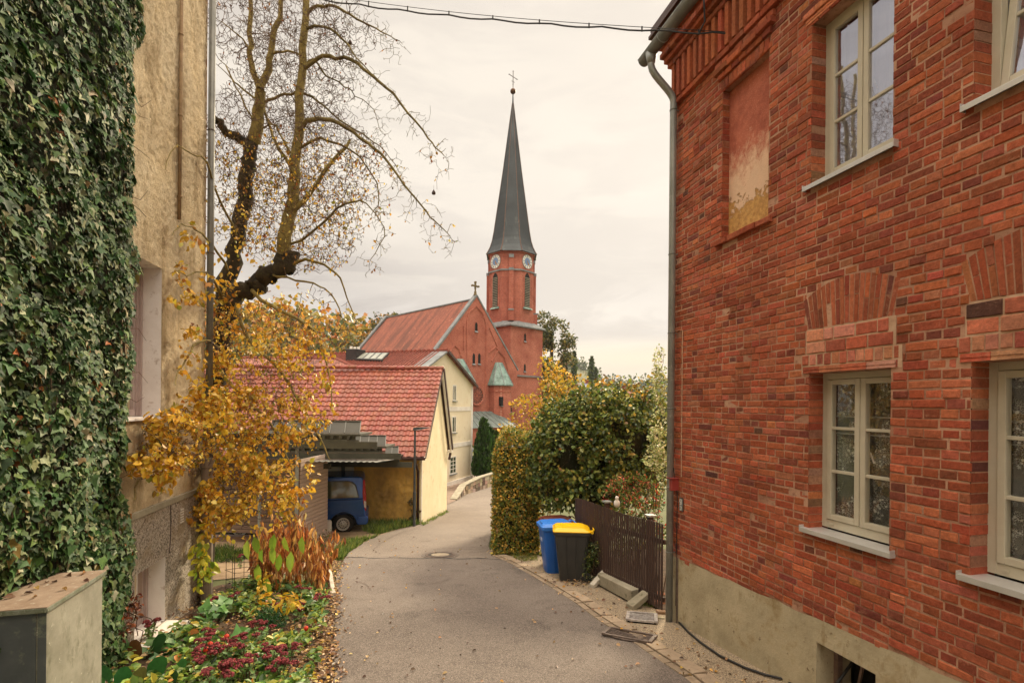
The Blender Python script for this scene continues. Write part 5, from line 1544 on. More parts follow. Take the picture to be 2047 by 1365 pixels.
# ---------------------------------------------------------------- wheelie bins
def bin_(name, label, loc, rot, body_m, lid_m, rim_m, W=.58, Dp=.72, H=1.0):
    t = thing(name, label, 'bin', loc, rot)
    # local: handle and wheels at +x, front at -x ; long side along x
    secs = [(.0, .43, .50, .05), (.05, .44, .51, .03), (.55, .50, .60, .03), (.90, .535, .655, .03), (.93, .58, .70, .02), (.97, .585, .71, .02)]
    def ring(z, w, l, r_, off=0):
        out = []
        for cx, cy, a0 in ((l / 2 - r_ * 2, w / 2 - r_ * 2, 0), (-l / 2 + r_ * 2, w / 2 - r_ * 2, 90), (-l / 2 + r_ * 2, -w / 2 + r_ * 2, 180), (l / 2 - r_ * 2, -w / 2 + r_ * 2, 270)):
            for k in range(5):
                a = R(a0 + 90 * k / 4); out.append((off + cx + r_ * 2 * math.cos(a), cy + r_ * 2 * math.sin(a), z))
        return out
    def loft(rings):
        mb = MB(); n = len(rings[0])
        for r_ in rings: mb.v.extend(r_)
        for i in range(len(rings) - 1):
            for k in range(n): mb.face((i * n + k, i * n + (k + 1) % n, (i + 1) * n + (k + 1) % n, (i + 1) * n + k))
        mb.face(tuple(range(n))[::-1]); mb.face(tuple((len(rings) - 1) * n + k for k in range(n)))
        return mb
    lean = .03
    mb = loft([ring(z, w, l, r_, -lean * z) for z, w, l, r_ in secs[:4]]); b_ = mb.build('body', body_m, t, smooth=True)
    b_.modifiers.new('e', 'EDGE_SPLIT').split_angle = R(35)
    mb = loft([ring(z, w, l, .02, -lean) for z, w, l, r_ in [(.90, .56, .68, 0), (.93, .59, .72, 0), (.965, .59, .72, 0), (.97, .56, .69, 0)]]); mb.build('rim', rim_m, t, bevel=.004)
    mb = loft([ring(z, w, l, .03, off) for z, w, l, off in [(.972, .60, .73, -lean), (.99, .60, .73, -lean), (1.0, .57, .70, -lean), (1.03, .50, .60, -lean - .02), (1.045, .46, .54, -lean - .02)]]); l_ = mb.build('lid', lid_m, t, bevel=.004)
    mb = MB(); mb.box(-.36, -.22, -.10, .10, 1.0, 1.055); mb.box(-.15, .15, -.2, -.17, 1.035, 1.06); mb.box(-.15, .15, .17, .2, 1.035, 1.06); mb.build('lid_ribs', lid_m, l_, bevel=.01)
    mb = MB(); mb.tube([(.33, -.22, 1.0), (.40, -.20, 1.01), (.40, .20, 1.01), (.33, .22, 1.0)], .014, 8)
    for s_ in (-1, 1): mb.tube([(.36, s_ * .24, .985), (.36, s_ * .29, .985)], .03, 10)
    mb.build('handle', lid_m, t)
    mb = MB()
    for x in (-.12, .06):
        for s_ in (-1, 1): mb.bar((x, s_ * .222, .06), (x * 1.15, s_ * .282, .88), .02, .02)
    mb.build('side_ribs', body_m, t)
    for s_ in (-1, 1):
        mb = MB(); n = 20; pr = [(.03, -.03), (.10, -.03), (.10, .03), (.03, .03)]
        for r_, y in pr:
            for k in range(n): a = 2 * PI * k / n; mb.v.append((.25 + r_ * math.cos(a), s_ * .26 + y, .10 + r_ * math.sin(a)))
        for i in range(3):
            for k in range(n): mb.face((i * n + k, i * n + (k + 1) % n, (i + 1) * n + (k + 1) % n, (i + 1) * n + k))
        w_ = mb.build('wheel', 'black_plastic', t)
        mb = MB(); mb.tube([(.25, s_ * .225, .10), (.25, s_ * .295, .10)], .032, 12); mb.build('hub', 'bin_grey', w_)
    return t
def gp(px, py, Y):
    q = P(px, py, Y); return (q.x, q.y, G(Y) + .03)
b1 = bin_('wheelie_bin', 'black wheelie bin with yellow lid, nearest of the three', gp(1144, 1150, 10.15), R(-4), 'bin_grey', 'bin_yellow', 'bin_grey')
b2 = bin_('wheelie_bin', 'blue wheelie bin with blue lid behind the black bin', gp(1113, 1140, 10.85), R(10), 'bin_blue', 'bin_blue_lid', 'bin_blue_lid')
b3 = bin_('wheelie_bin', 'brown wheelie bin with stickers, mostly hidden behind the blue bin', gp(1115, 1135, 11.6), R(12), 'bin_brown', 'bin_brown', 'bin_brown')
for b_ in (b1, b2, b3): b_['group'] = 'wheelie bins by the fence'
mb = MB()
for k in range(3): mb = MB(); mb.box(-.365, -.34, -.16, .16, .62 + .11 * k, .70 + .11 * k); mb.build('sticker', 'paper', b3)
mb = MB()
for k in range(2): mb = MB(); mb.box(-.335, -.312, -.05, .1, .78 - .14 * k, .88 - .14 * k); mb.build('print', 'sticker_white', b2)

# ---------------------------------------------------------------- slatted fence, stones
f0 = PG(1326, 1200); f0 = Vector((wallX(7.78) - .02, 7.78, 0)); f1 = Vector((P(1150, 990, 10.95).x, 10.95, 0))
fn = thing('slatted_fence', 'dark brown fence of narrow upright slats beside the brick house', 'fence', (f0.x, f0.y, G(f0.y)), math.atan2(f1.y - f0.y, f1.x - f0.x))
Lf = (f1 - f0).length; z0f = G(f0.y); mb = MB(); n = int(Lf / .071); caps = []
for k in range(n):
    x = (k + .5) * Lf / n; q = f0.lerp(f1, x / Lf)
    ztop = float(np.interp(q.y, [7.9, 9.0, 10.6, 11.0], [-1.80, -1.90, -1.95, -2.0])) - z0f
    zbot = G(q.y) + .10 - z0f
    mb.box(x - .0225, x + .0225, -.006 + rnd.gauss(0, .001), .006, zbot, ztop + rnd.gauss(0, .003))
mb.build('slats', 'fence_wood', fn)
mb = MB()
for fz in (.25, .80):
    a = Vector((0, -.03, G(f0.y) + .25 - z0f + (fz - .25) * 1.6)); b = Vector((Lf, -.03, G(f1.y) + .25 - z0f + (fz - .25) * 1.6)); mb.bar(a, b, .03, .07)
mb.build('rails', 'fence_wood', fn)
for k, px in enumerate((1300, 1222)):
    f = .16 if k == 0 else .62
    x = Lf * f; q = f0.lerp(f1, f); zz_ = -1.78 - .12 * f
    mb = MB(); mb.box(x - .04, x + .04, -.14, -.06, G(q.y) - z0f - .2, zz_ - z0f); po = mb.build('post', 'fence_wood', fn)
    mb = MB(); mb.box(x - .07, x + .07, -.17, -.03, zz_ - z0f + .002, zz_ - z0f + .03); mb.build('post_cap', 'zinc', po)
# small white bird-like figure on a post
q = f0.lerp(f1, .50); o_ = MB(); zq = -1.86; 
o_.lathe([(.0, 0), (.045, .02), (.06, .07), (.05, .12), (.02, .15), (.035, .17), (.03, .20), (0.004, .215)], (q.x + .10, q.y + .05, zq - .02), 12)
tag(o_.build('garden_ornament', 'cream_white', smooth=True), 'small white rounded ornament behind the fence top', 'ornament')
def stone(pts_top, h, label, mat='conc', name='stone_slab', bev=.012):
    mb = MB(); q = [Vector(p) for p in pts_top]
    mb.hexa([p - Vector((0, 0, h)) for p in q] + q)
    return tag(mb.build(name, mat, bevel=bev, seg=2), label, 'stone')
def at(px, py, Y, dz=None):
    q = P(px, py, Y); return q
# long kerb slab in front of the fence
h = .20
def onplane(px, py, zz): d = ray(px, py); return d * (zz / d.z)
zt1 = -3.05
a = onplane(1194, 1146, -3.16); b = onplane(1262, 1180, -3.02); c_ = onplane(1292, 1172, -3.02); d_ = onplane(1208, 1136, -3.16)
stone([a, b, c_, d_], .20, 'long mossy concrete slab lying in front of the slatted fence')
a = onplane(1250, 1204, -3.16); b = onplane(1265, 1212, -3.16); c_ = onplane(1300, 1183, -2.98); d_ = onplane(1284, 1178, -2.98)
stone([a, b, c_, d_], .10, 'short slab tilted against the near end of the long slab')
a = onplane(1178, 1166, -3.30); b = onplane(1187, 1169, -3.30); c_ = onplane(1217, 1137, -3.10); d_ = onplane(1206, 1135, -3.10)
stone([a, b, c_, d_], .09, 'short slab tilted against the far end of the long slab', 'conc_pale')
q = P(1217, 1110, 9.95); mb = MB(); mb.box(q.x - .07, q.x + .10, q.y - .06, q.y + .1, G(q.y), q.z); tag(mb.build('stone_post', 'conc', bevel=.015), 'stubby stone post at the foot of the slatted fence', 'post')
sn = 0
for (px, py, Y, s_, colr) in ((1312, 1188, 7.95, .13, '#9c6a50'), (1316, 1205, 7.9, .12, '#a8745a'), (1300, 1195, 8.1, .09, '#8a7a64'), (1298, 1184, 8.2, .10, '#93866c'), (1322, 1222, 7.75, .08, '#8c7058'), (1303, 1226, 7.7, .07, '#a59a80'), (1318, 1232, 7.6, .06, '#9a8f76')):
    q = PG(px, py + 6); mb = MB(); k = .75
    mb.hexa([Vector((q.x + dx * s_ * (1 + rnd.gauss(0, .15)), q.y + dy * s_ * .7 * (1 + rnd.gauss(0, .15)), G(q.y) + (0 if dz < 0 else s_ * .75 * (1 + rnd.gauss(0, .15))))) for dz in (-1, 1) for dx, dy in ((-1, -1), (1, -1), (1, 1), (-1, 1))])
    mb.cur = lin(colr)[:3]; mb.c = [mb.cur] * len(mb.f)
    lb_ = ['reddish rough stone at the top of the pile by the downpipe', 'reddish rough stone at the bottom of the pile by the downpipe', 'grey stone in the pile, left of the reddish ones', 'flat grey stone under the fence end', 'brown stone pressed against the downpipe foot', 'pale pebble beside the square grate', 'pale pebble between the grate and the downpipe'][sn]; sn += 1
    tag(mb.build('rubble_stone', 'stone_v', bevel=s_ * .2, seg=2), lb_, 'stone', 'rubble stones by the downpipe')
# ================================================================ church
def m_cbrick(name, a, b, mor, dirt):
    t = NT(name)
    tx = t.add('ShaderNodeTexBrick'); tx.inputs['Scale'].default_value = 1.0
    tx.inputs['Brick Width'].default_value = .26; tx.inputs['Row Height'].default_value = .08; tx.inputs['Mortar Size'].default_value = .008
    tx.inputs['Color1'].default_value = lin(a); tx.inputs['Color2'].default_value = lin(b); tx.inputs['Mortar'].default_value = lin(mor)
    # wrap the brick rows around vertical walls: u runs along the wall whichever way it faces
    tc_ = t.add('ShaderNodeTexCoord'); s = t.add('ShaderNodeSeparateXYZ'); t.l.new(tc_.outputs['Object'], s.inputs[0])
    u = t.math('ADD', s.outputs[0], s.outputs[1]); cb = t.add('ShaderNodeCombineXYZ'); t.l.new(u, cb.inputs[0]); t.l.new(s.outputs[2], cb.inputs[1])
    t.l.new(cb.outputs[0], tx.inputs['Vector'])
    c_ = t.mix(t.ramp(t.noise(.35, 6, .65), BW(.4, .68)), tx.outputs['Color'], lin(dirt))
    c_ = t.mix(t.ramp(t.noise(1.1, 6, .8), BW(.66, .74)), c_, lin('#d98a70'))
    k = t.ramp(t.noise(5, 5, .85, t.coords((1, 1, 2.5))), [(.35, (.62, .62, .62, 1)), (.65, (1.3, 1.3, 1.3, 1))])
    c_ = t.mix(1.0, c_, k, 'MULTIPLY')
    t.bump(t.noise(8, 5, .7), .4, .02)
    return t.fin(c_, .9)
M['cbrick'] = m_cbrick('church_brick', '#ad5c47', '#9c4e3b', '#cf9c86', '#8a4636')
def m_old_tiles(name, a, b, dirt, row=.17):
    t = NT(name)
    tx = t.add('ShaderNodeTexBrick'); tx.inputs['Scale'].default_value = 1.0
    tx.inputs['Brick Width'].default_value = .18; tx.inputs['Row Height'].default_value = row; tx.inputs['Mortar Size'].default_value = .018
    tx.inputs['Color1'].default_value = lin(a); tx.inputs['Color2'].default_value = lin(b); tx.inputs['Mortar'].default_value = lin(dirt)
    tc_ = t.add('ShaderNodeTexCoord'); t.l.new(tc_.outputs['UV'], tx.inputs['Vector'])
    mp = t.add('ShaderNodeMapping'); mp.inputs['Scale'].default_value = (1.1, .16, 1); mp.inputs['Rotation'].default_value = (0, 0, R(-14)); t.l.new(tc_.outputs['UV'], mp.inputs[0])
    st = t.ramp(t.noise(1.0, 6, .7, mp.outputs[0]), BW(.46, .60))
    c_ = t.mix(t.math('MULTIPLY', st, .75), tx.outputs['Color'], lin(dirt))
    c_ = t.mix(t.ramp(t.noise(3, 5, .7), BW(.6, .75)), c_, lin('#c98068'))
    t.bump(tx.outputs['Fac'], -.6, .03)
    return t.fin(c_, .9)
M['church_tiles'] = m_old_tiles('old_church_tiles', '#a55f48', '#94523f', '#54362d')
M['old_tiles'] = m_old_tiles('old_dark_tiles', '#965a4a', '#a56a58', '#4a2d25', .3)
def uvq(name, quads, mat, parent):
    """sloping roof quads: a,b along the eave, c,d up the slope; UV in metres"""
    me = bpy.data.meshes.new(name); vs = []; fs = []; uvs = []
    for a, b, c_, d_ in quads:
        o = len(vs); vs += [tuple(a), tuple(b), tuple(c_), tuple(d_)]; fs.append((o, o + 1, o + 2, o + 3))
        ax = (Vector(b) - Vector(a)).normalized(); n_ = ax.cross(Vector(d_) - Vector(a)).normalized(); up = n_.cross(ax)
        for q in (a, b, c_, d_): w_ = Vector(q) - Vector(a); uvs.append((w_.dot(ax), w_.dot(up)))
    me.from_pydata(vs, [], fs); uv = me.uv_layers.new(name='UVMap')
    for i, l in enumerate(me.loops): uv.data[i].uv = uvs[i]
    me.materials.append(M[mat]); o = bpy.data.objects.new(name, me); col.objects.link(o); o.parent = parent; return o
CF = Frame(.53, 54.0, R(45))
ch = thing('church', 'red brick church with tall slate spire and steep tiled nave roof', 'church', tuple(CF.o), CF.rot)
GZ = -5.7
xa_, za_ = CF.hit(953, 592)
zr_ = CF.hit(1033, 737)[1]; zl_ = zr_
W2 = -xa_            # half width from the right end
XLn = xa_ * 2
ridge = za_ - .25
Ln = 16.2
print('church apex', xa_, za_, 'eave', zr_)
eL, eR = zr_ - .1, zr_ - .1
mb = MB(); mb.prism([(XLn, 0, GZ), (0, 0, GZ), (0, 0, zr_), (xa_, 0, za_), (XLn, 0, zr_)], (0, .5, 0)); mb.build('gable_wall', 'cbrick', ch)
mb = MB(); mb.box(XLn + .1, 0 - .1, .5, Ln, GZ, eL - .4); mb.prism([(XLn + .1, Ln, GZ), (-.1, Ln, GZ), (-.1, Ln, eR), (xa_, Ln, ridge), (XLn + .1, Ln, eL)], (0, .4, 0)); mb.build('nave_wall', 'cbrick', ch)
uvq('nave_roof', [((XLn - .1, Ln + .2, eL - .2), (XLn - .1, .45, eL - .2), (xa_, .45, ridge), (xa_, Ln + .2, ridge)), ((.1, .45, eR - .2), (.1, Ln + .2, eR - .2), (xa_, Ln + .2, ridge), (xa_, .45, ridge))], 'church_tiles', ch)
mb = MB()
def coping(p, q, w_=.55, h=.16): mb.bar(p, q, w_, h)
coping((XLn - .15, .22, zr_ - .1), (xa_, .22, za_ + .08)); coping((xa_, .22, za_ + .08), (.12, .22, zr_ - .15))
coping((XLn - .2, Ln + .25, eL - .2), (xa_, Ln + .25, ridge + .25)); coping((xa_, Ln + .25, ridge + .25), (.1, Ln + .25, eR))
mb.bar((xa_, .4, ridge + .03), (xa_, Ln, ridge + .03), .22, .12)
mb.build('coping', 'lead', ch)
# stone cross finial
mb = MB(); z = za_ + .12
mb.lathe([(.20, 0), (.12, .2), (.14, .3), (.08, .4), (.07, .7)], (xa_, .22, z), 8)
mb.box(xa_ - .07, xa_ + .07, .15, .29, z + .6, z + 1.25); mb.box(xa_ - .38, xa_ + .38, .16, .28, z + .83, z + .97)
for dx, dz in ((-.38, .9), (.38, .9), (0, 1.27), (0, .9)): mb.tube([(xa_ + dx, .12, z + dz), (xa_ + dx, .32, z + dz)], .10, 8)
mb.build('gable_cross', mottled('mossy_stone', '#7d6a45', '#5e5236', 6, .9, .3, .01, 20), ch)
def pointed(cx, z0, w_, h, y, n=8):
    """pointed arch outline in the plane y"""
    pts = [(cx - w_ / 2, y, z0), (cx + w_ / 2, y, z0)]
    hs = h - w_ * .85
    for k in range(n + 1):
        a = k / n * R(60); pts.append((cx - w_ / 2 + w_ * math.cos(a), y, z0 + hs + w_ * math.sin(a) * .98))
    for k in range(n - 1, -1, -1):
        a = k / n * R(60); pts.append((cx + w_ / 2 - w_ * math.cos(a), y, z0 + hs + w_ * math.sin(a) * .98))
    return pts
def slit(px, py0, py1, w_, yl=0.0, fr=CF, par=ch, shelf=True):
    x, z1 = fr.hit(px, py0, yl); _, z0 = fr.hit(px, py1, yl)
    f = MB(); f.prism(pointed(x, z0, w_, z1 - z0, yl - .012), (0, .01, 0)); o = f.build('window', 'black', par)
    f = MB()
    q = pointed(x, z0, w_ + .14, z1 - z0 + .07, yl - .02); q2 = pointed(x, z0, w_, z1 - z0, yl - .02)
    n_ = len(q)
    f.add(q + q2, [(i, (i + 1) % n_, n_ + (i + 1) % n_, n_ + i) for i in range(1, n_)])
    f.build('surround', 'cbrick', o)
    if shelf: f = MB(); f.prism([(x - w_ * .6, yl - .14, z0 - .12), (x - w_ * .6, yl - .01, z0 - .12), (x - w_ * .6, yl - .01, z0 + .02)], (w_ * 1.2, 0, 0)); f.build('sill', 'lead', o)
    return o
slit(952, 644, 662, .34); slit(947, 706, 727, .34); slit(958, 706, 727, .34)
# relief arches of the gable (projecting brick ribs)
def rib(pts, par, r_=.085, name='relief_arch', y=-.02):
    mb = MB(); mb.tube([(x, y, z) for x, z in pts], r_, 4, cap=True); return mb.build(name, 'cbrick', par)
def hitp(l, y=0): return [CF.hit(a, b, y) for a, b in l]
rib(hitp([(934, 775), (933, 640), (938, 625), (951, 612)]) + hitp([(951, 612), (965, 628), (971, 650), (970, 790)]), ch)
rib(hitp([(927, 652), (927, 700)]), ch); rib(hitp([(978, 655), (994, 692)]), ch); rib(hitp([(977, 705), (990, 694), (1000, 702)]), ch)
rib(hitp([(897, 705), (908, 690), (918, 700), (925, 725)]), ch); rib(hitp([(982, 722), (995, 700), (1008, 715), (1015, 740)]), ch)
# rose window
x, z = CF.hit(953, 791); r_ = abs(CF.hit(966, 791)[0] - x) * 1.05
mb = MB(); mb.tube([(x + r_ * math.cos(a), -.02, z + r_ * math.sin(a)) for a in np.linspace(0, 2 * PI, 33)], .14, 6); rw = mb.build('rose_window', 'cbrick', ch)
mb = MB(); mb.disc_y(x, z, r_, -.03, .0); mb.build('pane', mottled('leaded_glass', '#4a3a34', '#2f2624', 3, .4, .1, .003, 12), rw)
mb = MB()
for k in range(8):
    a = 2 * PI * k / 8; mb.bar((x, -.05, z), (x + r_ * math.cos(a), -.05, z + r_ * math.sin(a)), .07, .06, Vector((0, 1, 0)))
    mb.tube([(x + r_ * .66 * math.cos(a) + .3 * math.cos(b), -.05, z + r_ * .66 * math.sin(a) + .3 * math.sin(b)) for b in np.linspace(0, 2 * PI, 13)], .035, 4)
mb.build('tracery', 'cbrick', rw)
# stair turrets with copper hoods
def turret(px_c, z_eave_py, z_top_py, w_, name):
    xl_, _ = CF.hit(px_c, 800, -.6)
    ze = CF.hit(px_c, z_eave_py, -1.3)[1]; zt = CF.hit(px_c, z_top_py, -.2)[1]
    h = w_ / 2
    fp = [(xl_ - h, .05), (xl_ - h, -.75), (xl_ - h * .42, -1.35), (xl_ + h * .42, -1.35), (xl_ + h, -.75), (xl_ + h, .05)]
    mb = MB(); mb.prism([(x, y, GZ) for x, y in fp], (0, 0, ze - GZ)); t_ = mb.build('stair_turret', 'cbrick', ch)
    mb = MB(); o = .22; fe = [(xl_ - h - o, .05), (xl_ - h - o, -.85), (xl_ - h * .5, -1.35 - o), (xl_ + h * .5, -1.35 - o), (xl_ + h + o, -.85), (xl_ + h + o, .05)]
    tp = [(xl_ - h * .32, .05), (xl_ - h * .32, -.22), (xl_ - h * .2, -.35), (xl_ + h * .2, -.35), (xl_ + h * .32, -.22), (xl_ + h * .32, .05)]
    V0 = [(x, y, ze) for x, y in fe]; V1 = [(x, y, zt) for x, y in tp]; n = 6
    mb.add([(x, y, ze - .12) for x, y in fe] + V0 + V1, [tuple(range(6))[::-1], tuple(range(12, 18))] + [(i, (i + 1) % n, 6 + (i + 1) % n, 6 + i) for i in range(n)] + [(6 + i, 6 + (i + 1) % n, 12 + (i + 1) % n, 12 + i) for i in range(n)])
    hd = mb.build('copper_hood', 'copper', t_)
    mb = MB()
    for i in range(n): mb.bar(V0[i], V1[i], .06, .06)
    mb.build('hood_seams', 'lead', hd)
    mb = MB(); mb.prism([(x + (.04 if x > xl_ else -.04), y - .05 if y < 0 else y, ze - .75) for x, y in fp], (0, 0, .12)); mb.build('string_course', 'cbrick', t_)
    return t_, xl_
tR, xr_ = turret(1003, 768, 725, 2.35, 'turret_r')
tL, xlL = turret(925, 762, 718, 2.35, 'turret_l')
for px, a_, b_ in ((1003.5, 793, 811), (1020, 806, 823)):
    x, z1 = CF.hit(px, a_, -1.37 if px < 1010 else -1.05); _, z0 = CF.hit(px, b_, -1.37 if px < 1010 else -1.05)
    yy = -1.375 if px < 1010 else -1.10
    mb = MB(); mb.box(x - .15, x + .15, yy - .02, yy + .3, z0, z1); o = mb.build('window', 'black', tR)
    mb = MB(); mb.box(x - .2, x + .2, yy - .06, yy, z0 - .07, z0 - .003); mb.build('sill', 'lead', o)
# low entrance porch with sheet roof, left of the right turret
p0 = CF.hit(945, 822, -1.0); p1 = CF.hit(982, 822, -1.0)
ze_ = CF.hit(970, 855, -2.8)[1]; zt_2 = CF.hit(960, 822, -.1)[1]
xa2, xb2 = XLn + 2.2, xr_ - .9
mb = MB(); mb.box(xa2, xb2 + .9, -2.6, 0, GZ, ze_); pw = mb.build('porch', 'cbrick', ch)
mb = MB(); mb.hexa([(xa2 - .2, -2.85, ze_), (xb2 + 1.1, -2.85, ze_), (xb2 + 1.1, 0, ze_), (xa2 - .2, 0, ze_), (xa2 + .8, -.4, zt_2), (xb2 + .0, -.4, zt_2), (xb2 + .0, 0, zt_2), (xa2 + .8, 0, zt_2)]); pr_ = mb.build('porch_roof', 'lead_green', pw) if 'lead_green' in M else None
if pr_ is None:
    M['lead_green'] = mottled('green_grey_sheet', '#77827c', '#5c6661', 2, .55, .2, .005, 15, .3); pr_ = mb.build('porch_roof', 'lead_green', pw)
mb = MB()
for k in range(9):
    f = k / 8; mb.bar((xa2 - .2 + (xb2 - xa2 + 1.3) * f, -2.86, ze_ + .02), (xa2 + .8 + (xb2 - xa2 - .8) * f, -.4, zt_2 + .02), .04, .06)
mb.build('seams', 'lead', pr_)
x, z1 = CF.hit(964, 880, -2.62); mb = MB(); mb.prism(pointed(x, GZ + .6, 1.3, z1 - GZ - .6, -2.63), (0, .02, 0)); o = mb.build('doorway', 'lead', pw)
mb = MB(); mb.tube([(a, -2.64, b) for a, _, b in pointed(x, GZ + .6, 1.5, z1 - GZ - .5, 0)[1:]] + [(x - .75, -2.64, GZ + .6)], .08, 5); mb.build('door_arch', 'cbrick', o)
x, z = CF.hit(945.5, 906, -2.65); 
mb = MB(); mb.box(x - .30, x + .3, -2.72, -2.66, z - .5, z + .5); o = mb.build('notice_board', 'clock_white', pw)
mb = MB(); mb.box(x - .26, x + .26, -2.74, -2.722, z + .12, z + .44); mb.box(x - .26, x + .26, -2.74, -2.722, z - .44, z - .2); mb.build('blue_fields', 'clock_blue', o)
# ---- tower
TW = 5.14
tx0, ty0 = .19, 1.22
ctx, cty = tx0 + TW / 2, ty0 + TW / 2
xq, zc_ = CF.hit(1022, 650, ty0)
zsq = CF.hit(1050, 652, ty0)[1]; zs2 = CF.hit(1060, 752, ty0)[1]
mb = MB(); mb.box(tx0, tx0 + TW, ty0, ty0 + TW, GZ, zsq - .15); tw_ = mb.build('tower', 'cbrick', ch)
for z_ in (zs2, CF.hit(1060, 905, ty0)[1]): mb = MB(); mb.prism([(tx0 - .12, ty0 - .14, z_ - .1), (tx0 + TW + .14, ty0 - .14, z_ - .1), (tx0 + TW + .14, ty0 + TW, z_ - .1), (tx0 - .12, ty0 + TW, z_ - .1)], (0, 0, .16)); mb.build('string_course', 'lead', tw_)
RO = 5.0 / 2 / math.cos(R(22.5))
def octo(r_, z, ph=22.5): return [(ctx + r_ * math.cos(R(ph + 45 * k)), cty + r_ * math.sin(R(ph + 45 * k)), z) for k in range(8)]
zo1 = zsq + .95
# sloping skirt from square to octagon
mb = MB(); e = .28
sq = [(tx0 + TW + e, cty - 1, 0), (tx0 + TW + e, cty + 1, 0)]
base = []
for k in range(8):
    a = R(22.5 + 45 * k); x = math.cos(a); y = math.sin(a); m = max(abs(x), abs(y)); h_ = TW / 2 + e
    # each octagon corner leads down to the square's side; diagonals meet at the corners
    base.append((ctx + h_ * x / m, cty + h_ * y / m, zsq - .05))
corners = [(ctx + h_, cty + h_, zsq - .05), (ctx - h_, cty + h_, zsq - .05), (ctx - h_, cty - h_, zsq - .05), (ctx + h_, cty - h_, zsq - .05)]
top = octo(RO * .97, zsq + .55)
fs = []; vs = base + top + corners
for k in range(8):
    n_ = (k + 1) % 8
    if k % 2 == 0:  # diagonal face: k, corner, k+1
        c_i = 16 + k // 2; 
        fs.append((k, c_i, 8 + k)); fs.append((c_i, n_, 8 + n_)); fs.append((c_i, 8 + n_, 8 + k))
    else: fs.append((k, n_, 8 + n_, 8 + k))
mb.add(vs, fs); mb.prism([corners[0], corners[1], corners[2], corners[3]], (0, 0, -.14)); mb.build('skirt_roof', 'lead', tw_)
zcl0 = CF.hit(1049, 545, ctx * 0 + ty0)[1] + .15; zcl1 = CF.hit(1049, 508, ty0)[1] + .25
print('tower z', zsq, zs2, zcl0, zcl1)
mb = MB(); mb.prism(octo(RO, zsq + .1), (0, 0, zcl0 - zsq - .1)); bf = mb.build('belfry', 'cbrick', tw_)
mb = MB(); mb.prism(octo(RO + .12, zcl0), (0, 0, .16)); mb.build('clock_cornice', 'lead', bf)
mb = MB(); mb.prism(octo(RO * .985, zcl0 + .16), (0, 0, zcl1 - zcl0 - .16)); mb.prism(octo(RO * 1.05, zcl1 - .16), (0, 0, .165)); cs = mb.build('clock_stage', 'cbrick', tw_)
# corner buttresses on the diagonal faces
for k in range(4):
    a = R(45 + 90 * k); d_ = Vector((math.cos(a), math.sin(a), 0)); s_ = Vector((-d_.y, d_.x, 0)); c0 = Vector((ctx, cty, 0))
    ap = 5.0 / 2
    def slab(r0, r1, w_, z0, z1, name, mat):
        mb = MB(); q = [c0 + d_ * r0 - s_ * w_, c0 + d_ * r1 - s_ * w_, c0 + d_ * r1 + s_ * w_, c0 + d_ * r0 + s_ * w_]
        mb.prism([(v.x, v.y, z0) for v in q], (0, 0, z1 - z0)); return mb.build(name, mat, bf)
    slab(ap - .1, ap + .50, .30, zsq + .5, zsq + 1.6, 'buttress', 'cbrick')
    slab(ap - .1, ap + .32, .26, zsq + 1.75, zcl0 - .05, 'buttress', 'cbrick')
    slab(ap - .1, ap + .56, .32, zsq + 1.6, zsq + 1.75, 'buttress_cap', 'lead'); slab(ap - .1, ap + .36, .28, zcl0 - .05, zcl0 + .25, 'buttress_cap', 'lead')
    slab(ap - .15, ap + .16, .24, zcl0 + .25, zcl1 - .75, 'buttress', 'cbrick'); slab(ap - .15, ap + .22, .27, zcl1 - .75, zcl1 - .4, 'buttress_cap', 'lead')
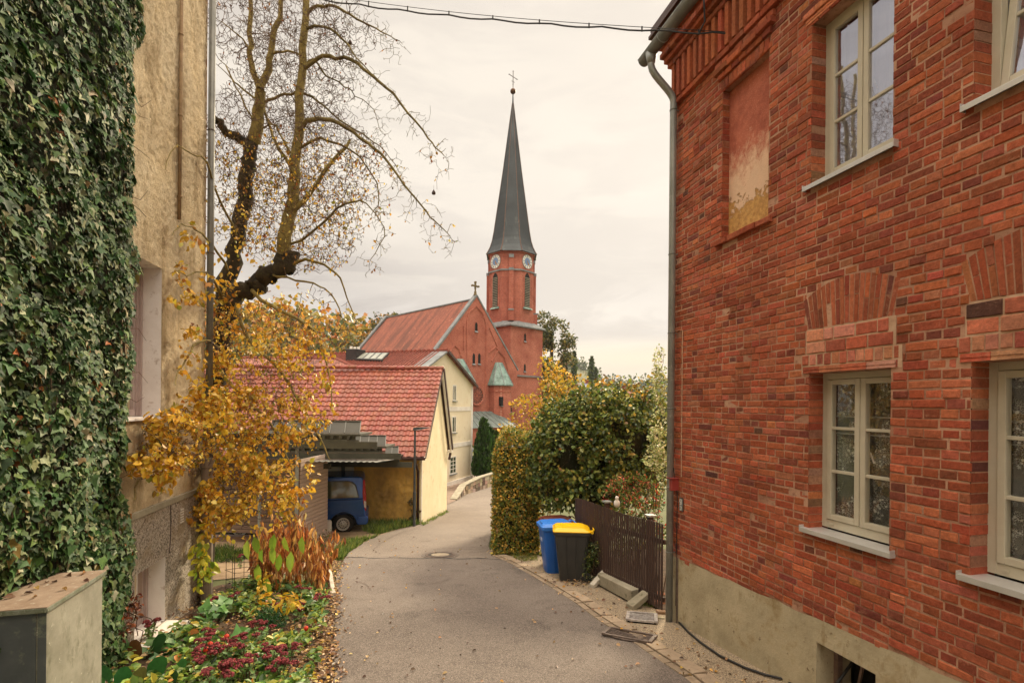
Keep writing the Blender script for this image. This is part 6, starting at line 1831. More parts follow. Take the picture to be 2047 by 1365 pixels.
# belfry windows + clocks on the four straight faces
ap = 5.0 / 2
for k in range(4):
    a = R(-90 + 90 * k); fr_n = Vector((math.cos(a), math.sin(a), 0)); s_ = Vector((-fr_n.y, fr_n.x, 0))
    e_ = thing('tmp', None, None); bpy.data.objects.remove(e_)
    def place(o, dist=ap):
        o.location = Vector((ctx, cty, 0)) + fr_n * dist; o.rotation_euler = (0, 0, a + PI / 2)
    z0 = zsq + 2.05; z1 = z0 + 3.9
    mb = MB(); mb.prism(pointed(0, z0, .80, z1 - z0, -.015), (0, .01, 0)); w_ = mb.build('belfry_window', 'black', bf); place(w_)
    mb = MB(); q = pointed(0, z0, 1.35, z1 - z0 + .45, -.04); q2 = pointed(0, z0, .82, z1 - z0, -.016); n_ = len(q)
    mb.add(q + q2, [(i, (i + 1) % n_, n_ + (i + 1) % n_, n_ + i) for i in range(1, n_)])
    mb.tube([(x, -.02, z) for x, y, z in q[1:] + [q[0]]], .05, 4); mb.build('surround', 'cbrick', w_)
    mb = MB()
    for i in range(18):
        zz = z0 + .12 + i * .185; ww = .40 if zz < z1 - .75 else .40 * max(0.1, math.sqrt(max(0, 1 - ((zz - z1 + .75) / .8) ** 2)))
        mb.hexa([(-ww, -.10, zz - .04), (ww, -.10, zz - .04), (ww, -.012, zz + .05), (-ww, -.012, zz + .05), (-ww, -.10, zz), (ww, -.10, zz), (ww, -.012, zz + .09), (-ww, -.012, zz + .09)])
    mb.build('louvres', 'louvre', w_)
    mb = MB(); mb.prism([(-.62, -.30, z0 - .16), (-.62, 0, z0 - .16), (-.62, 0, z0 + .1)], (1.24, 0, 0)); mb.build('sill', 'copper', w_)
    # clock
    zc = (zcl0 + zcl1) / 2 + .08; rc = .77
    mb = MB(); mb.disc_y(0, zc, rc, -.06, .01, 40); ck = mb.build('clock', 'clock_white', cs); place(ck, ap * .985 + .0)
    mb = MB(); mb.disc_y(0, zc, rc * .58, -.068, -.061, 36); mb.build('clock_centre', 'clock_blue', ck)
    mb = MB()
    NUM = ['XII', 'I', 'II', 'III', 'IIII', 'V', 'VI', 'VII', 'VIII', 'IX', 'X', 'XI']
    for i, s in enumerate(NUM):
        an = PI / 2 - 2 * PI * i / 12; rad = Vector((math.cos(an), 0, math.sin(an))); tan = Vector((math.sin(an), 0, -math.cos(an)))
        ws = {'I': .045, 'V': .085, 'X': .085}; tot = sum(ws[q] for q in s); p = -tot / 2
        for q in s:
            cxn = p + ws[q] / 2; p += ws[q]; O = Vector((0, -.066, zc))
            r0, r1 = rc * .64, rc * .90
            def seg_(a0, a1): mb.bar(O + rad * a0[1] + tan * a0[0], O + rad * a1[1] + tan * a1[0], .02, .008, Vector((0, 1, 0)))
            if q == 'I': seg_((cxn, r0), (cxn, r1))
            elif q == 'V': seg_((cxn - .03, r1), (cxn, r0)); seg_((cxn, r0), (cxn + .03, r1))
            else: seg_((cxn - .03, r0), (cxn + .03, r1)); seg_((cxn + .03, r0), (cxn - .03, r1))
    mb.build('numerals', 'black_plastic', ck)
    mb = MB(); mb.tube([(rc * 1.0 * math.cos(b), -.05, zc + rc * math.sin(b)) for b in np.linspace(0, 2 * PI, 41)], .03, 5); mb.build('clock_rim', 'lead', ck)
    mb = MB()
    for deg, L, w1 in ((-52, .62, .05), (-70, .42, .08)):
        b = R(deg); d_ = Vector((math.cos(b), 0, math.sin(b)))
        mb.bar(Vector((0, -.08, zc)) - d_ * .12, Vector((0, -.08, zc)) + d_ * L, w1, .012, Vector((0, 1, 0)))
    mb.build('hands', 'gold', ck)
# slit windows of the square tower
slit(1049.5, 666, 682, .32, ty0, par=tw_); slit(1049, 727, 742, .32, ty0, par=tw_); slit(1048.5, 791, 810, .34, ty0, par=tw_); slit(1047, 850, 868, .34, ty0, par=tw_)
# spire
cw_ = CF.w(ctx, cty, 0); Ysp = cw_.y
zap = P(1030, 207, Ysp).z; zfl = P(1025, 500, Ysp - 2.4).z
prof = [(RO * 1.13, zcl1 - .02), (RO * 1.06, zcl1 + .28), (RO * .955, zcl1 + .85), (RO * .87, zcl1 + 1.6), (RO * .80, zcl1 + 2.6), (RO * .42, zcl1 + (zap - zcl1) * .55), (.10, zap), (.05, zap + 1.1)]
mb = MB(); n = 8
for r_, z in prof: mb.v.extend(octo(r_, z))
for i in range(len(prof) - 1):
    for k in range(8): mb.face((i * 8 + k, i * 8 + (k + 1) % 8, (i + 1) * 8 + (k + 1) % 8, (i + 1) * 8 + k))
mb.face(tuple(range(8))[::-1]); spo = mb.build('spire', 'spire', tw_)
mb = MB()
for k in range(8): mb.tube([octo(r_ * 1.005, z)[k] for r_, z in prof[:-1]], [.06, .06, .06, .05, .05, .04, .02], 4)
mb.build('spire_ridges', mottled('spire_edges', '#7a5e50', '#5c4a42', 3, .5, .1, .005, 20, .3), spo)
zb_ = P(1030.5, 183, Ysp).z; zx = P(1031, 143, Ysp).z
mb = MB(); mb.lathe([(0, -.32), (.16, -.28), (.28, -.16), (.32, 0), (.28, .16), (.16, .28), (0, .32)], (ctx, cty, zb_), 14); mb.build('ball', mottled('dull_gilt_ball', '#5c3a1c', '#3f2814', 4, .4, .1, .005, 20, .7), spo, smooth=True)
mb = MB(); mb.tube([(ctx, cty, zb_ + .3), (ctx, cty, zx)], .045, 6)
zcr = zb_ + (zx - zb_) * .72
mb.tube([(ctx - .62, cty, zcr + .0), (ctx + .62, cty, zcr)], .04, 6); mb.tube([(ctx - .22, cty, zb_ + 1.1), (ctx + .22, cty, zb_ + 1.1)], .03, 5)
for q in ((ctx - .64, cty, zcr), (ctx + .64, cty, zcr), (ctx, cty, zx), (ctx, cty, zb_ + .8)): mb.lathe([(0, -.08), (.08, 0), (0, .08)], q, 8)
mb.build('spire_cross', 'dark_iron', spo)

# ================================================================ cream three storey house
H2o = P(890, 702, 34.0); fc = P(945, 958, 38.0); 
H2 = Frame(-5.80, 30.0, math.atan2(8.0, 2.9))      # x along the gable wall away from us, y to the left (into the house)
LW = math.hypot(8.0, 2.9)
hz = thing('cream_house', 'cream three storey house with white trim bands beside the church', 'house', tuple(H2.o), H2.rot)
xr2, zap2 = H2.hit(889, 703); zeR = H2.hit(944, 770)[1]; xR = H2.hit(944.5, 800)[0]
print('cream', xr2, zap2, zeR, xR, LW)
xL2 = xr2 - (xR - xr2) * .95; zeL = zeR + .1
mb = MB(); mb.prism([(xL2, 0, -6.2), (xR, 0, -6.2), (xR, 0, zeR), (xr2, 0, zap2), (xL2, 0, zeL)], (0, .3, 0)); mb.box(xL2, xR, .31, 12, -6.2, zeR - .05); mb.build('wall', 'cream', hz)
def h2z(px, py, y=0): return H2.hit(px, py, y)[1]
def bandm(z, h): mb = MB(); mb.box(xL2, xR - .27, -.03, -.002, z - h / 2, z + h / 2); mb.build('trim_band', 'cream_white', hz)
bandm(h2z(920, 817), .30); bandm(h2z(920, 888), .30)
mb = MB(); mb.box(xR - .26, xR + .012, -.035, .10, -6, zeR - .1); mb.build('corner_trim', 'cream_white', hz)
mb = MB(); mb.box(xL2, xR + .02, -.05, -.001, -6.2, h2z(920, 956)); mb.build('plinth', 'cream_white', hz)
def win2(px0, px1, py0, py1, sash=1):
    x0, z1 = H2.hit(px0, py0); x1, z0 = H2.hit(px1, py1)
    mb = MB(); mb.box(x0 - .1, x1 + .1, -.022, -.002, z0 - .08, z1 + .08); o = mb.build('window', 'cream_white', hz)
    mb = MB(); mb.box(x0, x1, -.026, -.0225, z0, z1); mb.build('pane', 'car_glass', o)
    mb = MB(); mb.box((x0 + x1) / 2 - .03, (x0 + x1) / 2 + .03, -.036, -.027, z0, z1)
    if sash > 1:
        for k in (1, 2, 3): zz = z0 + (z1 - z0) * k / 4; mb.box(x0, x1, -.034, -.0275, zz - .02, zz + .02)
    mb.build('muntins', 'cream_white', o)
    mb = MB(); mb.box(x0 - .12, x1 + .12, -.12, -.002, z0 - .14, z0 - .085); mb.build('sill', 'lead', o)
win2(906, 910.5, 771, 799); win2(904.5, 910, 834, 862); win2(900, 910, 915, 943, 2)
RLn = 11.5
uvq('roof', [((xL2 - .3, -.2, zeL - .12), (xL2 - .3, RLn, zeL - .12), (xr2, RLn, zap2 + .04), (xr2, -.2, zap2 + .04)), ((xR + .3, RLn, zeR - .12), (xR + .3, -.2, zeR - .12), (xr2, -.2, zap2 + .04), (xr2, RLn, zap2 + .04))], 'old_tiles', hz)
mb = MB()
for k in range(46): 
    y = .35 + k * .24
    mb.bar((xL2 - .3, y, zeL - .08), (xr2, y, zap2 + .08), .07, .07)
mb.build('tile_ribs', 'church_tiles_plain', hz) if False else None
M['tile_plain'] = mottled('plain_dark_tile', '#8f4a3a', '#6f382c', 2, .9, .3, .01, 20, c3='#4b2a22')
mb.build('tile_ribs', 'tile_plain', hz)
mb = MB(); mb.bar((xr2, -.3, zap2 + .05), (xr2, RLn, zap2 + .05), .28, .16); 
for k in range(34): mb.tube([(xr2, -.2 + k * .34, zap2 + .12), (xr2, -.2 + k * .34 + .1, zap2 + .15)], .10, 6)
mb.build('ridge_tiles', 'tile_plain', hz)
mb = MB(); mb.prism([(xL2 - .3, -.28, zeL - .1), (xr2, -.28, zap2 + .09), (xr2, -.28, zap2 - .02), (xL2 - .3, -.28, zeL - .2)], (0, 1.15, 0)); mb.build('verge_flashing', 'lead', hz)
mb = MB(); mb.bar((xr2, -.28, zap2 + .03), (xR + .35, -.28, zeR - .12), .08, .18); mb.build('verge_board', 'brown_metal', hz)
# roof lights and chimney
def onroof(px, py): 
    # intersection with the near slope of the roof
    a = Vector((xL2 - .3, 0, zeL - .12)); b = Vector((xr2, 0, zap2 + .04)); n_ = Vector((-(b.z - a.z), 0, b.x - a.x)).normalized()
    d = ray(px, py); dl = Vector((d.dot(H2.x), d.dot(H2.y), d.z)); o_ = Vector((-H2.o.dot(H2.x), -H2.o.dot(H2.y), 0))
    t_ = (a - o_).dot(n_) / dl.dot(n_); return o_ + dl * t_, n_
q = [onroof(*p_) for p_ in ((712, 722), (764, 724), (779, 709), (728, 709))]
n_ = q[0][1]; q = [v[0] for v in q]
mb = MB(); mb.hexa([v + n_ * .02 for v in q] + [v + n_ * .16 for v in q]); rl = mb.build('roof_light', 'black_plastic', hz)
for k in range(4):
    f0, f1_ = k / 4 + .03, (k + 1) / 4 - .03
    a = q[0].lerp(q[1], f0); b = q[0].lerp(q[1], f1_); c_ = q[3].lerp(q[2], f1_); d_ = q[3].lerp(q[2], f0)
    a, d_ = a.lerp(d_, .1), d_.lerp(a, .1); b, c_ = b.lerp(c_, .1), c_.lerp(b, .1)
    mb = MB(); mb.hexa([v + n_ * .161 for v in (a, b, c_, d_)] + [v + n_ * .18 for v in (a, b, c_, d_)]); mb.build('pane', 'solar_glass', rl)
cq = onroof(712, 724)[0]; zt = H2.hit(712, 697, cq.y)[1]
cyl = onroof(711, 716)[0]
ct = P(711, 700, H2.w(cyl.x, cyl.y, 0).y).z
mb = MB(); mb.box(cyl.x - .5, cyl.x + .5, cyl.y - .42, cyl.y + .42, cyl.z - .8, ct); chm = mb.build('chimney', 'chimney_metal', hz)
mb = MB(); mb.box(cyl.x - .54, cyl.x + .54, cyl.y - .46, cyl.y + .46, ct + .002, ct + .04); mb.build('cap', 'lead', chm)
mb = MB()
for dx, h in ((.3, .22), (0.0, .16), (-.3, .16)): mb.lathe([(.10, 0), (.10, h)], (cyl.x - .1, cyl.y + dx, ct + .05), 10)
mb.build('flue_pots', 'cream_white', chm)
# hipped roof house behind the garage
hx = thing('hipped_house', 'house with a low hipped tile roof just above the garage ridge', 'house')
rg0, rg1 = P(610, 716, 33), P(672, 717, 33); e0, e1, e2, e3 = P(560, 745, 29), P(735, 745, 29), P(720, 735, 37), P(560, 735, 37)
e1 = Vector((P(735, 745, 29).x, 29, e0.z)); e2 = Vector((e1.x, 37, e0.z)); e3 = Vector((e0.x - 3, 37, e0.z)); e0 = Vector((e0.x - 3, 29, e0.z)); rg0.x -= 4
ra = Vector((rg0.x, 33, rg1.z)); rb = Vector((rg1.x, 33, rg1.z))
uvq('roof', [(e0, e1, rb, ra), (e2, e3, ra, rb)], 'old_tiles', hx)
me_ = MB(); me_.add([e1, e2, rb], [(0, 1, 2)]); me_.add([e3, e0, ra], [(0, 1, 2)]); me_.build('roof_hip', 'tile_plain', hx)
mb = MB(); mb.tube([ra, rb], .12, 6); mb.tube([rb, e1], .12, 6); mb.tube([rb, e2], .1, 6); mb.build('ridge_tiles', 'tile_plain', hx)
mb = MB(); mb.box(e0.x + .5, e1.x - .5, 29.5, 36.5, -6, e0.z - .05); mb.build('wall', 'cream', hx)
# stone retaining wall by the bend, with cap
wp = [PG(912, 1001), PG(930, 989), PG(960, 980), PG(992, 969), PG(1010, 962)]
sw = thing('stone_wall', 'low curved wall of pale rough blocks at the bend below the conifers', 'wall', tuple(wp[2]))
hts = [.05, .55, .78, .8, .8]
mb = MB(); cap = MB()
for i in range(len(wp) - 1):
    a, b = wp[i], wp[i + 1]; L = (b - a).length; m = max(1, int(L / .38)); 
    for k in range(m):
        p, q = a.lerp(b, k / m), a.lerp(b, (k + .93) / m); h0 = hts[i] + (hts[i + 1] - hts[i]) * k / m
        d_ = (b - a).normalized(); nn = Vector((-d_.y, d_.x, 0)) * .3
        rows = max(1, int(h0 / .2))
        for r_ in range(rows):
            z0 = h0 * r_ / rows + .01; z1 = h0 * (r_ + 1) / rows - .012
            mb.cur = palette(1, ['#a8957f', '#8f7d69', '#c2af98', '#79685a'], None, .12)[0]
            ofs = -wp[2] + Vector((0, 0, 0)); jy = nn.normalized() * rnd.gauss(0, .02)
            mb.hexa([v + ofs + jy + Vector((0, 0, z)) for z in (z0, z1) for v in (p, q, q + nn, p + nn)])
    d_ = (b - a).normalized(); nn = Vector((-d_.y, d_.x, 0)); o_ = -wp[2]
    cap.hexa([a + o_ - nn * .05 + Vector((0, 0, hts[i] + .005)), b + o_ - nn * .05 + Vector((0, 0, hts[i + 1] + .005)), b + o_ + nn * .35 + Vector((0, 0, hts[i + 1] + .005)), a + o_ + nn * .35 + Vector((0, 0, hts[i] + .005)),
              a + o_ - nn * .05 + Vector((0, 0, hts[i] + .07)), b + o_ - nn * .05 + Vector((0, 0, hts[i + 1] + .07)), b + o_ + nn * .35 + Vector((0, 0, hts[i + 1] + .07)), a + o_ + nn * .35 + Vector((0, 0, hts[i] + .07))])
mb.build('blocks', 'stone_v', sw); cap.build('coping', 'conc', sw)
# cobbled forecourt of the cream house
mb = MB(); pts_ = [PG(894, 1010), PG(912, 1001), PG(930, 989), PG(960, 978), PG(950, 960), PG(893, 968)]
mb.add([v + Vector((0, 0, .05)) for v in pts_], [tuple(range(6))]); struct(mb, 'forecourt', mottled('cobbles', '#8a7462', '#6b584a', 3, .9, 1, .02, 12), 'brown cobbled forecourt before the cream house', 'forecourt')
# distant houses right of the church
def small_house(px0, px1, pyr, pye, Y, wall, roof, label):
    a, b = P(px0, pye, Y), P(px1, pye, Y); zr = P(px0, pyr, Y).z; dpt = 7
    t = thing('distant_house', label, 'house', ((a.x + b.x) / 2, Y, GZ)); hw = (b.x - a.x) / 2; ze = a.z - GZ; zr -= GZ
    mb = MB(); mb.box(-hw, hw, 0, dpt, -1, ze); mb.build('wall', wall, t)
    mb = MB(); mb.prism([(-hw - .3, -.4, ze - .1), (-hw - .3, dpt / 2, zr), (-hw - .3, dpt + .4, ze - .1)], (2 * hw + .6, 0, 0)); mb.build('roof', roof, t)
    mb = MB(); mb.box(hw * .3, hw * .3 + .7, dpt / 2 - .3, dpt / 2 + .4, zr - .8, zr + .7); mb.build('chimney', 'tile_plain', t)
    for k in range(3):
        mb = MB(); x = -hw * .7 + k * hw * .6; mb.box(x, x + hw * .3, -.03, .0, ze - 1.9, ze - .6); mb.build('window', 'car_glass', t)
M['roof_grey'] = mottled('grey_blue_roof', '#6d7486', '#5c6273', 2, .8, .2, .01, 10)
small_house(1160, 1182, 764, 772, 95, 'cream_white', 'roof_grey', 'distant white house with grey roof left of the poplars')
small_house(1183, 1226, 772, 781, 88, 'cream', 'roof_grey', 'distant house with blue grey roof above the green shrub')
small_house(1238, 1262, 778, 786, 84, 'cream_white', 'tile_plain', 'distant house with brown roof, rightmost of the row')
# ================================================================ vegetation
def world_blobs(bl):
    """(px,py,Y,rpx,rpy,rdepth,weight) -> centre, radii, weight"""
    return [(np.array(P(b[0], b[1], b[2])), np.array([b[3] * b[2] / F, b[5], b[4] * b[2] / F]), b[6]) for b in bl]
def sample_blobs(wb, N, shell=.3, off=None):
    vol = np.array([w_ * (np.prod(r_) if off is None else r_[0] * r_[2] / (c_[1] + off) ** 2) for c_, r_, w_ in wb]); ks = (N * vol / vol.sum()).astype(int)
    P_, N_ = [], []
    for (c_, r_, w_), k in zip(wb, ks):
        q = in_ball(k, shell=shell); P_.append(c_ + q * r_); N_.append(nrm(q / r_))
    return np.concatenate(P_), np.concatenate(N_)
def gate(pts, freq, thr, seed=0.0):
    return np.array([mnoise.noise(Vector((p[0] * freq + seed, p[1] * freq, p[2] * freq))) > thr for p in pts])
def foliage(name, wb, N, size, pal, wts, tmpl, parent, shell=.35, freq=1.2, thr=-.15, mat='leaf', up=.4, hang=.3, jit=.2, seed=0.0, off=None):
    p, n_ = sample_blobs(wb, N, shell, off)
    g = gate(p, freq, thr, seed); p, n_ = p[g], n_[g]; K = len(p)
    no = n_ * .6 + nrs.randn(K, 3) * .55 + np.array([0, 0, up])
    tp = nrs.randn(K, 3) * .7 + n_ * .4 + np.array([0, 0, -hang])
    c_ = palette(K, pal, wts, jit)
    sz = size * (1 + .3 * nrs.randn(K)).clip(.45, 1.7)
    return leaf_mesh(name, p, tp, no, sz, c_, tmpl, mat, parent), p
def shrub(name, label, cat, bl, N, size, pal, wts=None, tmpl=None, base=None, ntw=160, group=None, rmax=.03, bark='twig', **kw):
    wb = world_blobs(bl)
    t = thing(name, label, cat, group=group)
    foliage('foliage', wb, N, size, pal, wts, tmpl or T_diam(), t, **kw)
    if ntw:
        T = Tree(); c0 = wb[0][0]
        if base is None: base = (c0[0], c0[1], G(c0[1]))
        b = Vector(base)
        for k in range(max(5, len(wb))):
            c_ = wb[k % len(wb)][0]; T.limb([b + Vector((rnd.gauss(0, .12), rnd.gauss(0, .12), 0)), b.lerp(Vector(c_), .5) + Vector((rnd.gauss(0, .1), rnd.gauss(0, .1), 0)), Vector(c_)], rmax * 1.3, rmax * .6, 3)
        tg, _ = sample_blobs(wb, ntw, 0.2); T.grow(tg, rmax, .004)
        T.mesh('branches', bark, (0, 1), t)
    return t

# ---------------------------------------------------------------- the old pear tree at the house corner
YT = 9.0
pear = thing('pear_tree', 'old half bare pear tree with yellow leaves hanging low at the house corner', 'tree', tuple(PG(405, 1190)))
po = Vector(pear.location)
T = Tree()
def L(pts, r0, r1, kind=0, sub=4, wob=.015): T.limb([P(a, b, c_) - po for a, b, c_ in pts], r0, r1, sub, wob, kind)
L([(402, 1195, 8.9), (408, 1000, 8.9), (420, 850, 8.9), (436, 740, 8.9), (446, 650, 8.9)], .19, .17)
L([(446, 650, 8.9), (462, 606, 8.9), (490, 582, 8.85), (512, 572, 8.8), (532, 548, 8.8), (552, 543, 8.8), (566, 515, 8.8)], .16, .13, wob=.03)
L([(566, 520, 8.8), (584, 505, 8.85), (578, 540, 8.8)], .13, .12)
L([(566, 520, 8.8), (572, 470, 8.8), (585, 400, 8.85), (590, 330, 8.9), (598, 250, 8.95), (604, 130, 9.0), (614, 0, 9.0), (618, -120, 9.0)], .125, .045, 2)
L([(444, 655, 8.9), (448, 590, 8.95), (470, 500, 9.0), (484, 420, 9.05), (496, 340, 9.1), (506, 290, 9.1)], .145, .11, wob=.03)
L([(506, 290, 9.1), (516, 240, 9.1), (522, 180, 9.1)], .12, .085, 2)
L([(522, 180, 9.1), (506, 140, 9.15), (499, 90, 9.15), (500, 0, 9.2), (502, -100, 9.2)], .06, .03, 2)
L([(522, 180, 9.1), (538, 120, 9.1), (552, 60, 9.1), (564, 0, 9.1), (575, -100, 9.1)], .065, .03, 2)
L([(506, 290, 9.1), (480, 278, 9.0), (458, 268, 8.9), (440, 246, 8.8), (428, 240, 8.7)], .09, .05)
# arching limbs to the right
AR = [([(603, 142), (635, 118), (672, 114), (715, 128), (757, 162), (800, 205), (845, 262), (872, 296), (888, 312)], 9.0, 8.6, .042, .006),
      ([(596, 262), (615, 243), (648, 238), (690, 256), (735, 288), (772, 318), (810, 370), (842, 412), (870, 444), (900, 473)], 8.9, 8.3, .045, .006),
      ([(602, 185), (635, 200), (680, 240), (722, 268), (760, 292), (790, 330), (800, 352)], 9.0, 9.4, .022, .004),
      ([(610, 60), (640, 52), (672, 66), (700, 96), (716, 118), (745, 150)], 9.0, 8.7, .03, .006),
      ([(612, 25), (636, 12), (668, 12), (702, 32), (738, 52), (770, 66), (797, 82)], 9.0, 8.7, .032, .005),
      ([(604, 135), (626, 118), (650, 150), (690, 172), (712, 190), (745, 222), (765, 268)], 9.1, 9.6, .022, .004),
      ([(588, 345), (560, 300), (540, 260), (528, 215)], 8.9, 9.2, .03, .02),
      ([(582, 420), (610, 400), (650, 345), (690, 295), (700, 280)], 8.8, 9.1, .05, .02),
      ([(590, 320), (560, 270), (548, 250), (520, 255)], 8.9, 9.1, .022, .012),
      ([(520, 205), (492, 182), (470, 165), (455, 140), (437, 118)], 9.1, 9.0, .026, .008),
      ([(516, 262), (480, 190), (455, 150), (432, 128)], 9.1, 8.9, .02, .006),
      ([(524, 205), (548, 196), (580, 188), (600, 186)], 9.1, 9.0, .026, .02),
      ([(545, 108), (560, 104), (585, 104), (602, 112)], 9.1, 9.0, .02, .016),
      ([(500, 100), (475, 70), (450, 50), (433, 38)], 9.2, 9.0, .02, .006),
      ([(592, 300), (640, 280), (700, 300), (745, 350), (760, 400), (742, 430)], 8.9, 8.6, .028, .005),
      ([(572, 490), (620, 470), (670, 420), (720, 400), (750, 430), (770, 470), (740, 520)], 8.8, 8.5, .025, .005),
      ([(575, 535), (610, 520), (650, 530), (680, 560), (700, 610), (715, 645)], 8.8, 8.5, .03, .005),
      ([(545, 548), (590, 560), (640, 570), (670, 600), (690, 650), (715, 690)], 8.7, 8.3, .025, .005),
      ([(500, 580), (540, 610), (600, 640), (640, 680), (660, 760), (668, 830)], 8.7, 8.1, .035, .006),
      ([(470, 610), (500, 680), (560, 740), (610, 820), (640, 880), (660, 920)], 8.7, 8.0, .035, .006),
      ([(440, 740), (480, 790), (530, 830), (570, 900), (588, 960)], 8.7, 7.9, .035, .006),
      ([(425, 840), (470, 900), (520, 950), (570, 990), (595, 1040)], 8.7, 7.7, .03, .006),
      ([(415, 900), (400, 960), (430, 1020), (480, 1040), (520, 1060)], 8.6, 7.6, .025, .005),
      ([(425, 850), (395, 830), (350, 850), (310, 890), (275, 960), (268, 1000)], 8.4, 5.45, .035, .005),
      ([(430, 800), (400, 790), (350, 810), (310, 830), (285, 860)], 8.4, 5.6, .03, .005),
      ([(440, 700), (420, 680), (390, 690), (365, 730), (350, 770)], 8.5, 6.3, .028, .005),
      ([(446, 600), (425, 560), (400, 540), (375, 550), (350, 540)], 8.6, 6.3, .024, .004),
      ([(455, 540), (425, 490), (395, 460), (365, 450), (345, 470)], 8.6, 6.3, .022, .004),
      ([(470, 470), (440, 400), (410, 320), (385, 310), (350, 290), (330, 340)], 8.7, 6.1, .022, .004),
      ([(415, 900), (400, 940), (385, 980), (380, 1010)], 8.4, 7.4, .02, .004)]
for pts, ya, yb, r0, r1 in AR:
    n_ = len(pts); L([(a, b, ya + (yb - ya) * i / (n_ - 1)) for i, (a, b) in enumerate(pts)], r0, r1, 3 if r0 < .05 and pts[-1][0] > 700 and pts[-1][1] < 560 else 2, 3, .012)
# secondary growth, bare upper crown
def tg(bl, N): 
    wb = world_blobs(bl); p, _ = sample_blobs(wb, N, 0.0, 0.0); return p - np.array(po)
upper = [(500, 60, 9.1, 75, 110, 1.0, 1), (600, 120, 9.1, 110, 160, 1.1, 1.2), (540, 280, 9.1, 120, 120, 1.0, 1.3), (650, 330, 8.9, 110, 120, .9, 1.1), (600, 440, 8.9, 130, 110, .9, 1.3), (470, 380, 9.0, 60, 130, .8, 1.1), (680, 60, 9.0, 80, 60, .6, .6)]
T.grow(tg(upper, 900), .018, .005, 4, .14, kind=4)
T.grow(tg(upper, 10500), .009, .0042, 3, .16, kind=4, order=False)
# drooping spurs along the arching limbs
arc_pts = [q for pth, rr, k in T.paths if k == 3 for q in pth]
sp_ = []
for q in arc_pts:
    if P(700, 0, 9).x - po.x > q.x: 
        if rnd.random() < .5: continue
    for _ in range(4): 
        l = .06 + .26 * rnd.random() ** 1.5; sp_.append((q.x + rnd.gauss(0, .10), q.y + rnd.gauss(0, .12), q.z + rnd.choice([-1, -1, -1, .45]) * l))
for _ in range(1):
    T.grow(sp_, .008, .0034, 3, .15, kind=5, order=False)
    sp2 = [(s_[0] + rnd.gauss(0, .07), s_[1] + rnd.gauss(0, .07), s_[2] + rnd.gauss(-.03, .08)) for s_ in sp_ for _k in range(2)]
    T.grow(sp2, .006, .0032, 2, .2, kind=5, order=False)
# leafy lower crown
lower = [(520, 700, 8.4, 120, 100, .8, 1.3), (560, 830, 8.2, 95, 100, .7, 1.3), (470, 880, 8.0, 80, 120, .7, 1.3), (350, 890, 6.1, 75, 75, .3, 1.0), (480, 1000, 7.7, 80, 55, .5, 1.1), (440, 640, 8.6, 70, 90, .5, .8), (640, 640, 8.4, 70, 70, .6, .5)]
T.grow(tg(lower, 420), .014, .0035, 4, .14, sag=.12, kind=6)
T.grow(tg(lower, 3000), .007, .0036, 3, .18, sag=.15, kind=6, order=False)
print('pear nodes', T.n)
M['bark_mid'] = mottled('yellow_green_bark', '#948246', '#6b5c30', 9, .95, .9, .02, 40, c3='#4d3f26')
T.mesh('trunk', 'bark_dark', (0,), pear, 12); T.mesh('limbs', 'bark_mid', (2,), pear, 9); T.mesh('arching_branches', 'bark', (3, 5), pear, 6)
T.mesh('bare_twigs', 'twig', (4,), pear); T.mesh('low_twigs', 'twig_dark', (6,), pear)
# leaves
pos_ = []
lw = [(345, 880, 6.15, 75, 58, .22, 1.1), (310, 925, 5.75, 52, 62, .16, .9), (335, 850, 6.0, 55, 35, .15, .9), (400, 830, 7.0, 62, 65, .25, 1.3), (450, 770, 8.1, 55, 75, .5, 1.2), (520, 700, 8.4, 80, 60, .7, .6), (610, 730, 8.3, 55, 90, .6, .8), (640, 800, 8.0, 35, 60, .4, .7), (500, 830, 8.1, 90, 70, .6, 1.4),
      (580, 850, 8.1, 60, 60, .5, 1.0), (460, 920, 7.8, 80, 60, .5, 1.6), (540, 930, 7.9, 60, 50, .4, 1.3), (430, 1000, 7.5, 65, 55, .35, 1.5), (530, 1010, 7.7, 80, 45, .35, 1.3), (600, 960, 7.9, 40, 40, .3, .7), (385, 560, 6.8, 35, 50, .2, .9), (385, 470, 6.8, 28, 35, .18, .7), (440, 620, 8.5, 40, 90, .4, .9), (560, 610, 8.6, 90, 50, .6, .28), (385, 700, 6.9, 28, 60, .2, 1.0), (480, 500, 8.8, 70, 70, .5, .22), (460, 1050, 7.5, 60, 30, .3, 1.0), (350, 600, 6.3, 14, 12, .08, .5)]
YEL = ['#d9ad34', '#cc9a2a', '#e3bd48', '#b98024', '#d4b244', '#a87a2c', '#9c9636', '#f0d47c', '#a0602a']
wb = world_blobs(lw)
o, p_ = foliage('leaves', [(c_ - np.array(po), r_, w_) for c_, r_, w_ in wb], 15000, .066, YEL, [10, 8, 8, 5, 5, 3, 3, 2, 1], T_oval(.40, .12, .18), pear, shell=0, freq=3.4, thr=.0, up=.05, hang=.9, seed=3, off=po.y)
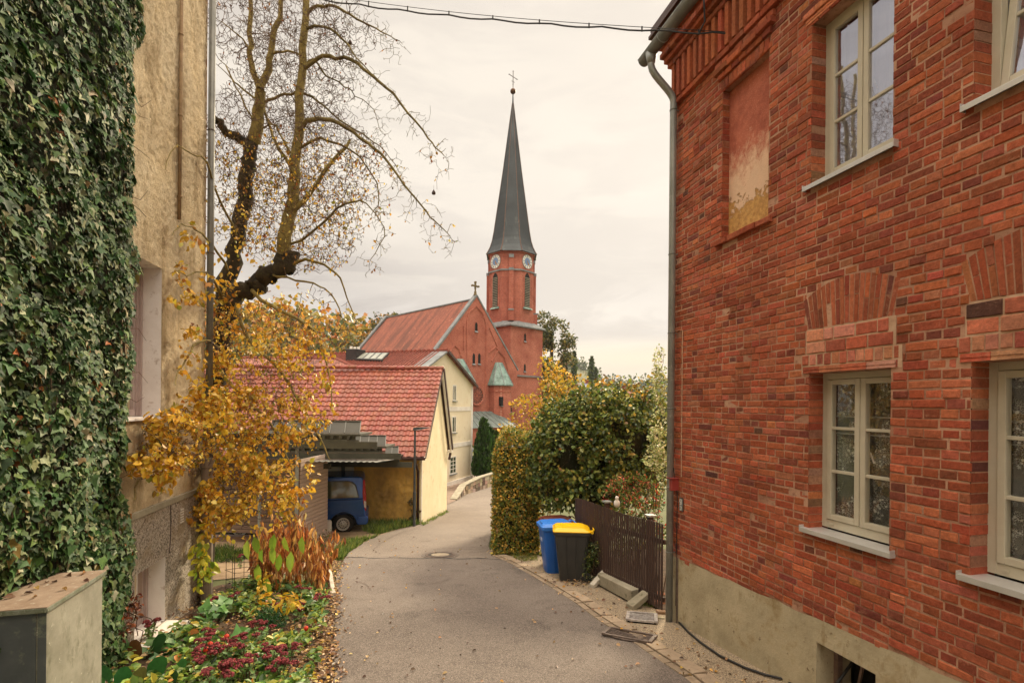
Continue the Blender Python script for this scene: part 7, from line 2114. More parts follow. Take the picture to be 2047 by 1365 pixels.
# scattered leaves higher up: at twig nodes
nd_ = T.p[:T.n]; sel = nd_[(nd_[:, 2] + po.z < P(600, 300, 9).z)]
sel = sel[nrs.rand(len(sel)) < .13]
K = len(sel); leaf_mesh('scattered_leaves', sel, nrs.randn(K, 3) * .5 + [0, 0, -1], nrs.randn(K, 3), .045 * (1 + .3 * nrs.randn(K)).clip(.5, 1.6), palette(K, YEL, None, .2), T_oval(.38, .12, .15), 'leaf', pear)
sel = nd_[(nd_[:, 2] + po.z > P(600, 420, 9).z)]; sel = sel[nrs.rand(len(sel)) < .012]; K = len(sel)
leaf_mesh('dry_leaves', sel, nrs.randn(K, 3) * .5 + [0, 0, -1], nrs.randn(K, 3), .045, palette(K, ['#6b3f22', '#8a4f22', '#a9701a', '#4b3222'], None, .2), T_oval(.38, .2, .2), 'leaf', pear)
mb = MB()
for px, py, Y in ((867, 385, 8.5), (700, 85, 8.9)):
    q = P(px, py, Y) - po; mb.lathe([(0, -.04), (.028, -.03), (.034, -.01), (.022, .02), (.010, .035), (.003, .05)], tuple(q), 10)
    mb.tube([q + Vector((0, 0, .04)), q + Vector((.0, .0, .12))], .002, 3)
mb.build('dried_pears', 'twig_dark', pear, smooth=True)

# ---------------------------------------------------------------- hedge, shrubs, ground cover on the right
HG = ['#848230', '#a08e32', '#c29c38', '#66762c', '#cca848', '#8a6428', '#4f6026']
hd = thing('beech_hedge', 'clipped beech hedge turning yellow beside the lane', 'hedge', tuple(PG(1010, 1105)))
ho = Vector(hd.location)
hx0 = P(988, 1000, 13.6).x; hx1 = P(1085, 1000, 13.0).x; hy0, hy1 = 12.6, 17.0; hz1 = P(1020, 872, 13.2).z
N = 15000; q = nrs.rand(N, 3); face = nrs.choice(4, N, p=[.42, .36, .17, .05])
X = hx0 + (hx1 - hx0) * q[:, 0]; Yq = hy0 + (hy1 - hy0) * q[:, 1]; gz = np.array([G(y) for y in Yq]); Z = gz + .05 + (hz1 - gz) * q[:, 2]
no = np.zeros((N, 3))
for k, (v, n_) in enumerate((((0, hy0), (0, -1, 0)), ((1, hx0), (-1, 0, 0)), ((2, hz1), (0, 0, 1)), ((3, hx1), (1, 0, 0)))):
    m = face == k
    if k == 0: Yq[m] = hy0
    if k == 1: X[m] = hx0
    if k == 2: Z[m] = hz1
    if k == 3: X[m] = hx1
    no[m] = n_
gz = np.array([G(y) for y in Yq]); Z = np.maximum(Z, gz + .04)
p_ = np.stack([X, Yq, Z], 1)
# rounded shoulders and bulges
cx_ = (hx0 + hx1) / 2
top = (Z - (hz1 - .5)) / .5; top = top.clip(0, 1) ** 2
p_[:, 0] += (cx_ - p_[:, 0]) * top * .35; p_[:, 1] += np.where(p_[:, 1] < 14, .22 * top, 0)
p_[:, 2] += .10 * np.sin((p_[:, 0] - hx0) * 4)
bul = np.array([.12 * mnoise.noise(Vector((a[0] * 2.2, a[1] * 2.2, a[2] * 2.2))) + .06 * mnoise.noise(Vector((a[0] * 6, a[1] * 6, a[2] * 6))) for a in p_])
p_ += no * (bul[:, None] - abs(nrs.randn(N, 1)) * .05)
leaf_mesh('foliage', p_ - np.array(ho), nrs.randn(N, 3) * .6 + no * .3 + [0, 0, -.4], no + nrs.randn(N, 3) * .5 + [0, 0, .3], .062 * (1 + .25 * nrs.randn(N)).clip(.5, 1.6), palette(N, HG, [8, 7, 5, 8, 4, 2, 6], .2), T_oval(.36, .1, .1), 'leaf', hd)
mb = MB(); mb.box(hx0 + .16 - ho.x, hx1 - .1 - ho.x, hy0 + .16 - ho.y, hy1 - ho.y, -.4, hz1 - .25 - ho.z); mb.build('branches', mottled('hedge_dark_core', '#33301a', '#2a2415', 7, .95, 1, .05, 12), hd)  # solid dark core box, added to block light between the leaves

GRN = ['#5d6e30', '#6f7e38', '#4a5c2a', '#868c40', '#a6a04a', '#384a22', '#b8a34a', '#8a6a34']
shrub('hazel_shrub', 'large dense green shrub rising behind the slatted fence', 'shrub',
      [(1150, 900, 12.6, 100, 105, 1.2, 1), (1235, 885, 12.3, 95, 100, 1.2, 1), (1300, 880, 12.6, 50, 100, 1.0, .9), (1110, 950, 12.4, 60, 75, .8, .9), (1190, 970, 12.0, 95, 60, .8, 1), (1120, 850, 13.0, 50, 60, .8, .7), (1200, 830, 12.6, 90, 60, 1.0, .9), (1290, 960, 11.6, 40, 60, .6, .8), (1230, 1065, 11.4, 80, 60, .5, .6)],
      32000, .088, GRN, [8, 8, 7, 5, 3, 5, 2, 1], T_oval(.42, .12, .12), base=(2.2, 12.6, G(12.6)), shell=.62, freq=1.9, thr=-.30, ntw=300)
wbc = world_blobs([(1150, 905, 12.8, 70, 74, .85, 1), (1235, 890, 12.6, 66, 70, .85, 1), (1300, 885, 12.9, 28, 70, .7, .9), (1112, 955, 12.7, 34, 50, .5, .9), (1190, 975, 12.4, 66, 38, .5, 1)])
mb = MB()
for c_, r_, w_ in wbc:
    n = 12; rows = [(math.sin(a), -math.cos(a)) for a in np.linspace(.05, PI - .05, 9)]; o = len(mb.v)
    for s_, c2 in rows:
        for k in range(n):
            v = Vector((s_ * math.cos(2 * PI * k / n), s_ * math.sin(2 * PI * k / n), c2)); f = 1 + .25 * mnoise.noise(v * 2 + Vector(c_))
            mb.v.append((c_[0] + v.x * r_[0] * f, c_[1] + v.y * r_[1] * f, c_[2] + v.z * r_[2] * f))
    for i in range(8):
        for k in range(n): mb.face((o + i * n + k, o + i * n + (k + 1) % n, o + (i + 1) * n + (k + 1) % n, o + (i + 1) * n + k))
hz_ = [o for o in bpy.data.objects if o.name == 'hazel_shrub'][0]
mb.build('dark_core', mottled('shrub_dark_core', '#2c3318', '#35301a', 5, .95, 1, .06, 8), hz_)  # solid dark lumps, added to keep light out of the shrub
# feathery top shoots of the shrub
shrub('shrub_shoots', 'loose yellow green shoots standing above the large green shrub', 'shrub',
      [(1130, 800, 13.2, 60, 45, .8, .8), (1220, 790, 12.8, 70, 38, .8, .8), (1290, 785, 12.6, 40, 40, .7, .8), (1175, 780, 13.4, 60, 30, .6, .6), (1100, 850, 12.8, 40, 40, .6, .6), (1080, 900, 12.6, 30, 50, .5, .5)],
      2800, .085, ['#6f7f2c', '#8f9438', '#b5a03a', '#c99a3a', '#7a5a22', '#55682a'], None, T_oval(.4, .12, .12), base=(2.3, 12.9, G(12.9) + 1.0), shell=.1, freq=2.6, thr=.0, ntw=220, rmax=.012)
shrub('yellow_shrub', 'loose golden yellow shrub between the hedge and the church', 'shrub',
      [(1060, 830, 17.5, 48, 45, 1.0, 1), (1120, 790, 18.5, 45, 60, 1.0, 1), (1030, 862, 17.0, 35, 24, .7, .8), (1095, 745, 19, 25, 50, .8, .6)],
      3600, .10, ['#d0a02c', '#b99a2c', '#e0b23a', '#8f8a2c', '#a9802a'], None, T_oval(.4, .12, .12), base=(1.2, 18, G(18)), shell=.1, freq=1.6, thr=-.05, ntw=200, rmax=.02)
shrub('red_tipped_shrub', 'shrub with coral red leaf tips behind the fence', 'shrub',
      [(1262, 975, 10.6, 52, 30, .45, 1), (1215, 990, 10.9, 25, 15, .3, .5), (1306, 1000, 9.0, 20, 40, .25, 1.2), (1315, 1060, 8.7, 14, 60, .2, 1.0), (1270, 1010, 10.0, 60, 22, .35, .8)],
      2600, .055, ['#c9533a', '#b5674a', '#7d8a3a', '#5d702c', '#d98a5a', '#8f9a48', '#4a5f26'], [4, 3, 6, 6, 2, 5, 4], T_oval(.26, .1, .1), base=(2.5, 10.5, G(10.5)), shell=.2, freq=3, thr=-.1, up=.7, hang=-.5, ntw=140, rmax=.012)
shrub('variegated_climber', 'cream variegated climber hugging the corner behind the downpipe', 'climber',
      [(1318, 760, 8.6, 12, 75, .22, 1), (1316, 860, 8.5, 14, 60, .22, 1), (1308, 915, 8.4, 22, 28, .2, 1), (1324, 940, 8.4, 12, 50, .2, .8), (1313, 870, 8.5, 18, 18, .2, .9)],
      2200, .045, ['#d0cf9a', '#b9bf80', '#e0deb5', '#7f9048', '#98a35a'], [6, 5, 4, 4, 3], T_oval(.34, .08, .08), base=(2.45, 8.6, G(8.6)), shell=0, freq=3.4, thr=-.12, up=.6, hang=0, ntw=120, rmax=.008)
shrub('privet_bush', 'small dark leafy bush growing beside the black wheelie bin', 'bush',
      [(1186, 1105, 10.0, 24, 38, .25, 1), (1180, 1135, 9.9, 22, 26, .22, 1), (1200, 1095, 10.0, 16, 20, .18, .8)],
      2600, .032, ['#3f5224', '#55682c', '#2f401c', '#7a7a34', '#93863c'], [6, 5, 5, 3, 2], T_diam(.34), base=(1.6, 10.0, G(10)), shell=.3, freq=4, thr=-.3, ntw=60, rmax=.008)
# conifers by the bend
def conifer(px, pyb, pyt, wpx, Y, label, grp='columnar conifers by the church', pal=None, N=2600):
    b = P(px, pyb, Y); h = P(px, pyt, Y).z - b.z; r_ = wpx / 2 * Y / F
    t = thing('conifer', label, 'conifer', tuple(b), 0, grp)
    mb = MB(); mb.lathe([(.12, -.4), (.08, h * .3), (.02, h * .95)], (0, 0, 0), 8); mb.build('trunk', 'bark_dark', t)
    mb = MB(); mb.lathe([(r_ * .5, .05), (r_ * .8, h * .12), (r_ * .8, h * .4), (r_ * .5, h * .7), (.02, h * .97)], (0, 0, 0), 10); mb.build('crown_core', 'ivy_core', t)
    f = nrs.rand(N) ** .8; a = nrs.rand(N) * 2 * PI
    prof = np.interp(f, [0, .06, .25, .5, .75, .93, 1], [.55, .85, 1.0, .88, .58, .22, .03]) * r_ * (1 + .12 * np.sin(a * 5 + f * 9) + .1 * nrs.randn(N))
    p_ = np.stack([prof * np.cos(a), prof * np.sin(a), f * h], 1)
    n_ = np.stack([np.cos(a), np.sin(a), .3 + 0 * a], 1)
    leaf_mesh('crown', p_, n_ * .35 + nrs.randn(N, 3) * .2 + [0, 0, 1], n_ + nrs.randn(N, 3) * .5, .30 * (1 + .3 * nrs.randn(N)).clip(.4, 1.6), palette(N, pal or ['#2f4a20', '#3d5c28', '#4c6c2e', '#24391a'], None, .2), T_oval(.22, .1, .1), 'leaf', t)
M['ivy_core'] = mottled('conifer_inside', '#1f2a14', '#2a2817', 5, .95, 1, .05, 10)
conifer(966, 952, 842, 30, 37, 'tallest dark green columnar conifer left of the others')
conifer(978, 950, 862, 22, 37.8, 'slimmer columnar conifer close behind the tallest one')
conifer(990, 950, 867, 20, 39, 'short columnar conifer at the right of the group', pal=['#4a5a26', '#5d6a2c', '#3d4c20'])
conifer(954, 952, 908, 15, 36.2, 'smallest dark conifer, in front of the left side', N=900)
shrub('golden_shrub', 'small golden shrub beside the church porch', 'shrub', [(950, 905, 40, 8, 10, .4, 1), (1000, 905, 40, 14, 40, .8, 1)], 900, .16, ['#b5a23a', '#8f9438', '#c9a53a', '#6f7f2c'], None, T_diam(.35), base=tuple(P(975, 950, 40)), ntw=20, thr=-.2)

# ---------------------------------------------------------------- trees behind the church and the far hill
def crown_tree(name, label, px, pyb, pyt, wpx, Y, pal, N=3000, size=.35, ncl=16, bare=0, group=None, wts=None, low=.25, thr=-.1, ntw=120):
    b = P(px, pyb, Y); b.z = G(Y) if pyb is None else b.z; h = P(px, pyt, Y).z - b.z; r_ = wpx / 2 * Y / F
    t = thing(name, label, 'tree', tuple(b), 0, group); T = Tree()
    T.limb([(0, 0, -.5), (rnd.gauss(0, .1), 0, h * .3), (rnd.gauss(0, .3), rnd.gauss(0, .3), h * .75)], h * .022, h * .010, 4, h * .004)
    cl = []
    for k in range(ncl):
        q = in_ball(1)[0]; z = h * (low + (1 - low) * (.5 + .42 * q[2])); rr = math.sqrt(max(.05, 1 - ((z / h - (low + (1 - low) * .45)) / ((1 - low) * .62)) ** 2))
        cl.append((np.array([q[0] * r_ * .75 * rr, q[1] * r_ * .75 * rr, z]), np.array([1, 1, .75]) * r_ * (.26 + .16 * rnd.random()), 1))
    T.grow([c_ for c_, _, _ in cl], h * .010, .02, 4, .12)
    tg_, _ = sample_blobs(cl, ntw + bare, 0.3); T.grow(tg_, h * .004, .012, 3, .12)
    if bare: 
        e = tg_[-bare:] * np.array([1.15, 1.15, 1.08]); T.grow(e, .02, .008, 3, .15)
    T.mesh('trunk', 'bark_dark', (0,), t); T.mesh('branches', 'twig', (1,), t)
    foliage('crown', cl, N, size, pal, wts, T_diam(.36, .1), t, shell=.45, freq=.55, thr=thr, up=.5, hang=.1)
    return t
crown_tree('oak_tree', 'tall dull green tree rising right behind the church tower', 1100, 900, 600, 118, 72, ['#5d6434', '#4a5429', '#747038', '#8a7a3a', '#3d4826'], 14000, .36, 46, 160, thr=-.15, low=.05)
crown_tree('orange_tree', 'orange autumn tree right of the dull green tree', 1130, 830, 695, 50, 80, ['#c9803a', '#b56a2c', '#d99a4a', '#8a6a34'], 2200, .36, 12, 20, low=.1)
crown_tree('brown_oak', 'brown green oak with leafy tufts behind the left end of the nave roof', 748, 850, 614, 120, 92, ['#8a6a2c', '#6b602c', '#4c5526', '#a37a30', '#3a4824'], 6000, .50, 26, 40, low=.15)
crown_tree('round_oak', 'dark tufted tree peeping over the nave ridge', 790, 850, 612, 60, 96, ['#6f6a2c', '#55602a', '#8a6a2c'], 2500, .5, 14, 20, low=.4)
hl = [(700, 668, 95, 75, '#c9982c #b98a24 #d9a83a #8f8a2c', 'bright yellow autumn tree above the chimney'), (655, 665, 80, 85, '#b5862c #c9923a #9a7a2c #7a702a', 'ochre autumn tree left of the bright yellow one'), (615, 640, 90, 100, '#a98a34 #8f7a2c #b56a2c #6f6a2c', 'tall ochre tree at the back of the hillside'),
      (725, 690, 60, 70, '#7f8a30 #a39a34 #c9a53a', 'yellow green tree beside the church gutter'), (570, 650, 100, 95, '#8a7a34 #6f6a2c #a97a2c', 'olive brown tree behind the pear tree crown'), (672, 640, 70, 110, '#b9742c #9a7a34 #c98f4a', 'rusty tree high on the hillside'),
      (520, 640, 100, 100, '#8a8034 #a9802c #c0983a', 'golden tree far left behind the twigs'), (635, 690, 80, 72, '#55642a #6f7a2e #3d4c24', 'dark green tree low on the hillside'), (690, 700, 70, 66, '#a9902c #7f8a30 #c7a23a', 'low yellow green tree just above the house ridge'), (590, 690, 90, 74, '#c08a2c #a3802c #d9a848', 'golden tree low behind the hipped roof'), (470, 670, 110, 85, '#7a7a30 #a0842c #5c682a', 'green and gold tree at the far left')]
for px, py, wd, Y, cs_, lb_ in hl:
    crown_tree('autumn_tree', lb_, px, 830, py, wd, Y, cs_.split(), 2600, .45, 14, 0, 'autumn trees on the hillside', low=.0, thr=-.12, ntw=50)
def poplar(px, pyt, wpx, Y, label):
    b = P(px, 800, Y); h = P(px, pyt, Y).z - b.z; r_ = wpx / 2 * Y / F; t = thing('poplar', label, 'poplar', tuple(b), 0, 'poplars on the horizon')
    mb = MB(); mb.lathe([(.35, -1), (.2, h * .5), (.04, h * .95)], (0, 0, 0), 8); mb.build('trunk', 'bark_dark', t)
    N = 1100; f = nrs.rand(N); a = nrs.rand(N) * 2 * PI; pr = np.interp(f, [0, .1, .35, .7, .92, 1], [.5, .9, 1, .7, .35, .05]) * r_ * np.sqrt(nrs.rand(N)) * 1.05
    p_ = np.stack([pr * np.cos(a), pr * np.sin(a), f * h], 1)
    leaf_mesh('crown', p_, nrs.randn(N, 3) * .4 + [0, 0, 1], nrs.randn(N, 3), .9, palette(N, ['#4a5a34', '#5c6a3c', '#3d4c30'], None, .15), T_diam(.3), 'leaf', t)
poplar(1182, 716, 16, 150, 'tallest dark poplar standing alone on the horizon'); poplar(1190, 738, 9, 150, 'smaller poplar touching the tallest one'); poplar(1147, 706, 10, 130, 'slim poplar beside the orange tree')
for px, py, wd, Y, cs_, lb_ in ((1160, 755, 34, 100, '#8a6a34 #a97a3a #6b6a34', 'brown tree under the distant hill'), (1205, 762, 34, 110, '#7a7a3a #9a8a3c #5d683a', 'olive tree right of the poplars'), (1250, 764, 40, 120, '#6b6a3c #8a7448 #55603a', 'grey green tree behind the shrub tips'), (1295, 758, 44, 115, '#8a7a5a #7a6a4a #9a8a60', 'pale brown tree next to the downpipe')):
    crown_tree('distant_tree', lb_, px, 815, py, wd, Y, cs_.split(), 900, .55, 8, 15, 'distant trees right of the church', low=.0, ntw=30)
# hills
def hill(pts, Y0, Y1, name, label):
    """pts: (px, py) silhouette at distance Y1; the slope starts at Y0"""
    mb = MB(); n = len(pts); m = 8
    for j in range(m + 1):
        f = j / m; Y = Y0 + (Y1 - Y0) * f; s_ = f * f * (3 - 2 * f)
        for (px, py) in pts:
            t_ = P(px, py, Y1); zt = -5.6 + (t_.z + 5.6) * s_; x = P(px, py, Y).x
            mb.v.append((x, Y, zt + (1.5 * mnoise.noise(Vector((x * .05, Y * .05, 0))) if 0 < j < m else 0)))
    for (px, py) in pts: q = P(px, py, Y1 * 1.4); mb.v.append((q.x, Y1 * 1.4, -6.2))
    for j in range(m + 1):
        for i in range(n - 1): mb.face((j * n + i, j * n + i + 1, (j + 1) * n + i + 1, (j + 1) * n + i))
    return struct(mb, name, 'hill', label, 'hill')
hill([(-400, 690), (100, 660), (400, 650), (560, 665), (660, 680), (740, 700), (820, 740), (900, 808)], 60, 130, 'hill', 'wooded autumn hillside rising at the left behind the houses')
hill([(1040, 808), (1080, 760), (1120, 738), (1150, 732), (1170, 740), (1190, 760), (1215, 775), (1260, 780), (1400, 782), (1800, 772), (2600, 765), (3600, 770)], 330, 520, 'far_hill', 'hazy blue far hill on the right horizon')
# forest on both hills: one mass nobody could count
def forest(name, label, xs_px, Yr, H, N, cl, size, wpx):
    pos, n_, c_ = [], [], []
    for k in range(N):
        px = rnd.uniform(*xs_px); Y = rnd.uniform(*Yr)
        py = float(np.interp(px, [q[0] for q in wpx], [q[1] for q in wpx])); f = (Y - Yr[0]) / (Yr[1] - Yr[0]); s_ = f * f * (3 - 2 * f)
        top = P(px, py, Yr[1]); base = np.array([P(px, py, Y).x, Y, -5.6 + (top.z + 5.6) * s_]); hh = H * (.7 + .6 * rnd.random()); cc = palette(1, cl, None, .1)[0]
        for _ in range(26):
            q = in_ball(1)[0]; pos.append(base + np.array([q[0] * hh * .35, q[1] * hh * .35, hh * .5 + q[2] * hh * .5])); c_.append(cc * (1 + rnd.gauss(0, .15)))
    pos = np.array(pos); K = len(pos)
    o = leaf_mesh(name, pos, nrs.randn(K, 3), nrs.randn(K, 3) + [0, -.6, .6], size, np.clip(np.array(c_), 0, 1), T_diam(.42, .1), 'leaf'); tag(o, label, 'forest', kind='stuff')
forest('forest', 'mixed autumn wood covering the left hillside', (250, 900), (62, 128), 7, 520, ['#a98a34', '#c0902c', '#8a7a34', '#6b6a2c', '#b5702c', '#4f5c2a'], 1.3, [(-400, 690), (100, 660), (400, 650), (560, 665), (660, 680), (740, 700), (820, 740), (900, 808)])
forest('far_forest', 'distant dark wood on the far hill', (1060, 1400), (420, 520), 14, 420, ['#4a5a3c', '#55603c', '#6b6a44', '#3d4c34'], 3.0, [(1040, 808), (1080, 762), (1120, 742), (1150, 736), (1170, 744), (1190, 764), (1215, 778), (1260, 782), (1400, 784)])
shrub('unseen_shrub', 'unseen green shrub behind the yellow house, added to darken the window reflections', 'shrub', [(100, 900, 10.5, 150, 180, 1.2, 1), (-150, 880, 11, 170, 200, 1.2, 1)], 5000, .14, GRN, None, T_diam(.4), base=(-9, 10.5, G(10.5)), shell=.5, ntw=80, thr=-.5)  # out of view, added for the dark reflection in the brick house windows
# ================================================================ flower bed and ground cover on the left
BX = lambda y: float(np.interp(y, [q[1] for q in EL], [q[0] for q in EL]))      # left road edge
def lwall(y): return -4.77 + .1935 * (7.9 - y)
def bedz(x, y):
    e = BX(y); w_ = lwall(min(y, 7.9)); f = (e - x) / max(.5, e - w_); f = min(max(f, 0), 1)
    return G(y) + .03 + .11 * math.sin(f * PI / 2) + .05 * mnoise.noise(Vector((x * 2, y * 2, 0)))
mb = MB(); ys = list(np.arange(-2, 9.6, .2)); m = 14
for y in ys:
    for i in range(m + 1):
        x = BX(y) - .01 + (lwall(min(y, 8.2)) - .25 - BX(y)) * i / m; mb.v.append((x, y, bedz(x, y) if y < 9 else bedz(x, y) - .3 * (y - 9)))
for j in range(len(ys) - 1):
    for i in range(m): mb.face((j * (m + 1) + i + 1, j * (m + 1) + i, (j + 1) * (m + 1) + i, (j + 1) * (m + 1) + i + 1))
struct(mb, 'flower_bed', 'soil', 'dark soil of the flower bed between the lane and the yellow house', 'bed', smooth=True)
# driveway dirt under the van
mb = MB(); pts = [PG(842, 1050), PG(800, 1058), PG(745, 1077), PG(700, 1105), PG(660, 1110), PG(640, 1128), PG(560, 1150), PG(424, 1160), PG(424, 1072), PG(600, 1075), PG(660, 1050), PG(735, 1036), PG(800, 1040)]
mb.add([v + Vector((0, 0, .012)) for v in pts], [tuple(range(len(pts)))]); struct(mb, 'driveway', 'dirt', 'sandy ground of the driveway under the blue van', 'driveway')
# pale edging stones at the left road edge
for k, (a, b) in enumerate((((655, 1150), (662, 1200)), ((640, 1118), (654, 1148)))):
    p0, p1 = PG(*a), PG(*b); mb = MB(); d_ = (p1 - p0).normalized(); nn = Vector((d_.y, -d_.x, 0)) * -.07
    mb.hexa([p0 + Vector((0, 0, -.05)), p1 + Vector((0, 0, -.05)), p1 + nn + Vector((0, 0, -.05)), p0 + nn + Vector((0, 0, -.05)), p0 + Vector((0, 0, .13)), p1 + Vector((0, 0, .13)), p1 + nn + Vector((0, 0, .13)), p0 + nn + Vector((0, 0, .13))])
    tag(mb.build('edging_stone', 'conc_pale', bevel=.01), ['pale edging stone nearer to the camera at the left road edge', 'pale edging stone farther away among the dry stalks'][k], 'stone')

def bed_pts(N, y0, y1, f0=0.0, f1=1.0):
    out = []
    for _ in range(N):
        y = y0 + (y1 - y0) * rnd.random(); e = BX(y); w_ = lwall(min(y, 8.0)); f = f0 + (f1 - f0) * rnd.random(); x = e + (w_ - e) * f; out.append((x, y, bedz(x, y)))
    return np.array(out)
# low ground cover: leafy mass
N = 9500; p_ = bed_pts(N, 3.2, 8.8, .08, .86); g = gate(p_, 1.5, -.25, 4); p_ = p_[g]; N = len(p_)
hgt = np.array([.10 + .16 * max(0, mnoise.noise(Vector((a[0] * 1.8, a[1] * 1.8, 1))) + .3) for a in p_]) 
p_[:, 2] += hgt * nrs.rand(N) ** .5
o = leaf_mesh('ground_cover', p_, nrs.randn(N, 3) * [1, 1, .35] + [0, 0, .1], nrs.randn(N, 3) * .4 + [0, 0, 1], .075 * (1 + .35 * nrs.randn(N)).clip(.35, 1.8), palette(N, ['#6f8a3a', '#88a048', '#4f702c', '#a3ad50', '#c9b848', '#3a5a24', '#8fa870', '#b5702c'], [8, 8, 7, 5, 3, 5, 3, 1], .2), T_oval(.36, .12, .15), 'leaf')
tag(o, 'tangle of low green and yellow leaves filling the flower bed', 'ground cover', kind='stuff')
# fallen leaves: along the left edge and thinly over the lane
def fallen(N, fn, size=.042):
    q = np.array([fn() for _ in range(N)]); 
    return q
def f_edge():
    y = 3.5 + 8.0 * rnd.random() ** 1.2; x = BX(y) - .12 + abs(rnd.gauss(0, .10)) * rnd.choice([-2.6, -1.4, 1]) ; return (x, y, (G(y) + .045) if x > BX(y) else bedz(x, y) + .012)
def f_road():
    y = 3.5 + 12 * rnd.random() ** 1.3; x = BX(y) + (rf(y) + .3 - BX(y)) * rnd.random() ** 1.5; return (x, y, G(y) + .045)
def f_kerb():
    y = 5 + 8 * rnd.random(); x = rf(y) + rnd.gauss(.35, .28); x = max(x, rf(y) - .1); return (x, y, G(y) + .075 if x < rf(y) + .32 else G(y) + .04)
def f_bins():
    return (1.0 + rnd.gauss(.35, .35), 9.6 + rnd.gauss(.2, .3), G(9.8) + .05)
f_bed = lambda: tuple(bed_pts(1, 3.2, 8.8, .0, 1.0)[0] + np.array([0, 0, .03 + .10 * rnd.random()]))
q = np.array([f_bed() for _ in range(2600)] + [f_edge() for _ in range(4800)] + [f_road() for _ in range(260)] + [f_kerb() for _ in range(200)] + [f_bins() for _ in range(220)]); N = len(q)
o = leaf_mesh('fallen_leaves', q, nrs.randn(N, 3) * [1, 1, .12], nrs.randn(N, 3) * .30 + [0, 0, 1], .045 * (1 + .35 * nrs.randn(N)).clip(.4, 1.7), palette(N, ['#8a6a48', '#6b4c34', '#b59468', '#c9a878', '#4f3828', '#c9962c', '#d9b85a'], [8, 7, 7, 5, 5, 2, 1.2], .2), T_oval(.36, .18, .12), 'leaf')
tag(o, 'dry brown fallen leaves along the lane edges', 'leaves', kind='stuff')
# grass: tufts under the garage wall and along the driveway
def grass(name, label, poly, N, h, pal):
    xs_ = [p.x for p in poly]; ys_ = [p.y for p in poly]; out = []
    def ins(x, y):
        c_ = False; n = len(poly)
        for i in range(n):
            a, b = poly[i], poly[(i + 1) % n]
            if (a.y > y) != (b.y > y) and x < (b.x - a.x) * (y - a.y) / (b.y - a.y) + a.x: c_ = not c_
        return c_
    while len(out) < N:
        x, y = rnd.uniform(min(xs_), max(xs_)), rnd.uniform(min(ys_), max(ys_))
        if ins(x, y) and mnoise.noise(Vector((x * 1.5, y * 1.5, 6))) > -.28: out.append((x, y, G(y) + .01))
    q = np.array(out); s_ = h * (1 + .4 * nrs.randn(N)).clip(.3, 1.9)
    o = leaf_mesh(name, q, nrs.randn(N, 3) * .38 + [0, 0, 1], nrs.randn(N, 3) * [1, 1, .2], s_, palette(N, pal, None, .2), T_blade(.05), 'leaf'); tag(o, label, 'grass', kind='stuff')
GP = ['#647c34', '#51682c', '#7a8c40', '#94994c', '#3f5626']
grass('grass', 'bright green grass growing along the foot of the ochre wall', [PG(732, 1040), PG(838, 1036), PG(842, 1048), PG(800, 1057), PG(760, 1068), PG(728, 1066)], 9000, .17, GP)
grass('grass', 'green verge between the driveway and the lane', [PG(655, 1115), PG(690, 1085), PG(745, 1078), PG(760, 1070), PG(742, 1077), PG(700, 1104), PG(678, 1128), PG(660, 1125)], 5000, .12, GP)
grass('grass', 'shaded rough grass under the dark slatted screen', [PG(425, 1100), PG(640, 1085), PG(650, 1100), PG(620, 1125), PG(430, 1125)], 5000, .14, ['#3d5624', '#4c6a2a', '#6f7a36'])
grass('grass', 'patch of short grass between the hedge and the wheelie bins', [PG(1010, 1100), PG(1070, 1098), PG(1075, 1122), PG(1040, 1124), PG(1015, 1115)], 2500, .06, ['#7f8a3a', '#5f7a2c', '#9a9448'])
grass('weeds', 'small weeds along the foot of the garage gable', [PG(842, 1048), PG(893, 1022), PG(896, 1025), PG(846, 1053)], 700, .10, GP)
grass('weeds', 'green tuft of grass among the stones by the downpipe', [PG(1262, 1196), PG(1300, 1200), PG(1308, 1216), PG(1270, 1214)], 700, .07, GP)
# stonecrop plants with dark red flower heads
sed = [(300, 1256, .10, 6), (440, 1208, .10, 6), (470, 1202, .08, 4), (480, 1122, .07, 3), (607, 1183, .10, 5), (640, 1195, .10, 6), (560, 1215, .09, 4), (600, 1215, .09, 5), (405, 1318, .12, 8), (445, 1300, .13, 9), (490, 1290, .13, 10), (520, 1260, .12, 8), (540, 1310, .13, 9), (560, 1330, .13, 9), (455, 1350, .12, 8), (400, 1288, .10, 5), (500, 1335, .12, 8), (575, 1300, .10, 6), (430, 1360, .13, 8), (395, 1300, .10, 5)]
SDL = ['below the cellar window', 'right of the standpipe, lower left of two', 'right of the standpipe, upper right of two', 'inside the wire cage', 'under the dry stalks, left of the pair by the edging', 'nearest the edging stone', 'small one left of the dark herb', 'small one right of the dark herb', 'at the left of the big clump', 'middle left of the big clump', 'centre of the big clump', 'highest of the big clump', 'right of the big clump', 'lower right of the big clump', 'bottom of the picture, right of the large leaves', 'among the orange lanterns', 'lower centre of the big clump', 'outermost right of the clump near the leaf litter', 'lowest at the picture edge', 'just above the left part of the clump']
M['sedum'] = vcol_mat('flower_heads', .85, (90, 1.0, .01), .2, .35, 90)
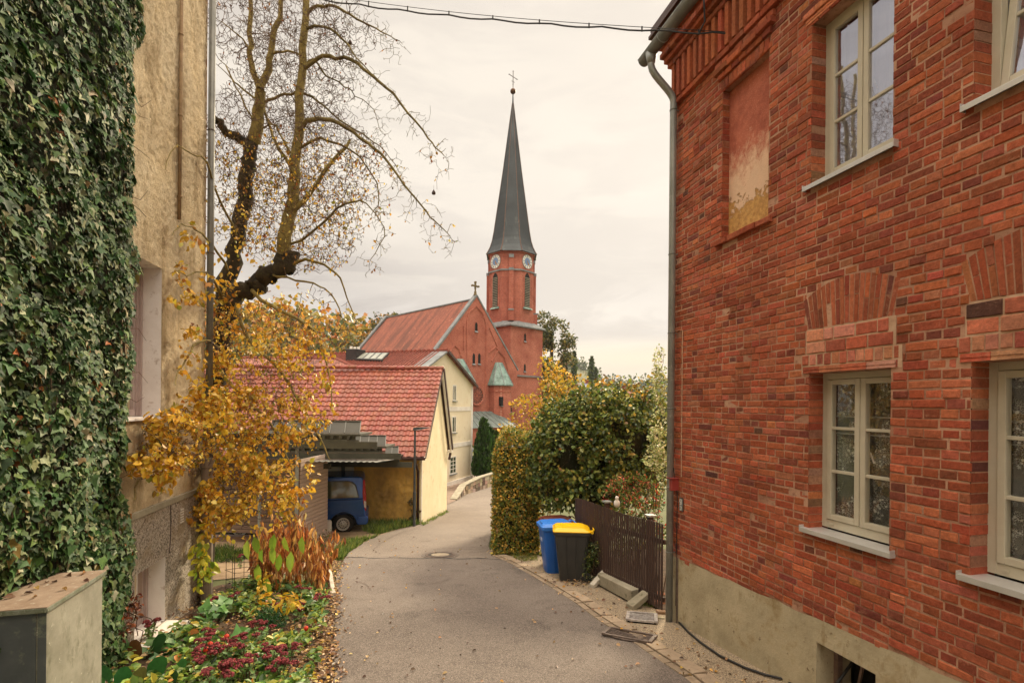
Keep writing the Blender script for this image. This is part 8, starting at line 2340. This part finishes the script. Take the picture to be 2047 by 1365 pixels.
for (px, py, rr, nh), sl_ in zip(sed, SDL):
    q = PG(px, py, .28); base = Vector((q.x, q.y, bedz(q.x, q.y)))
    t = thing('stonecrop', 'dark red stonecrop flowers, ' + sl_, 'flower', tuple(base), 0, 'dark red stonecrops in the flower bed')
    st = MB(); hd_ = MB(); lv = []
    for k in range(nh):
        a = rnd.random() * 2 * PI; d_ = rr * 1.25 * math.sqrt(rnd.random()); top = Vector((d_ * math.cos(a), d_ * math.sin(a), .24 + .07 * rnd.random() - d_ * .25))
        st.tube([Vector((top.x * .25, top.y * .25, 0)), top * .6 + Vector((0, 0, .03)), top], .004, 4, cap=False)
        for _ in range(5): f = .2 + .6 * rnd.random(); lv.append(Vector((top.x * f, top.y * f, top.z * f)))
        hr = .032 + .022 * rnd.random()
        hd_ = MB()
        for _ in range(18):
            b = rnd.random() * 2 * PI; e = hr * .85 * math.sqrt(rnd.random()); c_ = top + Vector((e * math.cos(b), e * math.sin(b), .016 - e * e * 9))
            hd_.cur = palette(1, ['#7c3236', '#68272b', '#8f4546', '#50201e'], None, .15)[0]; s_ = .011 + .004 * rnd.random()
            hd_.lathe([(0, -s_), (s_, -s_ * .3), (s_ * .8, s_ * .5), (0, s_ * .8)], tuple(c_), 5, rnd.random())
        hd_.build('flower_head', 'sedum', t)
    st.build('stems', 'twig', t)
    K = len(lv); leaf_mesh('leaves', [tuple(v) for v in lv], nrs.randn(K, 3) * [1, 1, .3] + [0, 0, .2], nrs.randn(K, 3) * .3 + [0, 0, 1], .07, palette(K, ['#7a9a58', '#8fae6a', '#5f8044'], None, .15), T_oval(.32, .1, .05), 'leaf', t)
# orange lantern plants
ln = [(245, 1235), (248, 1288), (375, 1252), (385, 1262), (392, 1255), (418, 1255), (453, 1272), (420, 1287), (412, 1298), (422, 1302), (612, 1255)]
LL = ['upper one left of the cellar sill', 'lower one left of the cellar sill', 'leftmost in the middle of the bed', 'second in the middle of the bed', 'third in the middle of the bed', 'rightmost of the upper row', 'largest, alone above the red flowers', 'upper of three in a bunch', 'left of three in a bunch', 'right of three in a bunch', 'near the leaf litter at the road edge']
for (px, py), l_ in zip(ln, LL):
    q = PG(px, py, .30); t = thing('lantern_fruit', 'bright orange red lantern fruit, ' + l_, 'fruit', tuple(q), 0, 'orange lantern fruits in the flower bed')
    mb = MB(); s_ = .026 + .01 * rnd.random(); mb.lathe([(0, -s_ * 1.3), (s_ * .5, -s_ * .9), (s_, -s_ * .1), (s_ * .85, s_ * .5), (s_ * .3, s_ * .9), (0, s_ * .95)], (0, 0, 0), 6); mb.build('husk', 'lantern', t) if 'lantern' in M else None
    if 'lantern' not in M: M['lantern'] = mottled('lantern_husk', '#d8401c', '#c02c14', 9, .6, .4, .004, 60); mb.build('husk', 'lantern', t)
    mb = MB(); b0 = bedz(q.x, q.y) - q.z; mb.tube([(.03, .02, b0), (.04, .03, -.05), (.01, .0, .07), (0, 0, s_)], .003, 4, cap=False); mb.build('stem', 'twig', t)
# big rounded evergreen leaves in the corner by the cabinet
bg_ = thing('bergenia', 'large leathery rounded green leaves beside the cabinet', 'plant', tuple(PG(262, 1345)))
bo = Vector(bg_.location); K = 16; pp = []; tp = []; no = []; sz = []
for px, py, s_, a, nn in ((215, 1320, .30, -.3, 0), (240, 1290, .28, .2, 0), (272, 1300, .26, .1, 0), (300, 1290, .30, .9, 0), (225, 1350, .28, -1.2, 0), (290, 1345, .30, .8, 0), (270, 1365, .24, .2, 0), (320, 1360, .26, 1.3, 0), (345, 1330, .22, 1.4, 0), (205, 1365, .2, -1, 0), (250, 1365, .25, -.2, 0), (310, 1330, .22, .4, 0)):
    q = PG(px, py + 20, .16); pp.append(tuple(q - bo)); tp.append((math.sin(a), rnd.gauss(-.1, .3), .9 + .3 * rnd.random())); no.append((rnd.gauss(0, .3) - math.sin(a) * .5, -.8, .55)); sz.append(s_ * .95)
v = [(0, 0, 0), (.18, .16, .03), (.36, .42, .06), (.36, .72, .05), (.2, .94, .0), (0, 1, -.04), (-.2, .94, .0), (-.36, .72, .05), (-.36, .42, .06), (-.18, .16, .03), (0, .5, -.03)]
fs_ = [(i, (i + 1) % 10, 10) for i in range(10)]
leaf_mesh('leaves', pp, tp, no, np.array(sz), palette(len(pp), ['#2f5a2c', '#3d6a34', '#5a5a2c', '#6b4a28', '#7f9a5a'], [5, 5, 2, 2, 2], .12), (v, fs_), 'ivy', bg_, smooth=True)
# dark feathery herb and pale lobed leaves
shrub('feathery_herb', 'dark green feathery herb in the middle of the bed', 'plant', [(535, 1230, 6.9, 26, 14, .18, 1), (555, 1242, 6.7, 20, 12, .15, 1)], 1500, .035, ['#1f4a24', '#2c5c2c', '#3a6a30'], None, T_blade(.12), ntw=30, rmax=.004, shell=0, thr=-.5)
shrub('pumpkin_leaves', 'pale green lobed leaves with white veins behind the dark herb', 'plant', [(440, 1218, 7.0, 30, 10, .25, 1), (470, 1212, 7.1, 16, 9, .2, 1), (500, 1280, 6.2, 40, 12, .3, 1), (400, 1245, 6.6, 30, 10, .3, .8), (330, 1300, 5.8, 40, 20, .3, .8)], 210, .14, ['#8fae80', '#a9c090', '#6f9a58', '#5f8a48'], None, T_ivy(), ntw=20, rmax=.004, shell=0, thr=-.6, up=1.2)
# dry orange stalk plants with long hanging leaves
dry = thing('dry_perennial', 'tall clump of dried orange brown stalks with hanging leaves by the lane', 'plant', tuple(PG(590, 1190)))
do_ = Vector(dry.location); mb = MB(); pp = []; 
base_z = lambda q: bedz(q.x, q.y)
for k in range(95):
    px = rnd.uniform(508, 650); q = PG(px + rnd.gauss(0, 3), rnd.uniform(1165, 1205)); q.z = base_z(q)
    hh = (.75 + .45 * math.sin((px - 500) / 150 * PI * .9)) * (.75 + .4 * rnd.random()); lean = Vector((rnd.gauss(0, .10), rnd.gauss(0, .1), 0))
    a = q - do_; p1 = a + lean * .5 + Vector((0, 0, hh * .6)); p2 = a + lean * 1.6 + Vector((rnd.gauss(0, .04), 0, hh)); mb.tube([a, p1, p2], [.007, .006, .003], 4, cap=False)
    for _ in range(15): f = .2 + .8 * rnd.random(); pp.append(tuple((a.lerp(p1, f / .6) if f < .6 else p1.lerp(p2, (f - .6) / .4))))
mb.build('stalks', mottled('dry_stalk', '#b5703a', '#8a4f28', 9, .8, .2, .002, 40), dry)
K = len(pp); leaf_mesh('hanging_leaves', pp, nrs.randn(K, 3) * .22 + [0, 0, -1], nrs.randn(K, 3) * [1, 1, .2], .15 * (1 + .35 * nrs.randn(K)).clip(.4, 1.7), palette(K, ['#d89c58', '#b87438', '#e5b870', '#a3653a', '#eccb92', '#805030', '#bda454'], [7, 6, 5, 4, 3, 3, 2], .2), T_oval(.10, .16, .12), 'leaf', dry)
gl = [(495, 1092), (508, 1085), (548, 1080), (568, 1085), (525, 1110), (545, 1105), (604, 1085), (582, 1115), (560, 1120), (516, 1140), (530, 1165)]
pp = [tuple(P(a, b - 14, 7.25) - do_) for a, b in gl]; K = len(pp)
leaf_mesh('green_leaves', pp, nrs.randn(K, 3) * .14 + [0, 0, -1], nrs.randn(K, 3) * .35 + [.1, -1, .3], .25 + .05 * nrs.rand(K), palette(K, ['#8fa83c', '#7d9a34', '#a3b04a'], None, .1), T_oval(.22, .10, .10), 'leaf', dry)
# yellow climbing shoot on the standpipe and ivy strand
shrub('young_creeper', 'yellow green creeper hanging beside the grey standpipe', 'creeper', [(402, 1090, 7.35, 14, 30, .08, .7), (407, 1130, 7.3, 17, 30, .08, 1), (400, 1165, 7.25, 8, 22, .06, .6)], 90, .11, ['#c9c03a', '#a9b53a', '#7f9a34', '#d9c848'], None, T_oval(.34, .1, .1), base=tuple(PG(403, 1190)), ntw=12, rmax=.004, shell=0, thr=-1, up=0, hang=1)
shrub('yellow_flag', 'bright yellow tall leaves in front of the wire cage', 'plant', [(524, 1180, 7.0, 9, 40, .08, 1), (575, 1200, 6.9, 30, 14, .15, .8)], 90, .10, ['#e0b83a', '#d9c858', '#c9a02c'], None, T_oval(.3, .1, .1), ntw=10, rmax=.004, shell=0, thr=-1, up=0, hang=.6)
# wire plant cage
cg = PG(495, 1200); cg.z = bedz(cg.x, cg.y); wc = thing('wire_cage', 'thin black wire plant cage in the flower bed', 'cage', tuple(cg))
mb = MB()
top = P(495, 1110, cg.y).z - cg.z
xs_ = [(P(p, 1150, cg.y).x - cg.x) for p in (452, 459, 467, 478, 483, 512, 530, 553)]
for i, x in enumerate(xs_): mb.tube([(x, .15 * math.sin(i * 1.7), 0), (x, .15 * math.sin(i * 1.7), top + .02 * rnd.random())], .0045, 4)
for f in (.08, .34, .60, .88): mb.tube([(xs_[0] - .02, 0, top * f), (xs_[3], -.16, top * f), (xs_[-1] + .05, .0, top * f), (xs_[4], .16, top * f), (xs_[0] - .02, 0, top * f)], .004, 4)
mb.build('wires', 'black_cable', wc)
# withered reddish plant by the cellar window and dead shrub at the driveway
shrub('withered_plant', 'withered reddish brown plant before the cellar window', 'plant', [(262, 1215, 5.7, 14, 42, .12, 1), (250, 1250, 5.4, 12, 30, .1, .8)], 130, .05, ['#6b3524', '#8a4a30', '#4f2c20', '#a3603c'], None, T_oval(.3, .2, .2), base=tuple(PG(262, 1300)), ntw=50, rmax=.006, shell=0, thr=-.5)
shrub('dry_twig_bush', 'bare brownish twiggy bush beside the pale screen', 'bush', [(655, 1085, 13.2, 22, 26, .3, 1)], 350, .05, ['#7a5a48', '#8f6a52', '#5f6a2c'], None, T_oval(.3, .2, .2), base=tuple(PG(655, 1112)), ntw=260, rmax=.010, bark='twig', shell=0, thr=-.5)
shrub('dark_weed', 'dark leggy weed at the corner of the ochre wall by the lamp', 'plant', [(822, 1018, 18.6, 7, 24, .2, 1), (835, 1025, 18.7, 5, 18, .15, 1)], 420, .08, ['#3d4a24', '#55582c', '#5f4a30'], None, T_oval(.3, .1, .1), base=tuple(PG(826, 1045)), ntw=50, rmax=.01, shell=0, thr=-.5)
shrub('ivy_strand', 'thin dark ivy strand climbing the grey roughcast plinth', 'ivy', [(378, 1060, 7.62, 3, 60, .02, 1), (385, 1160, 7.62, 4, 50, .02, 1), (372, 1000, 7.62, 3, 30, .02, 1)], 260, .03, ['#3a3a20', '#4c4a2a', '#2f3a1e'], None, T_ivy(), base=tuple(P(386, 1200, 7.62)), ntw=30, rmax=.004, shell=0, thr=-1)
